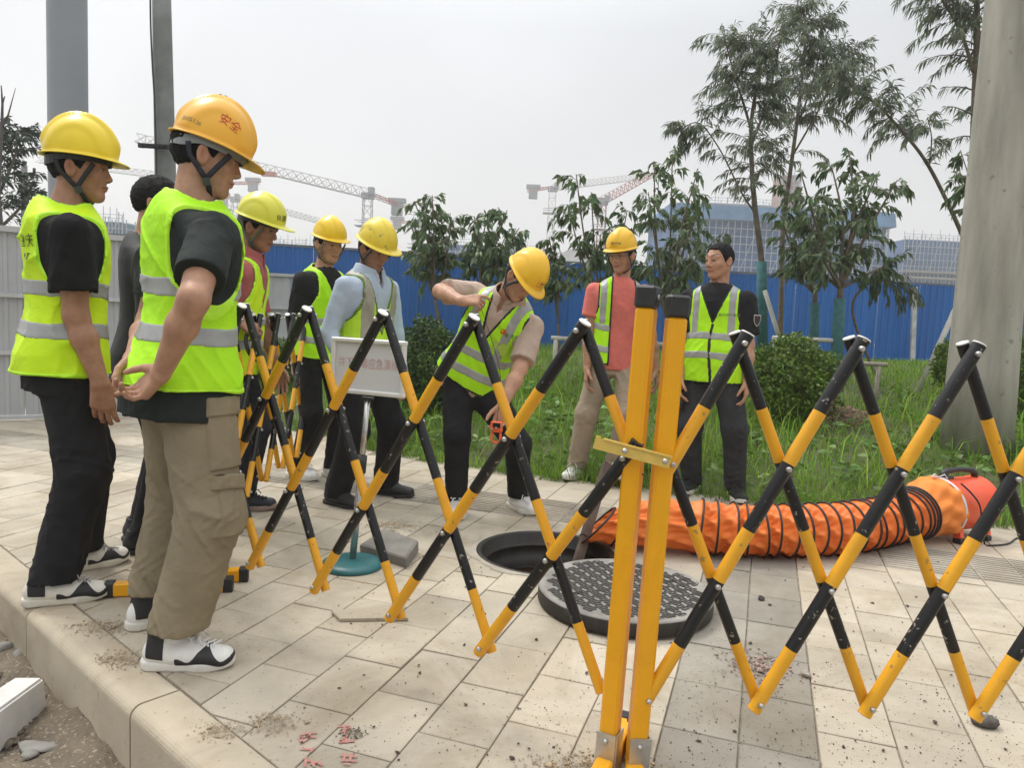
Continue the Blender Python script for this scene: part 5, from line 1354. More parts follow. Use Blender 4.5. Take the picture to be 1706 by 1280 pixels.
def post(root, base, hgt_, yaw, lean=(0, 0), w_=0.046, foot=0.46, foot_yaw=None, plate=True, fname='foot'):
    m3 = Matrix.Rotation(lean[0], 3, 'Y') @ Matrix.Rotation(lean[1], 3, 'X') @ Matrix.Rotation(yaw, 3, 'Z')
    t = obj('post', None, None, root, base - A3(*root.location))
    t.rotation_euler = m3.to_euler()
    mb = MB(); mb.box((0, 0, 0.035 + (hgt_ - 0.035 - 0.052) / 2), (w_, w_, hgt_ - 0.035 - 0.052), bev=0.007); mb.build('post_tube', PYEL, t)
    mb = MB(); mb.box((0, 0, hgt_ - 0.026), (w_ + 0.006, w_ + 0.006, 0.054), bev=0.006); mb.build('post_cap', CAPB, t)
    mb = MB(); mb.tube([(w_ / 2 + 0.002, 0, hgt_ - 0.026), (w_ / 2 + 0.006, 0, hgt_ - 0.026)], 0.006, 8); mb.build('rivet', STEEL, t)
    if plate:
        mb = MB(); mb.box((0, -w_ / 2 - 0.004, 0.06), (w_ + 0.004, 0.004, 0.12)); mb.box((w_ / 2 + 0.004, 0, 0.06), (0.004, w_ + 0.004, 0.12)); mb.build('bracket', STEEL, t)
        mb = MB(); mb.ball((0, -w_ / 2 - 0.008, 0.10), 0.007, 8); mb.ball((0.0, -w_ / 2 - 0.008, 0.04), 0.007, 8); mb.build('bolt', STEEL, t, kind='stuff')
    if foot:
        fy = yaw if foot_yaw is None else foot_yaw
        fd = A3(math.cos(fy), math.sin(fy), 0); b0 = base - A3(*root.location)
        mb = MB(); mb.bar(b0 - fd * (foot / 2 - 0.03) + UP * 0.028, b0 + fd * (foot / 2 - 0.03) + UP * 0.028, 0.045, 0.052, bev=0.005); f = mb.build('foot', PYEL, root)
        for sg in (-1, 1):
            mb = MB(); c = b0 + fd * sg * (foot / 2 - 0.018) + UP * 0.029; mb.bar(c - fd * 0.019, c + fd * 0.019, 0.050, 0.058, bev=0.004); mb.build('foot_cap', CAPB, f)
    return t
BG = None
dL = A3(-0.821, 0.571, 0); PL = A3(0.285, 1.815, 0)
bl, D_, N_ = barrier('black and yellow lattice barrier running from the tall posts back to the left', PL, dL, 0.354, 0.354 * 5, 1.128, 0.215, side=-1.0, shear=0.042, flip=-1)
post(bl, A3(0.288, 1.800, 0), 1.245, R(-27), lean=(R(1.4), R(0)), foot=0.44, foot_yaw=R(68))
cP = A3(-1.315, 2.835, 0)
post(bl, cP, 1.22, R(-35), foot=0.47, foot_yaw=R(14))
PR = A3(0.392, 1.795, 0)
br_, D_, N_ = barrier('black and yellow lattice barrier running from the tall posts off to the right', PR, A3(0.999, 0.015, 0), 0.281, 0.281 * 7, 1.118, 0.218, side=1.0, shear=-0.0155)
post(br_, A3(0.356, 1.785, 0), 1.225, R(4), lean=(R(1.5), R(0)), foot=0.40, foot_yaw=R(80))
# latch plate between the posts
mb = MB(); a = at(990, 738, 1.755); b = at(1117, 772, 1.735); up_ = nrm(np.cross(b - a, A3(0, 1, 0))); up_ = up_ if up_[2] > 0 else -up_
mb.bar(a - A3(*br_.location), b - A3(*br_.location), 0.027, 0.005, up=tuple(np.cross(nrm(b - a), up_))); lt = mb.build('latch', mat('latch_yellow', (0.66, 0.46, 0.10), 0.4, 0.08, 30), br_)
mb = MB(); d_ = nrm(b - a)
mb.bar(a + up_ * 0.0135 - A3(*br_.location), a + d_ * 0.012 + up_ * 0.0135 - A3(*br_.location), 0.006, 0.010); mb.bar(a + d_ * 0.02 + up_ * 0.0145 - A3(*br_.location), b + up_ * 0.0145 - A3(*br_.location), 0.012, 0.004)
mb.build('latch_lip', MATS['latch_yellow'], lt)
mb = MB()
for q in (at(1041, 752, 1.73), at(1108, 769, 1.72)): mb.ball(q - A3(*br_.location), 0.0075, 8)
mb.build('bolt', STEEL, lt, kind='stuff')
PS = A3(-1.285, 2.955, 0)
bs, D_, N_ = barrier('black and yellow lattice barrier along the far side behind the men on the left', PS, A3(-0.05, 0.9987, 0), 0.345, 0.345 * 7, 1.08, 0.215, rA=0.0155, rB=0.0145, side=1.0)
post(bs, PS, 1.22, R(0), foot=0.45, foot_yaw=R(14))

# ------------------------------------------------------------------ sign on a stand
sb = gp(587, 944); sgn_ = empty('sign_stand', (sb[0], sb[1], 0), 'white framed notice board with red characters on a chrome stand with a teal round base', 'sign')
mb = MB(); mb.lathe([(0.0, 0.0), (0.135, 0.0), (0.138, 0.008), (0.132, 0.022), (0.10, 0.030), (0.03, 0.038), (0.0, 0.038)], 40); me = mb.mesh('base'); fix_normals(me)
obj('base', me, mat('teal_base', (0.015, 0.115, 0.125), 0.4, 0.15, 12, bump=0.1, bscale=60), sgn_)
CHR = mat('chrome_worn', (0.55, 0.54, 0.53), 0.22, 0.1, 20, metal=0.9)
tp = at(613, 662, sb[1] - 0.02) - sb
mb = MB(); mb.tube([(0, 0, 0.03), tuple(tp * 0.62)], 0.0155, 14); mb.tube([tuple(tp * 0.5), tuple(tp)], 0.0125, 14); mb.build('pole', CHR, sgn_)
mb = MB(); mb.tube([tuple(tp * 0.56), tuple(tp * 0.66)], 0.021, 14); mb.build('clamp', CAPB, sgn_)
c4 = [at(556, 560, sb[1] + 0.03), at(681, 569, sb[1] - 0.10), at(672, 664, sb[1] - 0.10), at(549, 653, sb[1] + 0.03)]
cen = sum(c4) / 4; ex = nrm((c4[1] + c4[2] - c4[0] - c4[3])); ey = nrm(c4[0] + c4[1] - c4[2] - c4[3]); ey = nrm(ey - ex * (ex @ ey)); en = np.cross(ex, ey); en = en if en[1] < 0 else -en
bw = np.linalg.norm(c4[1] - c4[0]); bh_ = np.linalg.norm(c4[0] - c4[3])
Mx = Matrix(((ex[0], ey[0], en[0]), (ex[1], ey[1], en[1]), (ex[2], ey[2], en[2])))
bd = obj('board', None, None, sgn_, cen - sb); bd.rotation_euler = Mx.to_euler()
mb = MB(); mb.box((0, 0, -0.004), (bw - 0.02, bh_ - 0.02, 0.006)); mb.build('panel', mat('paper_white', (0.60, 0.60, 0.62), 0.5, 0.03, 4, coat=0.3), bd)
mb = MB(); fw = 0.0125
for a, b in (((-bw / 2, bh_ / 2 - fw), (bw / 2, bh_ / 2 - fw)), ((-bw / 2, -bh_ / 2 + fw), (bw / 2, -bh_ / 2 + fw))): mb.bar((*a, 0.002), (*b, 0.002), 0.020, 2 * fw, up=(0, 0, 1), bev=0.005)
for x in (-bw / 2 + fw, bw / 2 - fw): mb.bar((x, -bh_ / 2 + 0.004, 0.0015), (x, bh_ / 2 - 0.004, 0.0015), 0.019, 2 * fw, up=(0, 0, 1), bev=0.005)
mb.build('frame', mat('frame_white', (0.66, 0.65, 0.64), 0.35, 0.04, 10), bd)
V, Fc = text_np('井下中毒应急演练', 0.052); V[:, 0] *= (bw * 0.80) / np.ptp(V[:, 0])
obj('lettering', mesh_np('lettering', np.c_[V[:, 0], V[:, 1] + 0.015, np.full(len(V), 0.0002)], Fc, False), mat('ink_pale_red', (0.58, 0.36, 0.37), 0.7), bd)
mb = MB(); mb.bar(tp * 0.985 + A3(0, 0.0, 0), tp * 1.0 + en * 0.0, 0.05, 0.03); mb.build('head_clip', CAPB, sgn_)

# ------------------------------------------------------------------ ventilation duct and blower
ORF = mat('orange_fabric', (0.92, 0.255, 0.045), 0.5, 0.10, 10, bump=0.35, bscale=110, dist=0.004, spec=0.45, col2=(0.80, 0.18, 0.025), trans=0.15)
RUB = mat('ring_black', (0.016, 0.014, 0.016), 0.55, 0.2, 30)
duct = empty('ventilation_duct', (1.4, 3.75, 0), 'orange spiral fabric air duct with black wire rings lying on the pavement', 'air duct')
O_ = A3(1.4, 3.75, 0)
# ring stations: centre x,y,z, yaw of the axis, pitch of the ring, radius
ctl = np.array([[0.47, 3.72, 0.102, 192, -42, .128], [0.60, 3.71, 0.128, 190, -26, .134], [0.78, 3.69, 0.136, 186, -10, .137], [0.98, 3.67, 0.138, 184, -3, .138], [1.14, 3.66, 0.134, 181, 0, .133], [1.29, 3.665, 0.134, 179, 2, .133],
                [1.44, 3.68, 0.134, 175, 0, .133], [1.60, 3.71, 0.135, 171, 0, .134], [1.77, 3.755, 0.135, 166, 0, .134], [1.94, 3.83, 0.135, 160, 0, .134], [2.08, 3.90, 0.136, 156, 2, .133], [2.20, 3.965, 0.138, 153, 3, .133], [2.29, 4.01, 0.145, 151, 5, .134], [2.345, 4.03, 0.15, 150, 6, .138], [2.375, 4.045, 0.154, 150, 7, .142], [2.40, 4.055, 0.158, 150, 8, .145], [2.42, 4.065, 0.161, 150, 8, .146]])
# subdivide long spans
st = []
for a, b in zip(ctl[:-1], ctl[1:]):
    L = np.linalg.norm(b[:2] - a[:2]); m = 2 if L > 0.125 and a[0] > 0.9 else 1
    for k in range(m): st.append(a + (b - a) * k / m)
st.append(ctl[-1]); st = np.array(st); st[:, 0] = np.where(st[:, 0] > 1.3, 1.3 + (st[:, 0] - 1.3) * 0.88, st[:, 0]); st[:, 3] = 360 - st[:, 3]; st[2:-5, 3] += np.random.default_rng(8).normal(size=len(st) - 7) * 5; st[3:-5, 4] += np.random.default_rng(9).normal(size=len(st) - 8) * 3
def ring_frame(r_):
    ax = A3(math.cos(R(r_[3])) * math.cos(R(r_[4])), math.sin(R(r_[3])) * math.cos(R(r_[4])), -math.sin(R(r_[4])))
    sd_ = nrm(np.cross(UP, ax)); up2 = np.cross(ax, sd_); return ax, sd_, up2
NA, NS = 120, 9; rows = []
rq = np.random.default_rng(4)
for i in range(len(st) - 1):
    a, b = st[i], st[i + 1]; fa_, fb_ = ring_frame(a), ring_frame(b); L = np.linalg.norm(b[:3] - a[:3]); ph = rq.uniform(0, 6.28); np_ = int(rq.integers(7, 11)); ph2 = rq.uniform(0, 6.28)
    for k in range(NS + (1 if i == len(st) - 2 else 0)):
        t = k / NS; c = a[:3] * (1 - t) + b[:3] * t; sdv = nrm(fa_[1] * (1 - t) + fb_[1] * t); upv = nrm(fa_[2] * (1 - t) + fb_[2] * t); r_ = a[5] * (1 - t) + b[5] * t
        th = np.arange(NA) * 2 * math.pi / NA; env = math.sin(math.pi * t)
        tw = th * np_ + ph + 1.3 * t * math.pi
        fold_ = -0.032 * env * np.abs(np.sin(tw * 0.5)) ** 0.8 - 0.004 * env * np.sin(th * (np_ * 2 + 3) + ph2 - 5 * t) - 0.014 * env * min(1, L / 0.1)
        rr_ = r_ + fold_ + 0.0015
        P = c + np.cos(th)[:, None] * rr_[:, None] * sdv + np.sin(th)[:, None] * rr_[:, None] * upv
        P[:, 2] = np.maximum(P[:, 2], 0.004 + 0.002 * np.sin(th * 9 + i)); rows.append(P)
V = np.concatenate(rows) - O_; nr_ = len(rows)
a_ = np.arange(nr_ - 1)[:, None] * NA + np.arange(NA)[None]; b_ = np.arange(nr_ - 1)[:, None] * NA + (np.arange(NA)[None] + 1) % NA
obj('fabric', mesh_np('duct_fabric', V, np.stack([a_, b_, b_ + NA, a_ + NA], -1).reshape(-1, 4)), ORF, duct)
for r_ in st:
    ax, sdv, upv = ring_frame(r_); mb = MB()
    pts = [r_[:3] + (sdv * math.cos(t) + upv * math.sin(t)) * (r_[5] + 0.003) - O_ for t in np.arange(44) * 2 * math.pi / 44]
    pts = [A3(p[0], p[1], max(p[2], 0.006)) for p in pts]
    mb.tube(pts, 0.0055, 6, closed=True); mb.build('ring', RUB, duct)
# loose sleeve drawn over the blower outlet
slv = []
b0 = A3(2.285, 4.065, 0.161); b1 = A3(2.475, 4.15, 0.192); ax = nrm(b1 - b0); sdv = nrm(np.cross(UP, ax)); upv = np.cross(ax, sdv)
for k in range(30):
    t = k / 29; th = np.arange(NA) * 2 * math.pi / NA
    r_ = np.interp(t, [0, .12, .45, .75, .88, .93, 1.0], [.140, .135, .150, .166, .170, .158, .166])
    fo = (0.007 * np.sin(th * 7 + 2.2 * np.sin(t * 5) + 1.5 * np.sin(th * 2)) + 0.004 * np.sin(th * 13 + t * 9)) * np.interp(t, [0, .2, .8, 1], [0.2, 1, 1.0, 0.8]) + 0.012 * np.exp(-((t - .55) / .2) ** 2) * np.cos(th - 1.2)
    P = b0 + (b1 - b0) * t + np.cos(th)[:, None] * (r_ + fo)[:, None] * sdv + np.sin(th)[:, None] * (r_ + fo)[:, None] * upv
    P[:, 2] = np.maximum(P[:, 2], 0.012); slv.append(P)
V = np.concatenate(slv) - O_; nr_ = len(slv); a_ = np.arange(nr_ - 1)[:, None] * NA + np.arange(NA)[None]; b_ = np.arange(nr_ - 1)[:, None] * NA + (np.arange(NA)[None] + 1) % NA
obj('sleeve', mesh_np('duct_sleeve', V, np.stack([a_, b_, b_ + NA, a_ + NA], -1).reshape(-1, 4)), mat('orange_cotton', (0.78, 0.235, 0.040), 0.8, 0.08, 14, bump=0.4, bscale=140, dist=0.003), duct)
cb_ = b0 + (b1 - b0) * 0.93; mb = MB()
for j in range(2): mb.tube([cb_ + ax * 0.008 * j + (sdv * math.cos(t) + upv * math.sin(t)) * 0.163 - O_ for t in np.arange(40) * 2 * math.pi / 40], 0.004, 6, closed=True)
kt = cb_ + upv * 0.168 - O_
mb.tube([kt, kt + A3(-.03, -.01, .018), kt + A3(-.055, -.02, .006), kt + A3(-.03, -.02, .002), kt], 0.0045, 6); mb.tube([kt, kt + A3(.02, -.02, .02), kt + A3(.035, -.03, 0), kt + A3(.01, -.02, -.002)], 0.0045, 6); mb.tube([kt, kt + A3(.03, -.04, -.02), kt + A3(.045, -.055, -.035)], 0.004, 6)
mb.build('tie_cord', mat('cord_white', (0.68, 0.68, 0.70), 0.8), duct)
# blower
bc = A3(2.60, 4.205, 0); bl_ax = nrm(A3(ax[0], ax[1], 0)); bz = 0.195
blw = empty('blower', bc, 'orange red portable axial blower with black carry handle and rubber feet', 'blower')
BOR = mat('blower_orange', (0.78, 0.095, 0.030), 0.4, 0.06, 6, bump=0.05, bscale=40)
rotb = Matrix((bl_ax, nrm(np.cross(UP, bl_ax)), UP)).transposed() @ Matrix.Rotation(math.pi / 2, 3, 'Y')
mb = MB(); mb.lathe([(0.150, -0.16), (0.156, -0.158), (0.156, -0.145), (0.151, -0.14), (0.151, 0.14), (0.156, 0.145), (0.156, 0.158), (0.150, 0.16), (0.142, 0.16), (0.140, -0.16), (0.150, -0.16)], 48, 0, (0, 0, bz), rotb); me = mb.mesh('blower_housing'); fix_normals(me); me.polygons.foreach_set('use_smooth', [True] * len(me.polygons)); obj('housing', me, BOR, blw)
sdb = A3(-bl_ax[1], bl_ax[0], 0)
for sx_ in (-1, 1):
    for sy_ in (-1, 1):
        mb = MB(); c = bl_ax * sx_ * 0.115 + sdb * sy_ * 0.09
        mb.bar(c + sdb * sy_ * 0.02 + UP * 0.03, c * 1.0 + UP * 0.115, 0.045, 0.030, up=tuple(bl_ax)); f_ = mb.build('leg', BOR, blw)
        mb = MB(); mb.bar(c + sdb * sy_ * 0.022, c + sdb * sy_ * 0.02 + UP * 0.03, 0.05, 0.04, up=tuple(bl_ax), bev=0.004); mb.build('rubber_foot', CAPB, f_)
mb = MB(); hp = [bl_ax * x + UP * z for x, z in ((-0.145, bz + 0.150), (-0.14, bz + 0.18), (-0.10, bz + 0.196), (0.0, bz + 0.200), (0.09, bz + 0.192), (0.125, bz + 0.176), (0.13, bz + 0.150))]
mb.tube(hp, [0.019, 0.020, 0.017, 0.015, 0.017, 0.020, 0.019], 10); mb.bar(hp[0] - bl_ax * 0.01, hp[0] + bl_ax * 0.075, 0.04, 0.03, bev=0.006); mb.build('handle', CAPB, blw)
mb = MB(); mb.lathe([(0.0, -0.05), (0.05, -0.05), (0.055, 0.0), (0.05, 0.08), (0, 0.085)], 20, 0, (0, 0, bz), rotb); mb.build('motor_hub', CAPB, blw)
for k in range(6):
    mb = MB(); a = k * math.pi / 3; d_ = sdb * math.cos(a) + UP * math.sin(a); c0 = UP * bz + d_ * 0.05; c1 = UP * bz + d_ * 0.135; tv = np.cross(bl_ax, d_) * 0.03
    mb.poly([c0 - tv * .6 - bl_ax * .01, c1 - tv - bl_ax * .018, c1 + tv + bl_ax * .018, c0 + tv * .6 + bl_ax * .01]); mb.poly([c0 + tv * .6 + bl_ax * .012, c1 + tv + bl_ax * .020, c1 - tv - bl_ax * .016, c0 - tv * .6 - bl_ax * .008]); mb.build('fan_blade', CAPB, blw)
cdp = [at(1601, 806, 4.02), at(1618, 822, 4.01), at(1632, 842, 4.02), at(1636, 870, 4.03)]
cdp = [q - bc for q in cdp] + [gp(1636, 905) + A3(0, -.02, .006) - bc, gp(1650, 911) + A3(0, 0, .006) - bc, gp(1680, 908) + A3(0, 0, .006) - bc, gp(1700, 898) + A3(0, 0, .006) - bc, gp(1760, 905) + A3(0, 0, .006) - bc]
def spline(pts, n_=6):
    pts = [np.asarray(p, float) for p in pts]; o_ = []
    for i in range(len(pts) - 1):
        p0 = pts[max(i - 1, 0)]; p1_, p2_ = pts[i], pts[i + 1]; p3_ = pts[min(i + 2, len(pts) - 1)]
        for k in range(n_):
            t = k / n_; o_.append(0.5 * ((2 * p1_) + (-p0 + p2_) * t + (2 * p0 - 5 * p1_ + 4 * p2_ - p3_) * t * t + (-p0 + 3 * p1_ - 3 * p2_ + p3_) * t ** 3))
    o_.append(pts[-1]); return o_
mb = MB(); mb.tube(spline(cdp), 0.0048, 6); mb.build('power_cable', RUB, blw)

# pry stick standing in the hole
a = gp(956, 925) + A3(0.0, 0.0, -0.12); b = at(1012, 772, 3.95)
mb = MB(); mb.bar(a, b, 0.050, 0.026, up=(0.3, -1, 0.1), bev=0.003)
o = mb.build('wooden_batten', mat('batten_wood', (0.115, 0.082, 0.062), 0.8, 0.3, 9, bump=0.5, bscale=70), None, label='dark brown wooden batten leaning out of the manhole edge', cat='wooden stick')
mb = MB(); c_ = a + (b - a) * 0.34; mb.bar(c_ - nrm(b - a) * 0.004, c_ + nrm(b - a) * 0.004, 0.053, 0.029, up=(0.3, -1, 0.1)); mb.build('wire_tie', RUB, o)
# orange detector in the bending man's hand
hd = p7.arm['L']; hw_ = hd['wr'] + nrm(hd['hd']) * 0.105 + A3(-0.012, -0.035, -0.01)
det = empty('gas_detector', hw_, 'small orange handheld gas detector with black screen held over the manhole', 'gas detector', rz=-0.25)
ORD = mat('detector_orange', (0.82, 0.12, 0.03), 0.4, 0.05, 20)
mb = MB(); mb.box((0, 0, 0.0), (0.062, 0.03, 0.058), bev=0.006); mb.build('case', ORD, det)
mb = MB(); mb.box((0.004, -0.0165, 0.010), (0.040, 0.004, 0.026), bev=0.001); mb.build('screen', mat('screen_black', (0.012, 0.013, 0.016), 0.2), det)
mb = MB(); mb.tube([(-0.022, 0, -0.03), (-0.026, 0, -0.07), (-0.015, 0, -0.083), (0.012, 0, -0.083), (0.022, 0, -0.07), (0.022, 0, -0.03)], 0.007, 8); mb.build('handle', ORD, det)
c0 = hw_ - det.location.__class__(hw_)
mb = MB(); tw = p7.arm['R']['prims'][18][1] - hw_ if len(p7.arm['R']['prims']) > 18 else A3(0, 0, .4)
Mi = np.array(Matrix.Rotation(0.25, 3, 'Z')); mb.tube(spline([A3(0, 0, 0.03), Mi @ (tw * 0.45 + A3(0.06, -.02, 0)), Mi @ tw]), 0.0016, 5); mb.build('cord', RUB, det)
# phone in the right hand man's fingers, strap in the red shirted man's hand
h9 = p9.arm['R']; c = h9['wr'] + nrm(h9['hd']) * 0.13 + A3(0.005, -0.012, -0.02); mb = MB(); mb.box((0, 0, 0), (0.012, 0.055, 0.125), bev=0.003)
o = mb.build('phone', mat('phone_black', (0.014, 0.014, 0.016), 0.25), None, c, label='dark mobile phone held down in the bareheaded man\'s hand', cat='phone'); o.rotation_euler = (0.1, 0.05, 0.5)
h4 = p4.arm['R']; c = h4['wr'] + nrm(h4['hd']) * 0.08; mb = MB(); mb.tube(spline([c + A3(0, 0, 0), c + A3(-.02, -.02, -.05), c + A3(-.005, -.02, -.12), c + A3(0.03, -.01, -.16), c + A3(0.07, 0, -.13)]), 0.011, 6, flat=0.3)
mb.build('strap', CAPB, None, label='dark looped strap held by the man in the pale lime helmet', cat='strap')
# ------------------------------------------------------------------ grass bank, hoardings
nx, ny = 150, 150; xs = np.linspace(-14, 20, nx); ts = np.linspace(0, 1, ny) ** 1.6
X = np.repeat(xs[:, None], ny, 1); E0 = np.interp(xs, [e[0] for e in EDGE], [e[1] for e in EDGE])[:, None] - 0.06; Y = E0 + ts[None] * (26 - E0)
Z = terrain_z(X, Y) + 0.02 * np.sin(X * 2.1 + 1.3 * np.sin(Y * 1.4)) * np.clip((Y - E0) / 1.0, 0, 1) - 0.012
cm = np.array([at(1400, 690, 6.95)[0], 6.95]); Z += 0.12 * np.exp(-(((X - cm[0]) / 0.38) ** 2 + ((Y - cm[1]) / 0.30) ** 2))
a = (np.arange(nx - 1)[:, None] * ny + np.arange(ny - 1)[None]).ravel()
obj('terrain', mesh_np('terrain', np.stack([X, Y, Z], -1).reshape(-1, 3), np.stack([a, a + ny, a + ny + 1, a + 1], 1)), mat('bank_soil', (0.070, 0.105, 0.026), 0.95, 0.3, 3, bump=0.8, bscale=40, dist=0.01, col2=(0.07, 0.055, 0.03), detail=8), kind='structure')
def blades(name, n_, xr, yfun, hr, wd, seed, m, lean=0.6, clump=2.2, bright=(0.75, 1.3)):
    q = np.random.default_rng(seed)
    x = q.uniform(*xr, n_); y = yfun(x, q.uniform(0, 1, n_)); 
    cl = 0.5 + 0.5 * np.sin(x * clump + 1.7 * np.sin(y * clump * 0.8)) * np.sin(y * clump * 1.1 + 1.3 * np.sin(x * clump * 0.6))
    keep = q.uniform(0, 1, n_) < 0.35 + 0.65 * cl
    x, y, cl = x[keep], y[keep], cl[keep]; n_ = len(x)
    dm = np.hypot((x - cm[0]) / 0.36, (y - cm[1]) / 0.28); k2 = dm > 1; x, y, cl = x[k2], y[k2], cl[k2]; n_ = len(x)
    z = terrain_z(x, y) - 0.01; h = q.uniform(*hr, n_) * (0.65 + 0.7 * cl); an = q.uniform(0, 6.283, n_); ln = h * q.uniform(0.15, 1.0, n_) * lean
    dx, dy = np.cos(an), np.sin(an); w_ = wd * q.uniform(0.6, 1.4, n_); sx_, sy_ = -dy * w_, dx * w_
    B = np.stack([x, y, z], 1); D = np.stack([dx, dy, np.zeros(n_)], 1); S = np.stack([sx_, sy_, np.zeros(n_)], 1); Uz = np.array([0, 0, 1.0])
    Mp = B + D * (ln * 0.32)[:, None] + Uz * (h * 0.62)[:, None]; Tp = B + D * ln[:, None] + Uz * (h * q.uniform(0.72, 1.0, n_))[:, None]
    V = np.stack([B - S, B + S, Mp + S * 0.75, Mp - S * 0.75, Tp + S * 0.12, Tp - S * 0.12], 1).reshape(-1, 3)
    i0 = np.arange(n_)[:, None] * 6; Q = np.concatenate([i0 + np.array([[0, 1, 2, 3]]), i0 + np.array([[3, 2, 4, 5]])], 0)
    me = mesh_np(name, V, Q, True)
    t = q.uniform(*bright, n_); c = np.stack([t * q.uniform(0.75, 1.25, n_), t, t * q.uniform(0.6, 1.1, n_), np.ones(n_)], 1).repeat(6, 0)
    me.color_attributes.new('tone', 'FLOAT_COLOR', 'POINT').data.foreach_set('color', c.astype(f32).ravel())
    return obj(name, me, m, kind='stuff')
GRASS = mat('grass_blade', (0.165, 0.285, 0.036), 0.6, 0.2, 1.2, attr='tone', trans=0.35, spec=0.25)
ey = lambda x: np.interp(x, [e[0] for e in EDGE], [e[1] for e in EDGE])
blades('grass', 66000, (-3.2, 7.5), lambda x, r_: ey(x) + 0.0 + 3.2 * r_ ** 1.15, (0.04, 0.145), 0.0034, 1, GRASS, lean=1.1)
blades('grass', 56000, (-5.5, 11.5), lambda x, r_: ey(x) + 2.6 + 7.5 * r_, (0.05, 0.155), 0.0058, 2, GRASS, clump=1.6, lean=0.9)
blades('grass', 3600, (-2.0, 6.5), lambda x, r_: ey(x) + 0.25 + 3.5 * r_, (0.25, 0.45), 0.0040, 3, GRASS, lean=1.1, bright=(1.0, 1.6))
# broad leaved weeds among the grass
q_ = np.random.default_rng(91); n_ = 520; wx = q_.uniform(-1.5, 7, n_); wy = ey(wx) + 0.15 + 4.5 * q_.uniform(0, 1, n_) ** 1.2; LP = []; LD = []
blades('grass', 2200, (-2.4, 4.6), lambda x, r_: ey(x) - 0.05 + 0.12 * r_, (0.05, 0.16), 0.003, 4, GRASS, lean=1.3)

q_ = np.random.default_rng(77); n_ = 2600; P = np.zeros((n_, 3)); P[:, 0] = cm[0] + q_.normal(size=n_) * 0.20; P[:, 1] = cm[1] + q_.normal(size=n_) * 0.16
P[:, 2] = terrain_z(P[:, 0], P[:, 1]) + 0.12 * np.exp(-(((P[:, 0] - cm[0]) / 0.38) ** 2 + ((P[:, 1] - cm[1]) / 0.30) ** 2)) - 0.005
scatter('dug_soil', P, q_.lognormal(-4.6, 0.4, n_), mat('dug_soil', (0.20, 0.135, 0.085), 0.95, 0.3, 20), 27, True)

BROADW = mat('weed_leaf', (0.13, 0.23, 0.05), 0.5, 0.2, 1.0, attr='tone', trans=0.3)
for x, y in zip(wx, wy):
    z = float(terrain_z(np.array([x]), np.array([y]))[0]); hgt_w = q_.uniform(0.04, 0.16)
    for k in range(int(q_.integers(5, 11))):
        a = q_.uniform(0, 6.28); LP.append((x + q_.normal() * .03, y + q_.normal() * .03, z + q_.uniform(0.3, 1) * hgt_w)); LD.append(nrm(A3(math.cos(a), math.sin(a), q_.uniform(0.0, 0.7))))
WEEDS = (np.array(LP), np.array(LD))

# blue hoarding
WA = np.array([at(430, 430, 13.2)[0], 13.2]); WB = np.array([at(1530, 474, 15.7)[0], 15.7]); wd_ = (WB - WA) / np.linalg.norm(WB - WA); wn_ = np.array([wd_[1], -wd_[0]])
hw = empty('blue_hoarding', (WA[0], WA[1], 0), 'long blue corrugated steel site hoarding behind the grass bank', 'hoarding', rz=math.atan2(wd_[1], wd_[0]))
BLUE = mat('hoarding_blue', (0.018, 0.135, 0.44), 0.45, 0.18, 1.6, bump=0.12, bscale=5, dist=0.03, rand=0.2, col2=(0.012, 0.10, 0.35), detail=9, map=(1.5, 1.5, 0.3), stain=(1.2, 0.5, 0.8, (0.62, 0.62, 0.62), 0.5))
def corr(wd2, z0, z1, n_rib, dep):
    mb = MB(); pts = []
    for i in range(n_rib):
        b = wd2 * i / n_rib; s_ = wd2 / n_rib; pts += [(b, 0), (b + s_ * .55, 0), (b + s_ * .65, -dep), (b + s_ * .9, -dep)]
    pts.append((wd2, 0))
    for p, q_ in zip(pts[:-1], pts[1:]): mb.poly([(p[0], p[1], z0), (q_[0], q_[1], z0), (q_[0], q_[1], z1), (p[0], p[1], z1)])
    return mb
PW = 0.95; pm = corr(PW - 0.008, 0, 1, 6, 0.014).mesh('panel'); pm.materials.append(BLUE); rw = random.Random(9)
ZT = 2.20
for i in range(-3, 24):
    o = obj('panel', pm, None, hw, (i * PW, rw.uniform(-.006, .006), 0.0)); o.scale = (1, 1, ZT + rw.uniform(-.012, .012)); o.rotation_euler = (rw.gauss(0, .003), 0, rw.gauss(0, .004))
mb = MB(); mb.box((PW * 10, 0.01, ZT + 0.012), (PW * 27, 0.05, 0.045)); mb.build('top_rail', mat('rail_grey', (0.14, 0.16, 0.19), 0.6), hw)
for i in range(-3, 24, 3):
    mb = MB(); mb.box((i * PW, 0.07, ZT / 2), (0.06, 0.06, ZT)); mb.build('post', MATS['rail_grey'], hw)
q = at(1522, 590, 15.4); t = at(1524, 478, 15.4); mb = MB(); mb.bar(A3(q[0], q[1], 0.4), A3(t[0], t[1], t[2]), 0.09, 0.06)
mb.build('steel_post', mat('post_white', (0.55, 0.55, 0.54), 0.6, 0.2, 6), None, label='thin white steel post standing in front of the blue hoarding near the concrete pole', cat='post')
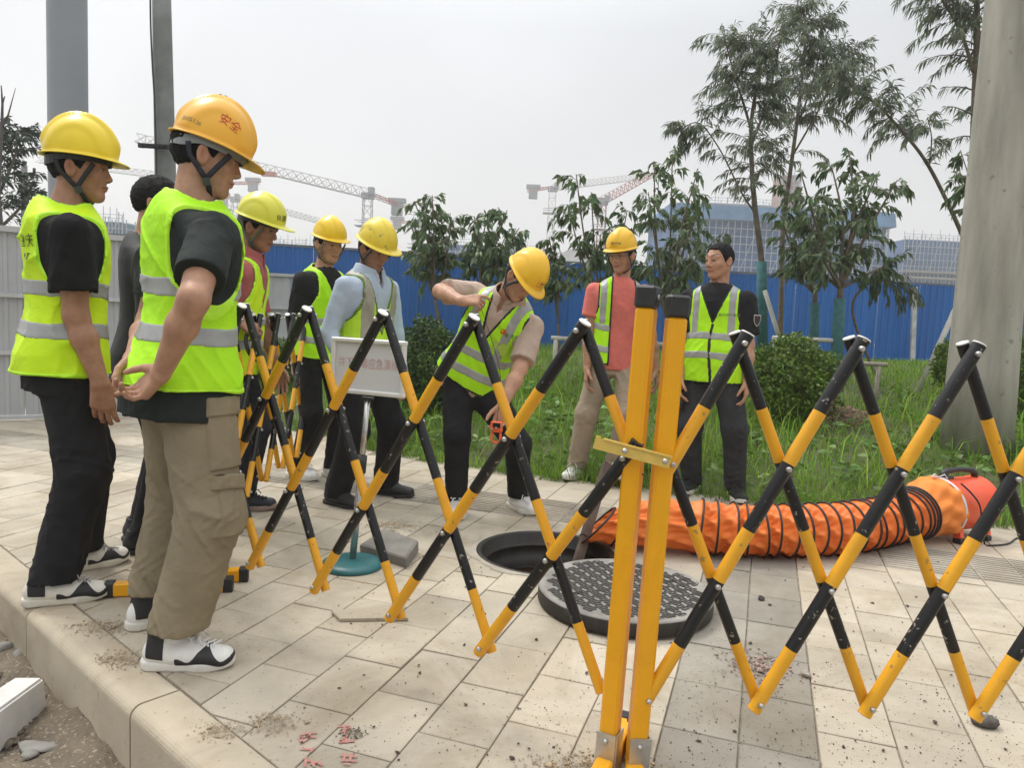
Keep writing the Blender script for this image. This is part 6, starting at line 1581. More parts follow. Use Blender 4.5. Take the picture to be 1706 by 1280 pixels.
# grey hoardings, left
GREY = mat('hoarding_grey', (0.43, 0.437, 0.45), 0.55, 0.08, 1.5, bump=0.05, bscale=8, dist=0.01, rand=0.06, detail=7)
def grey_wall(a_, b_, zt, lab, n_, zb=0.0, group=None):
    d = (b_ - a_); L = np.linalg.norm(d); d = d / L; r = empty('grey_hoarding', (a_[0], a_[1], zb), lab, 'hoarding', rz=math.atan2(d[1], d[0]))
    w_ = L / n_; m_ = corr(w_ - 0.006, 0.05, zt - zb, 2, 0.012).mesh('panel'); m_.materials.append(GREY)
    for i in range(n_): obj('panel', m_, None, r, (i * w_, rw.uniform(-.004, .004), 0))
    for z in (0.03, (zt - zb) * 0.36, (zt - zb) * 0.66, zt - zb):
        mb = MB(); mb.box((L / 2, -0.022, z), (L + 0.02, 0.05, 0.05 if z > 1.2 else 0.035)); mb.build('rail', mat('rail_light', (0.47, 0.475, 0.48), 0.5, 0.06), r)
    return r
a_ = gp(-160, 706)[:2]; b_ = gp(262, 694)[:2]
grey_wall(a_, b_, 1.715, 'pale grey corrugated hoarding on the left behind the first man', 9)
grey_wall(np.array([at(372, 500, 12.6)[0], 12.6]), np.array([at(540, 500, 12.75)[0], 12.75]), 1.66, 'grey corrugated panels in front of the blue hoarding', 3, 0.0)

# ------------------------------------------------------------------ vegetation
def leaves_np(P, D, L, Wd, seed, droop=0.25):
    """P base, D unit direction, L length -> folded pointed leaves"""
    q = np.random.default_rng(seed); n_ = len(P); rv = q.normal(size=(n_, 3)); S = np.cross(D, rv); S /= np.linalg.norm(S, axis=1)[:, None] + 1e-9; Nv = np.cross(D, S)
    L = np.asarray(L)[:, None]; Wd = np.asarray(Wd)[:, None]
    M1 = P + D * L * 0.45 + Nv * L * 0.05; T = P + D * L - np.array([0, 0, 1]) * L * droop
    V = np.stack([P, M1 + S * Wd, M1 - Nv * Wd * 0.35, M1 - S * Wd, T], 1).reshape(-1, 3)
    i0 = np.arange(n_)[:, None] * 5; F_ = np.concatenate([i0 + np.array([[0, 1, 2]]), i0 + np.array([[0, 2, 3]]), i0 + np.array([[1, 4, 2]]), i0 + np.array([[2, 4, 3]])], 0)
    return V, F_
def tone(me, per, seed, lo=0.6, hi=1.35):
    q = np.random.default_rng(seed); n_ = len(me.vertices) // per; t = q.uniform(lo, hi, n_)
    c = np.stack([t * q.uniform(0.85, 1.2, n_), t, t * q.uniform(0.7, 1.2, n_), np.ones(n_)], 1).repeat(per, 0)
    me.color_attributes.new('tone', 'FLOAT_COLOR', 'POINT').data.foreach_set('color', c.astype(f32).ravel())
WILLOW = mat('willow_leaf', (0.175, 0.215, 0.15), 0.55, 0.15, 1.0, attr='tone', trans=0.38, spec=0.3)
BROAD = mat('broad_leaf', (0.120, 0.180, 0.085), 0.42, 0.15, 1.0, attr='tone', trans=0.34, spec=0.45)
BUSHL = mat('bush_leaf', (0.12, 0.20, 0.034), 0.45, 0.15, 1.0, attr='tone', trans=0.2, spec=0.4)
CONIF = mat('dark_needle', (0.020, 0.048, 0.022), 0.6, 0.15, 1.0, attr='tone', trans=0.1)
BARK = mat('bark', (0.17, 0.135, 0.10), 0.9, 0.25, 12, bump=0.7, bscale=40); BARKG = mat('bark_green', (0.13, 0.13, 0.085), 0.85, 0.25, 12, bump=0.5, bscale=40)
TEAL = mat('trunk_wrap', (0.045, 0.155, 0.165), 0.8, 0.2, 16, bump=0.5, bscale=60)
def tree(name, lab, base, stems, leaf, seed, wrap=None, bark=BARK, group=None, cat='tree'):
    """stems: (polyline, r0, r1, twigs, twig length, start fraction); leaf: (material, length, width, per twig, hang)"""
    q = np.random.default_rng(seed); root = empty(name, base, lab, cat, group); tb = MB(); B = np.asarray(base, float); LP = []; LD = []; tw = MB()
    for (pl, r0, r1, ntw, tl, f0) in stems:
        pl = spline(pl, 5); K = len(pl); tb.tube([p - B for p in pl], list(np.linspace(r0, r1, K)), 7)
        pa = np.array(pl)
        for _ in range(ntw):
            f = f0 + (1 - f0) * q.uniform(0, 1) ** 0.8; i = min(int(f * (K - 1)), K - 2); t_ = f * (K - 1) - i; o = pa[i] * (1 - t_) + pa[i + 1] * t_
            ax = nrm(pa[i + 1] - pa[i]); d = q.normal(size=3); d = d - ax * (d @ ax); d = nrm(d); d = nrm(d * 0.85 + ax * q.uniform(0.1, 0.9) + UP * 0.15)
            L = tl * q.uniform(0.5, 1.25) * (1.15 - 0.45 * f); nseg = 6; pts = [o]; v = d.copy()
            for s_ in range(nseg):
                v = nrm(v - UP * leaf[4] * 0.16 + q.normal(size=3) * 0.07); pts.append(pts[-1] + v * L / nseg)
            tw.tube([p - B for p in pts], list(np.linspace(max(r1 * 0.45, 0.004), 0.0022, nseg + 1)), 3, cap=False)
            nl = max(3, int(leaf[3] * L / tl)); pp = np.array(pts)
            for s_ in range(nl):
                g_ = 0.12 + 0.88 * (s_ + q.uniform(0, 1)) / nl; i2 = min(int(g_ * nseg), nseg - 1); t2 = g_ * nseg - i2; o2 = pp[i2] * (1 - t2) + pp[i2 + 1] * t2
                a2 = nrm(pp[i2 + 1] - pp[i2]); e = q.normal(size=3); e = nrm(e - a2 * (e @ a2)); LP.append(o2); LD.append(nrm(a2 * 0.7 + e * 0.65 - UP * leaf[4] * q.uniform(0.3, 1.1)))
    tb.build('trunk', bark, root); tw.build('twigs', bark, root, kind='stuff')
    LP = np.array(LP); LD = np.array(LD); V, F_ = leaves_np(LP, LD, leaf[1] * q.uniform(0.6, 1.25, len(LP)), leaf[2] * q.uniform(0.7, 1.2, len(LP)), seed)
    me = mesh_np('crown', V - B, F_, False); tone(me, 5, seed); obj('crown', me, leaf[0], root, kind='stuff')
    if wrap:
        mb = MB(); mb.tube([p - B for p in wrap[0]], wrap[1], 12); mb.build('trunk_wrap', TEAL, root)
    return root
def gz(x, y): return float(terrain_z(np.array([x]), np.array([y]))[0])
def PL_(Y, *pts): return [at(p[0], p[1], Y + (p[2] if len(p) > 2 else 0)) for p in pts]
def base_at(x, Y, y=590):
    p = at(x, y, Y); return A3(p[0], Y, gz(p[0], Y))
_V, _F_ = leaves_np(WEEDS[0], WEEDS[1], np.random.default_rng(5).uniform(0.05, 0.12, len(WEEDS[0])), np.random.default_rng(6).uniform(0.012, 0.03, len(WEEDS[0])), 92, 0.2)
_me = mesh_np('weeds', _V, _F_, False); tone(_me, 5, 92, 0.7, 1.4); obj('weeds', _me, BROADW, kind='stuff')
# tall feathery trees with narrow leaves
NARROW = (WILLOW, 0.115, 0.0100, 46, 1.0)
Yw = 10.2
b = base_at(1272, Yw)
tree('willow_tree', 'tall slender tree with drooping narrow leaves and teal wrapped trunk above the bareheaded man', b,
     [([b] + PL_(Yw, (1270, 500), (1268, 430), (1258, 350), (1252, 270), (1252, 200), (1262, 120), (1250, 60)), 0.055, 0.014, 72, 0.62, 0.46),
      (PL_(Yw, (1251, 215), (1238, 170), (1222, 120), (1205, 55, .2)), 0.020, 0.008, 44, 0.52, 0.2),
      (PL_(Yw, (1252, 240), (1275, 180), (1292, 110), (1300, 55, -.3)), 0.018, 0.008, 44, 0.52, 0.25),
      (PL_(Yw, (1262, 360), (1235, 320), (1200, 250, .3), (1165, 205, .4), (1135, 215, .5)), 0.014, 0.006, 26, 0.36, 0.5)], NARROW, 101,
     wrap=([b + UP * 0.05, at(1270, 505, Yw), at(1269, 436, Yw)], [0.078, 0.074, 0.068]))
b = base_at(1300, Yw + .9)
tree('willow_tree', 'tall slender tree with drooping narrow leaves, topmost crown of the group', b,
     [([b] + PL_(Yw + .9, (1302, 480), (1305, 380), (1316, 290), (1328, 200), (1338, 110), (1342, 40), (1335, 10)), 0.045, 0.012, 80, 0.62, 0.44),
      (PL_(Yw + .9, (1325, 215), (1350, 150), (1365, 90), (1372, 30)), 0.016, 0.007, 44, 0.52, 0.25),
      (PL_(Yw + .9, (1320, 260), (1360, 190), (1395, 120, .3), (1418, 85, .4)), 0.016, 0.007, 44, 0.52, 0.25),
      (PL_(Yw + .9, (1308, 330), (1290, 270), (1285, 230)), 0.013, 0.006, 14, 0.35, 0.4)], NARROW, 102)
b = base_at(1628, Yw - .6, 600)
tree('willow_tree', 'narrow leaved tree behind the concrete pole with one long limb leaning left', b,
     [([b] + PL_(Yw - .6, (1622, 450), (1620, 340), (1622, 240), (1625, 140), (1628, 40), (1625, -60), (1620, -150)), 0.055, 0.028, 100, 0.62, 0.42),
      (PL_(Yw - .6, (1628, 480), (1610, 410), (1575, 330), (1540, 265), (1500, 215), (1462, 175), (1425, 150), (1400, 110)), 0.032, 0.007, 74, 0.54, 0.38),
      (PL_(Yw - .6, (1622, 120), (1600, 50), (1570, 0), (1545, -50)), 0.024, 0.010, 50, 0.55, 0.1),
      (PL_(Yw - .6, (1548, 275), (1552, 230), (1545, 195)), 0.010, 0.005, 10, 0.32, 0.3)], NARROW, 103)
# broad leaved saplings
BR = (BROAD, 0.115, 0.0235, 15, 1.15)
def sapling(lab, Y, x0, tips, seed, r0=0.035, tl=0.30, tw=14, wrap=None, leaf=BR, split=None, y0=590):
    b = base_at(x0, Y, y0); sp = at(split[0], split[1], Y) if split else at(x0, 500, Y); st_ = []
    q = np.random.default_rng(seed)
    st_.append(([b, b * 0.5 + sp * 0.5 + A3(0.01, 0, 0), sp], r0, r0 * 0.75, 0, 0.1, 0.5))
    for (x, y) in tips:
        e = at(x, y, Y + q.uniform(-.5, .5)); m_ = sp * 0.5 + e * 0.5 + A3(q.uniform(-.08, .08), q.uniform(-.1, .1), 0.05); st_.append(([sp, m_, e], r0 * 0.5, 0.006, tw, tl, 0.30))
    w_ = ([b + UP * 0.03, b * 0.5 + sp * 0.5 + A3(0.01, 0, 0), b * 0.1 + sp * 0.9], [r0 * 1.5, r0 * 1.4, r0 * 1.3]) if wrap else None
    return tree('broadleaf_tree', lab, b, st_, leaf, seed, w_, group=None)
sapling('young broadleaf tree with teal wrapped trunk, right one of the two before the netted building', 8.9, 1394, [(1335, 290), (1385, 275), (1415, 255), (1465, 285), (1495, 300), (1440, 340), (1350, 360), (1420, 420), (1480, 440), (1370, 430), (1320, 420)], 111, 0.05, 0.30, 14, True, split=(1400, 480))
sapling('young broadleaf tree with teal wrapped trunk, left one of the two before the netted building', 9.6, 1355, [(1310, 310), (1300, 360), (1350, 400), (1330, 450), (1385, 380), (1365, 330)], 112, 0.045, 0.30, 12, True, split=(1358, 490))
sapling('broadleaf sapling cluster rising above the man in the coral t-shirt', 9.2, 1010, [(960, 290), (985, 320), (945, 340), (1000, 390), (965, 400), (1045, 350), (1030, 400)], 113, 0.028, 0.28, 13, split=(1000, 520))
sapling('broadleaf sapling cluster between the coral and the black t-shirt men', 8.8, 1110, [(1090, 270), (1120, 260), (1080, 320), (1160, 290), (1175, 330), (1140, 370), (1100, 420), (1070, 440), (1150, 440), (1190, 400)], 114, 0.032, 0.30, 14, split=(1110, 530))
sapling('small broadleaf sapling behind the helmet of the bending man', 9.4, 930, [(915, 395), (935, 420), (925, 450), (945, 440)], 115, 0.02, 0.24, 12, split=(930, 540))
sapling('young broadleaf tree rising left of the bending man, nearer the sign', 9.6, 745, [(690, 335), (682, 370), (720, 325), (715, 365), (750, 355), (742, 400), (700, 420), (760, 430)], 116, 0.026, 0.26, 13, split=(725, 500))
sapling('young broadleaf tree directly above the bending man', 9.3, 800, [(815, 350), (845, 350), (865, 380), (800, 390), (835, 410), (780, 420), (860, 420), (790, 360)], 117, 0.028, 0.26, 14, split=(800, 500))
sapling('small broadleaf shoot in front of the concrete pole crown at the right', 8.9, 1605, [(1600, 250), (1612, 300), (1590, 290)], 118, 0.018, 0.22, 10, split=(1612, 420))
# drooping bough low by the hoarding
b = base_at(1470, 9.4, 600)
tree('willow_shrub', 'low drooping narrow leaved branch in front of the blue hoarding', b, [([b] + PL_(9.4, (1420, 520), (1450, 470), (1490, 470), (1515, 490)), 0.02, 0.008, 26, 0.34, 0.45)], (mat('willow_leaf_pale', (0.10, 0.14, 0.06), 0.55, 0.15, 1.0, attr='tone', trans=0.2), 0.10, 0.010, 22, 1.6), 121)
def bush(lab, c, rad, n_, seed, m=BUSHL, ll=0.045, lw=0.014, name='bush'):
    q = np.random.default_rng(seed); root = empty(name, c, lab, 'bush'); d = q.normal(size=(n_, 3)); d /= np.linalg.norm(d, axis=1)[:, None]
    rr_ = q.uniform(0.35, 1.0, n_) ** 0.45; lump = 1 + 0.13 * np.sin(d[:, 0] * 7 + seed) * np.sin(d[:, 1] * 6 + 1) + 0.10 * np.sin(d[:, 2] * 9 + d[:, 0] * 5)
    P = d * (rr_ * lump)[:, None] * np.array(rad); P[:, 2] = np.maximum(P[:, 2], -rad[2] * 0.9)
    D = d * 0.7 + q.normal(size=(n_, 3)) * 0.6 + np.array([0, 0, 0.45]); D /= np.linalg.norm(D, axis=1)[:, None]
    V, F_ = leaves_np(P, D, ll * q.uniform(0.6, 1.3, n_), lw * q.uniform(0.7, 1.3, n_), seed, 0.1); me = mesh_np('foliage', V, F_, False); tone(me, 5, seed, 0.55, 1.4); obj('foliage', me, m, root, kind='stuff')
    tb = MB()
    for i in range(9):
        a = q.uniform(0, 6.28); e = A3(math.cos(a) * rad[0] * 0.6, math.sin(a) * rad[1] * 0.6, rad[2] * q.uniform(0, .6)); tb.tube([A3(0, 0, -rad[2]), e * 0.5 + A3(0, 0, -rad[2] * .3), e], [0.016, 0.010, 0.005], 5)
    tb.build('stems', BARK, root, kind='stuff'); return root
def bush_px(lab, x0, x1, y0, y1, Y, n_, seed, **kw):
    a = at((x0 + x1) / 2, (y0 + y1) / 2, Y); s_ = Y / FPX; bush(lab, a, ((x1 - x0) / 2 * s_, (x1 - x0) / 2 * s_ * 0.8, (y1 - y0) / 2 * s_), n_, seed, **kw)
bush_px('clipped dense round bush right of the man in black t-shirt', 1244, 1394, 562, 716, 6.9, 9500, 131)
bush_px('dark leafy hedge bush between the white sign and the bending man', 652, 772, 532, 700, 7.2, 7000, 132, m=mat('bush_leaf_dark', (0.055, 0.105, 0.025), 0.45, 0.15, 1.0, attr='tone', trans=0.15, spec=0.4))
bush_px('small bush left of the base of the big concrete pole', 1556, 1620, 566, 650, 7.6, 2600, 133)
bush_px('leafy bush at the right edge beyond the concrete pole', 1672, 1760, 548, 700, 7.0, 3500, 134)
bush_px('low dark shrubs behind the slim man and the barrier', 420, 520, 570, 700, 8.6, 4500, 135, m=MATS['bush_leaf_dark'])
# tree on the far left and bare shoots
b = at(5, 470, 17); b[2] = 0
tree('conifer_tree', 'dark evergreen tree at the left edge behind the grey hoarding', b, [([b] + PL_(17, (0, 400), (-5, 300), (0, 205)), 0.12, 0.02, 60, 0.85, 0.25), (PL_(17, (0, 380), (40, 340), (60, 320)), 0.04, 0.01, 16, 0.5, 0.2), (PL_(17, (-5, 330), (25, 260), (30, 215)), 0.04, 0.01, 22, 0.6, 0.2)], (CONIF, 0.17, 0.026, 34, 0.5), 141)
mb = MB(); o_ = at(0, 215, 15); bb = A3(o_[0], o_[1], 0); mb.tube([bb - bb, at(-4, 330, 15) - bb, at(3, 215, 15) - bb, at(4, 172, 15) - bb, at(2, 142, 15) - bb], [0.06, 0.045, 0.03, 0.022, 0.010], 6)
mb.tube([at(3, 215, 15) - bb, at(14, 190, 15) - bb, at(20, 168, 15) - bb, at(26, 146, 15) - bb], [0.022, 0.016, 0.010, 0.005], 5); mb.tube([at(4, 172, 15) - bb, at(8, 160, 15) - bb], [0.02, 0.01], 5)
mb.build('bare_tree', mat('bark_dead', (0.10, 0.09, 0.085), 0.9), None, bb, label='thin leafless tree with forked twigs at the top left edge', cat='tree')
# tree stays and rails
WOODP = mat('pole_pale', (0.52, 0.50, 0.45), 0.75, 0.15, 10, bump=0.3, bscale=60); WOODG = mat('pole_grey', (0.30, 0.27, 0.22), 0.85, 0.2, 10, bump=0.3, bscale=60)
def stays(lab, segs, m, r=0.028):
    P0 = np.asarray(segs[0][0]); P0 = A3(P0[0], P0[1], 0); root = empty('tree_stay', P0, lab, 'tree support')
    for a_, b_ in segs: mb = MB(); mb.tube([np.asarray(a_) - P0, np.asarray(b_) - P0], r, 8); mb.build('pole', m, root)
def ground_below(p): return A3(p[0], p[1], gz(p[0], p[1]) - 0.02)
c = [at(918, 563, 9.2), at(1012, 567, 9.2), at(1075, 570, 9.2), at(1112, 575, 9.2)]
stays('pale timber rail on short posts behind the coral t-shirt man', [(c[0], c[3]), (at(926, 566, 9.2), ground_below(at(926, 566, 9.2))), (at(1094, 574, 9.2), ground_below(at(1094, 574, 9.2)))], WOODP)
stays('pale timber rail lashed across the two teal trunks', [(at(1287, 563, 8.9), at(1412, 569, 8.9)), (at(1291, 563, 8.9), ground_below(at(1291, 563, 8.9)))], WOODP)
stays('weathered timber rail with a post on the bank left of the concrete pole', [(at(1378, 603, 7.6), at(1478, 608, 7.6)), (at(1464, 610, 7.6), ground_below(at(1464, 610, 7.6)))], WOODG, 0.022)
stays('slanting pale prop against the teal wrapped trunk', [(at(1274, 484, 10.0), ground_below(at(1322, 590, 10.0)))], WOODP, 0.03)
stays('slanting pale prop left of the big concrete pole', [(at(1606, 484, 8.6), ground_below(at(1530, 612, 8.6)))], WOODP, 0.032)

# ------------------------------------------------------------------ poles
CONC = mat('pole_concrete', (0.43, 0.415, 0.355), 0.85, 0.16, 3.2, bump=0.4, bscale=70, dist=0.004, detail=12, col2=(0.205, 0.195, 0.165), map=(1.6, 1.6, 0.28), speck=(14, 0.66, (0.24, 0.225, 0.19)))
def pole(lab, b, t, r0, r1, m, n_=40, name='utility_pole'):
    root = empty(name, b, lab, 'pole'); mb = MB(); pts = [b + (t - b) * f for f in np.linspace(0, 1, 8)]; mb.tube([p - b for p in pts], list(np.linspace(r0, r1, 8)), n_); mb.build('shaft', m, root); return root
b = gp(1623, 786); Yp = 5.95; b = at(1622, 782, Yp); b[2] = gz(b[0], Yp) - 0.1; t = at(1690, 0, Yp); t2 = b + (t - b) * 1.5
pole('huge tapered stained concrete pole standing at the right beside the blower', b, t2, 0.262, 0.262 + (0.198 - 0.262) * 1.5, CONC)
b = at(113, 620, 9.3); b[2] = 0; t = at(111, -60, 9.3); pole('grey blue painted steel lamp post behind the left man', A3(t[0] + .0, 9.3, 0), t + UP * 2, 0.222, 0.215, mat('steel_paint', (0.27, 0.285, 0.31), 0.45, 0.05, 2), 32, 'lamp_post')
b = at(283, 560, 11); t = at(268, -60, 11); bb = A3(b[0], b[1], 0); u_ = (t - b); p2_ = pole('weathered grey concrete pole with a loose cable behind the man in khaki', bb, t, 0.165, 0.122, mat('pole_grey_concrete', (0.215, 0.225, 0.215), 0.85, 0.18, 3, bump=0.3, bscale=50), 28)
mb = MB(); mb.tube([q_ - bb for q_ in spline([at(250, -50, 10.85), at(251, 40, 10.85), at(254, 110, 10.83), at(257, 160, 10.83), at(260, 250, 10.82), at(262, 330, 10.82)])], 0.012, 6); mb.build('cable', mat('cable_dark', (0.04, 0.045, 0.045), 0.6), p2_)
mb = MB(); mb.bar(at(231, 242, 10.8) - bb, at(300, 246, 10.8) - bb, 0.05, 0.06)
for k in range(6): mb.box(at(236 + k * 9, 244, 10.75) - bb, (0.03, 0.05, 0.035))
mb.build('cross_arm', mat('arm_dark', (0.035, 0.037, 0.04), 0.6, metal=0.4), p2_)
t = at(40, 275, 22); pr = pole('small distant power pole with a crossarm at the left edge', A3(t[0], 22, 0), t, 0.11, 0.085, MATS['pole_grey_concrete'], 12)
mb = MB(); B_ = np.array(pr.location); mb.bar(at(25, 290, 22) - B_, at(58, 290, 22) - B_, 0.09, 0.09); mb.tube([at(57, 290, 22) - B_, at(57, 280, 22) - B_], 0.04, 6); mb.tube([at(40, 276, 22) - B_, at(41, 268, 22) - B_], 0.06, 6); mb.build('cross_arm', MATS['arm_dark'], pr)

# ------------------------------------------------------------------ far site: netted buildings and tower cranes
NET = mat('safety_net_blue', (0.055, 0.14, 0.30), 0.8, 0.25, 0.35, detail=8, bump=0.3, bscale=2, dist=0.05); NET2 = mat('safety_net_pale', (0.10, 0.21, 0.36), 0.8, 0.25, 0.35, detail=8)
SCAF = mat('scaffold_pale', (0.38, 0.43, 0.48), 0.5, 0.1, 2); SLAB = mat('slab_grey', (0.30, 0.29, 0.27), 0.9, 0.15, 1)
def building(lab, x0, x1, ytop, ybot, Y, seed, nv, nh, net=NET, roof=0.0, depth=14.0, slabs=(), rail=0):
    q = np.random.default_rng(seed); A_ = at(x0, ytop, Y); B_ = at(x1, ytop, Y); zt = (A_[2] + B_[2]) / 2; w_ = B_[0] - A_[0]; root = empty('netted_building', (A_[0], Y, 0), lab, 'building')
    mb = MB(); mb.box((w_ / 2, depth / 2, zt / 2 - 1), (w_, depth, zt + 2)); mb.build('wall', net, root)
    zb = at(x0, ybot, Y)[2]; r = 0.075
    mb = MB()
    for i in range(nv + 1): x = w_ * i / nv; mb.bar((x, -0.35, max(zb - 3, 0)), (x, -0.35, zt + q.uniform(0.3, 1.3)), r * 1.3)
    for j in range(nh + 1): z = zb + (zt - zb) * j / nh; mb.bar((-0.2, -0.45, z), (w_ + 0.2, -0.45, z), r * 1.2)
    for i in range(0, nv, 5): mb.bar((w_ * i / nv, -0.5, zb), (w_ * min(i + 4, nv) / nv, -0.5, zt), r)
    mb.build('scaffold', SCAF, root, kind='stuff')
    mb = MB()
    for i in range(int(depth / 2.2)): y = depth * i / (depth / 2.2); mb.bar((w_ + 0.35, y, max(zb - 3, 0)), (w_ + 0.35, y, zt + .4), r * 1.3)
    for j in range(nh + 1): z = zb + (zt - zb) * j / nh; mb.bar((w_ + 0.4, 0, z), (w_ + 0.4, depth, z), r * 1.2)
    mb.build('side_scaffold', SCAF, root, kind='stuff')
    if roof:
        mb = MB(); mb.box((w_ / 2, depth / 2 - 0.6, zt + roof / 2), (w_ + 1.4, depth + 1.4, roof), taper=0.985); mb.build('roof_net', NET2, root)
        mb = MB(); mb.box((w_ / 2, depth / 2 - 1.0, zt + roof + 0.1), (w_ * 0.97, depth * 0.97, 0.2)); mb.build('roof_slab', SLAB, root)
    for z_ in slabs:
        z = at(x0, z_, Y)[2]; mb = MB(); mb.box((w_ / 2, -0.3, z), (w_ + 0.4, 1.6, 0.35)); mb.build('slab', SLAB, root)
    if rail:
        mb = MB()
        for i in range(rail): x = w_ * i / (rail - 1); mb.bar((x, 0, zt - .2), (x, 0, zt + q.uniform(0.9, 2.0)), 0.07)
        mb.bar((0, 0.05, zt + 0.55), (w_, 0.05, zt + 0.55), 0.06); mb.bar((0, 0.05, zt + 1.0), (w_, 0.05, zt + 1.0), 0.06); mb.build('railing', SCAF, root, kind='stuff')
    return root
building('wide building wrapped in blue safety net with scaffold behind the bareheaded man', 1118, 1478, 372, 478, 105, 1, 34, 9, roof=1.9, depth=18, rail=0)
building('tall rear netted block stepping up behind the wide netted building', 1180, 1420, 344, 440, 128, 8, 24, 10, net=NET2, depth=12, rail=16)
building('lower blue netted building with exposed floor slabs left of the concrete pole', 1506, 1640, 402, 476, 130, 2, 20, 7, depth=16, slabs=(452, 462), rail=10)
building('low blue netted building seen between the saplings above the bending man', 704, 800, 408, 440, 120, 3, 12, 3, depth=14, rail=8)
building('low grey blue building right of the saplings above the bending man', 800, 900, 418, 440, 128, 4, 14, 3, net=mat('net_grey', (0.16, 0.19, 0.22), 0.8, 0.2, 0.4), depth=14, rail=10)
building('small blue green netted building left of the man in khaki', 150, 206, 370, 400, 95, 5, 10, 3, net=mat('net_teal', (0.09, 0.19, 0.24), 0.8, 0.2, 0.4), depth=8, rail=6)
building('long low netted building with rebar rising above the blue hoarding', 430, 560, 410, 440, 125, 6, 18, 3, net=NET2, depth=14, rail=22)
# curved white shed roof
A_ = at(928, 436, 90); B_ = at(998, 440, 90); w_ = B_[0] - A_[0]; mb = MB(); pr_ = [(w_ / 2 - math.cos(t) * w_ / 2, math.sin(t) * 1.7) for t in np.linspace(0, math.pi, 17)]
for a, b in zip(pr_[:-1], pr_[1:]): mb.poly([(a[0], 0, a[1]), (b[0], 0, b[1]), (b[0], 9, b[1]), (a[0], 9, a[1])], 0, True)
mb.poly([(p[0], 0, p[1]) for p in pr_]); mb.build('shed_roof', mat('shed_white', (0.62, 0.63, 0.63), 0.6, 0.06, 1), None, (A_[0], 90, A_[2]), label='white barrel vaulted shed roof behind the blue hoarding', cat='shed')
# stair tower
building('pinkish stair tower rising from the roof of the wide netted building', 1303, 1332, 292, 360, 118, 7, 3, 8, net=mat('tower_pink', (0.36, 0.27, 0.24), 0.85, 0.2, 0.5), depth=4)
CRW = mat('crane_paint', (0.40, 0.385, 0.36), 0.55, 0.1, 1); CRR = mat('crane_red', (0.42, 0.13, 0.085), 0.55, 0.1, 1); CRG = mat('crane_grey', (0.24, 0.245, 0.26), 0.7, 0.1, 1); CRWH = mat('crane_white', (0.62, 0.60, 0.58), 0.55, 0.08, 1)
def lattice(mb, a, b, w_, n_, r, h_=None, tri=False, taper=1.0):
    a = np.asarray(a, float); b = np.asarray(b, float); ax = nrm(b - a); u = A3(0, 0, 1) if abs(ax[2]) < 0.8 else A3(1, 0, 0); s_ = nrm(np.cross(u, ax)); v = np.cross(ax, s_); h_ = h_ or w_
    cs = [(-1, -1), (1, -1), (1, 1), (-1, 1)] if not tri else [(-1, -1), (1, -1), (0, 1)]
    def pt(i, k): f = i / n_; t_ = 1 + (taper - 1) * f; return a + (b - a) * f + (s_ * cs[k][0] * w_ / 2 + v * cs[k][1] * h_ / 2) * t_
    K = len(cs)
    for k in range(K): mb.bar(pt(0, k), pt(n_, k), r * 1.5)
    for i in range(n_):
        for k in range(K):
            j = (k + 1) % K
            mb.bar(pt(i, k), pt(i + 1, j) if i % 2 else pt(i + 1, k) * 0 + pt(i + 1, j), r); mb.bar(pt(i, k), pt(i, j), r)
            if tri: mb.bar(pt(i, j), pt(i + 1, k), r)
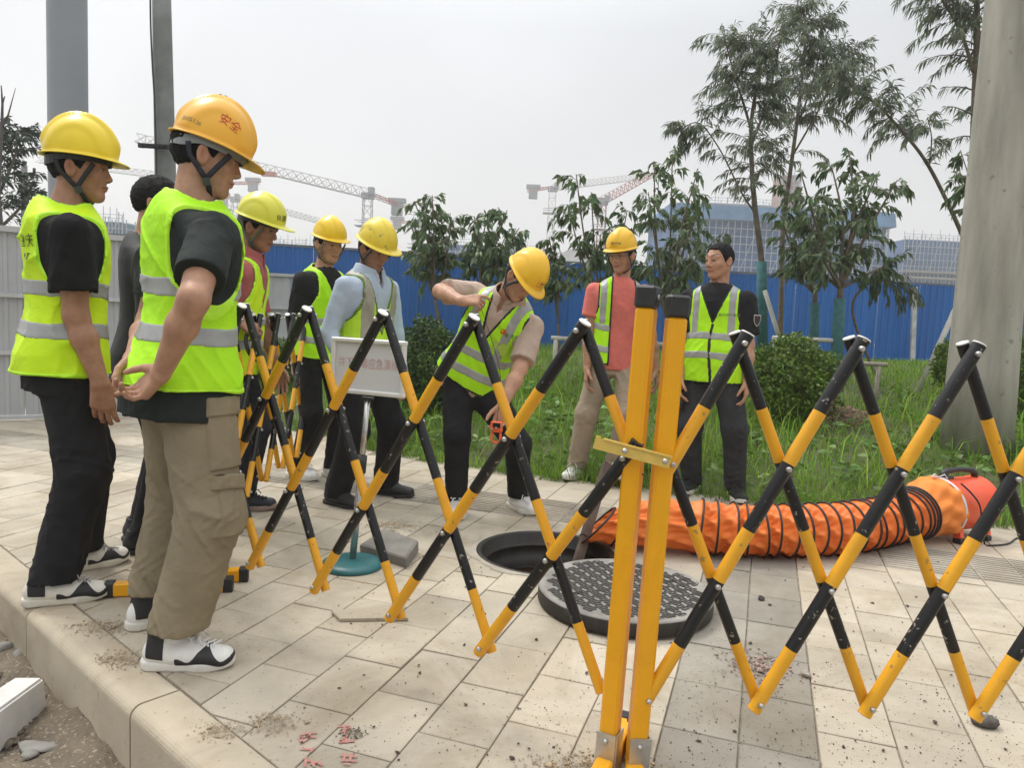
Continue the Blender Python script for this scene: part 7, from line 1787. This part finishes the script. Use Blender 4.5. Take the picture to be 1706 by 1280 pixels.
def crane(lab, Y, mast_x, y_top, y_bot, jib, counter, jY=0.0, cY=0.0, col=CRW, jcol=None, jw=1.3, nj=22, mw=1.7, r=0.075, cab=True, trolley=None):
    T_ = at(mast_x, y_top, Y); B_ = at(mast_x, y_bot, Y); B_[0] = T_[0]; root = empty('tower_crane', (T_[0], Y, 0), lab, 'crane'); O = A3(T_[0], Y, 0)
    mb = MB(); lattice(mb, B_ - O - UP * 1, T_ - O, mw, max(6, int((T_[2] - B_[2]) / 2.2)), r * 1.25); mb.build('mast', col, root)
    if jib:
        J = at(jib[0], jib[1], Y + jY); mb = MB(); lattice(mb, T_ - O, J - O, jw, nj, r, h_=jw * 1.25, tri=True, taper=0.85); mb.build('jib', jcol or col, root)
    if counter:
        Cn = at(counter[0], counter[1], Y + cY); mb = MB(); d = Cn - T_; lattice(mb, T_ - O, Cn - O, jw, 6, r, h_=0.5); mb.build('counter_jib', CRR if jcol is None else jcol, root)
        mb = MB(); c = Cn - O - nrm(d) * 1.6; mb.box(c + A3(0, 0, -0.9), (2.2, 1.4, 2.6), bev=0.1); mb.build('counterweight', CRG, root)
        mb = MB(); mb.box(c + A3(0, 0, 0.8), (3.6, 1.6, 1.0), bev=0.1); mb.build('winch_house', CRG, root)
    if cab:
        mb = MB(); mb.box(T_ - O + A3(0, 0, -0.5), (2.4, 1.8, 1.2), bev=0.1); mb.box(T_ - O + A3(0.9, -1.1, 0.3), (1.2, 1.2, 1.5), bev=0.1); mb.build('cab', CRG, root)
        mb = MB(); z_ = T_[2] - 6.5
        for zz in (0, 1.0): mb.bar((-2.2, -1.6, z_ + zz), (2.2, -1.6, z_ + zz), 0.12); mb.bar((-2.2, 1.6, z_ + zz), (2.2, 1.6, z_ + zz), 0.12)
        mb.box((0, 0, z_), (4.4, 3.2, 0.15)); mb.build('gallery', CRG, root)
    if trolley:
        P = at(*trolley, Y + jY * 0.6) - O; mb = MB(); mb.box(P, (2.6, 1.2, 0.8)); mb.build('trolley', CRR, root)
    return root
crane('nearest tower crane with long jib reaching left above the men', 150, 613, 322, 440, (226, 229), (672, 345), jY=-12, cY=6, jw=1.5, nj=26, trolley=(448, 290))
crane('tower crane whose level jib passes behind the lemon helmet', 190, 372, 305, 410, (62, 266), (432, 305), jY=10, jw=1.4, nj=24)
crane('tower crane with jib sloping down behind the pale lime helmet', 210, 392, 330, 410, (532, 368), (362, 328), jw=1.4, nj=18)
crane('distant tower crane half hidden by the saplings', 200, 694, 372, 420, (800, 388), (652, 368), jw=1.3, nj=16)
crane('tower crane with pale mast standing above the white shed', 190, 921, 312, 425, (1083, 292), (878, 318), col=CRWH, jw=1.3, nj=24)
crane('red and white luffing crane jib rising right behind the saplings', 170, 1004, 334, 430, (1084, 290), (985, 345), col=CRR, jw=1.5, nj=12)

# ------------------------------------------------------------------ the hazy air of the day
hz = bpy.data.materials.new('haze_air'); hz.use_nodes = True; hn = hz.node_tree
hn.nodes.remove(hn.nodes['Principled BSDF']); pvv = hn.nodes.new('ShaderNodeVolumePrincipled')
pvv.inputs['Color'].default_value = (0.96, 0.965, 0.97, 1); pvv.inputs['Density'].default_value = 0.0016; pvv.inputs['Anisotropy'].default_value = 0.3
hn.links.new(pvv.outputs[0], hn.nodes['Material Output'].inputs['Volume'])
mb = MB(); mb.box((0, 145, 29.0), (640, 400, 61.0)); mb.build('haze', hz, kind='stuff')
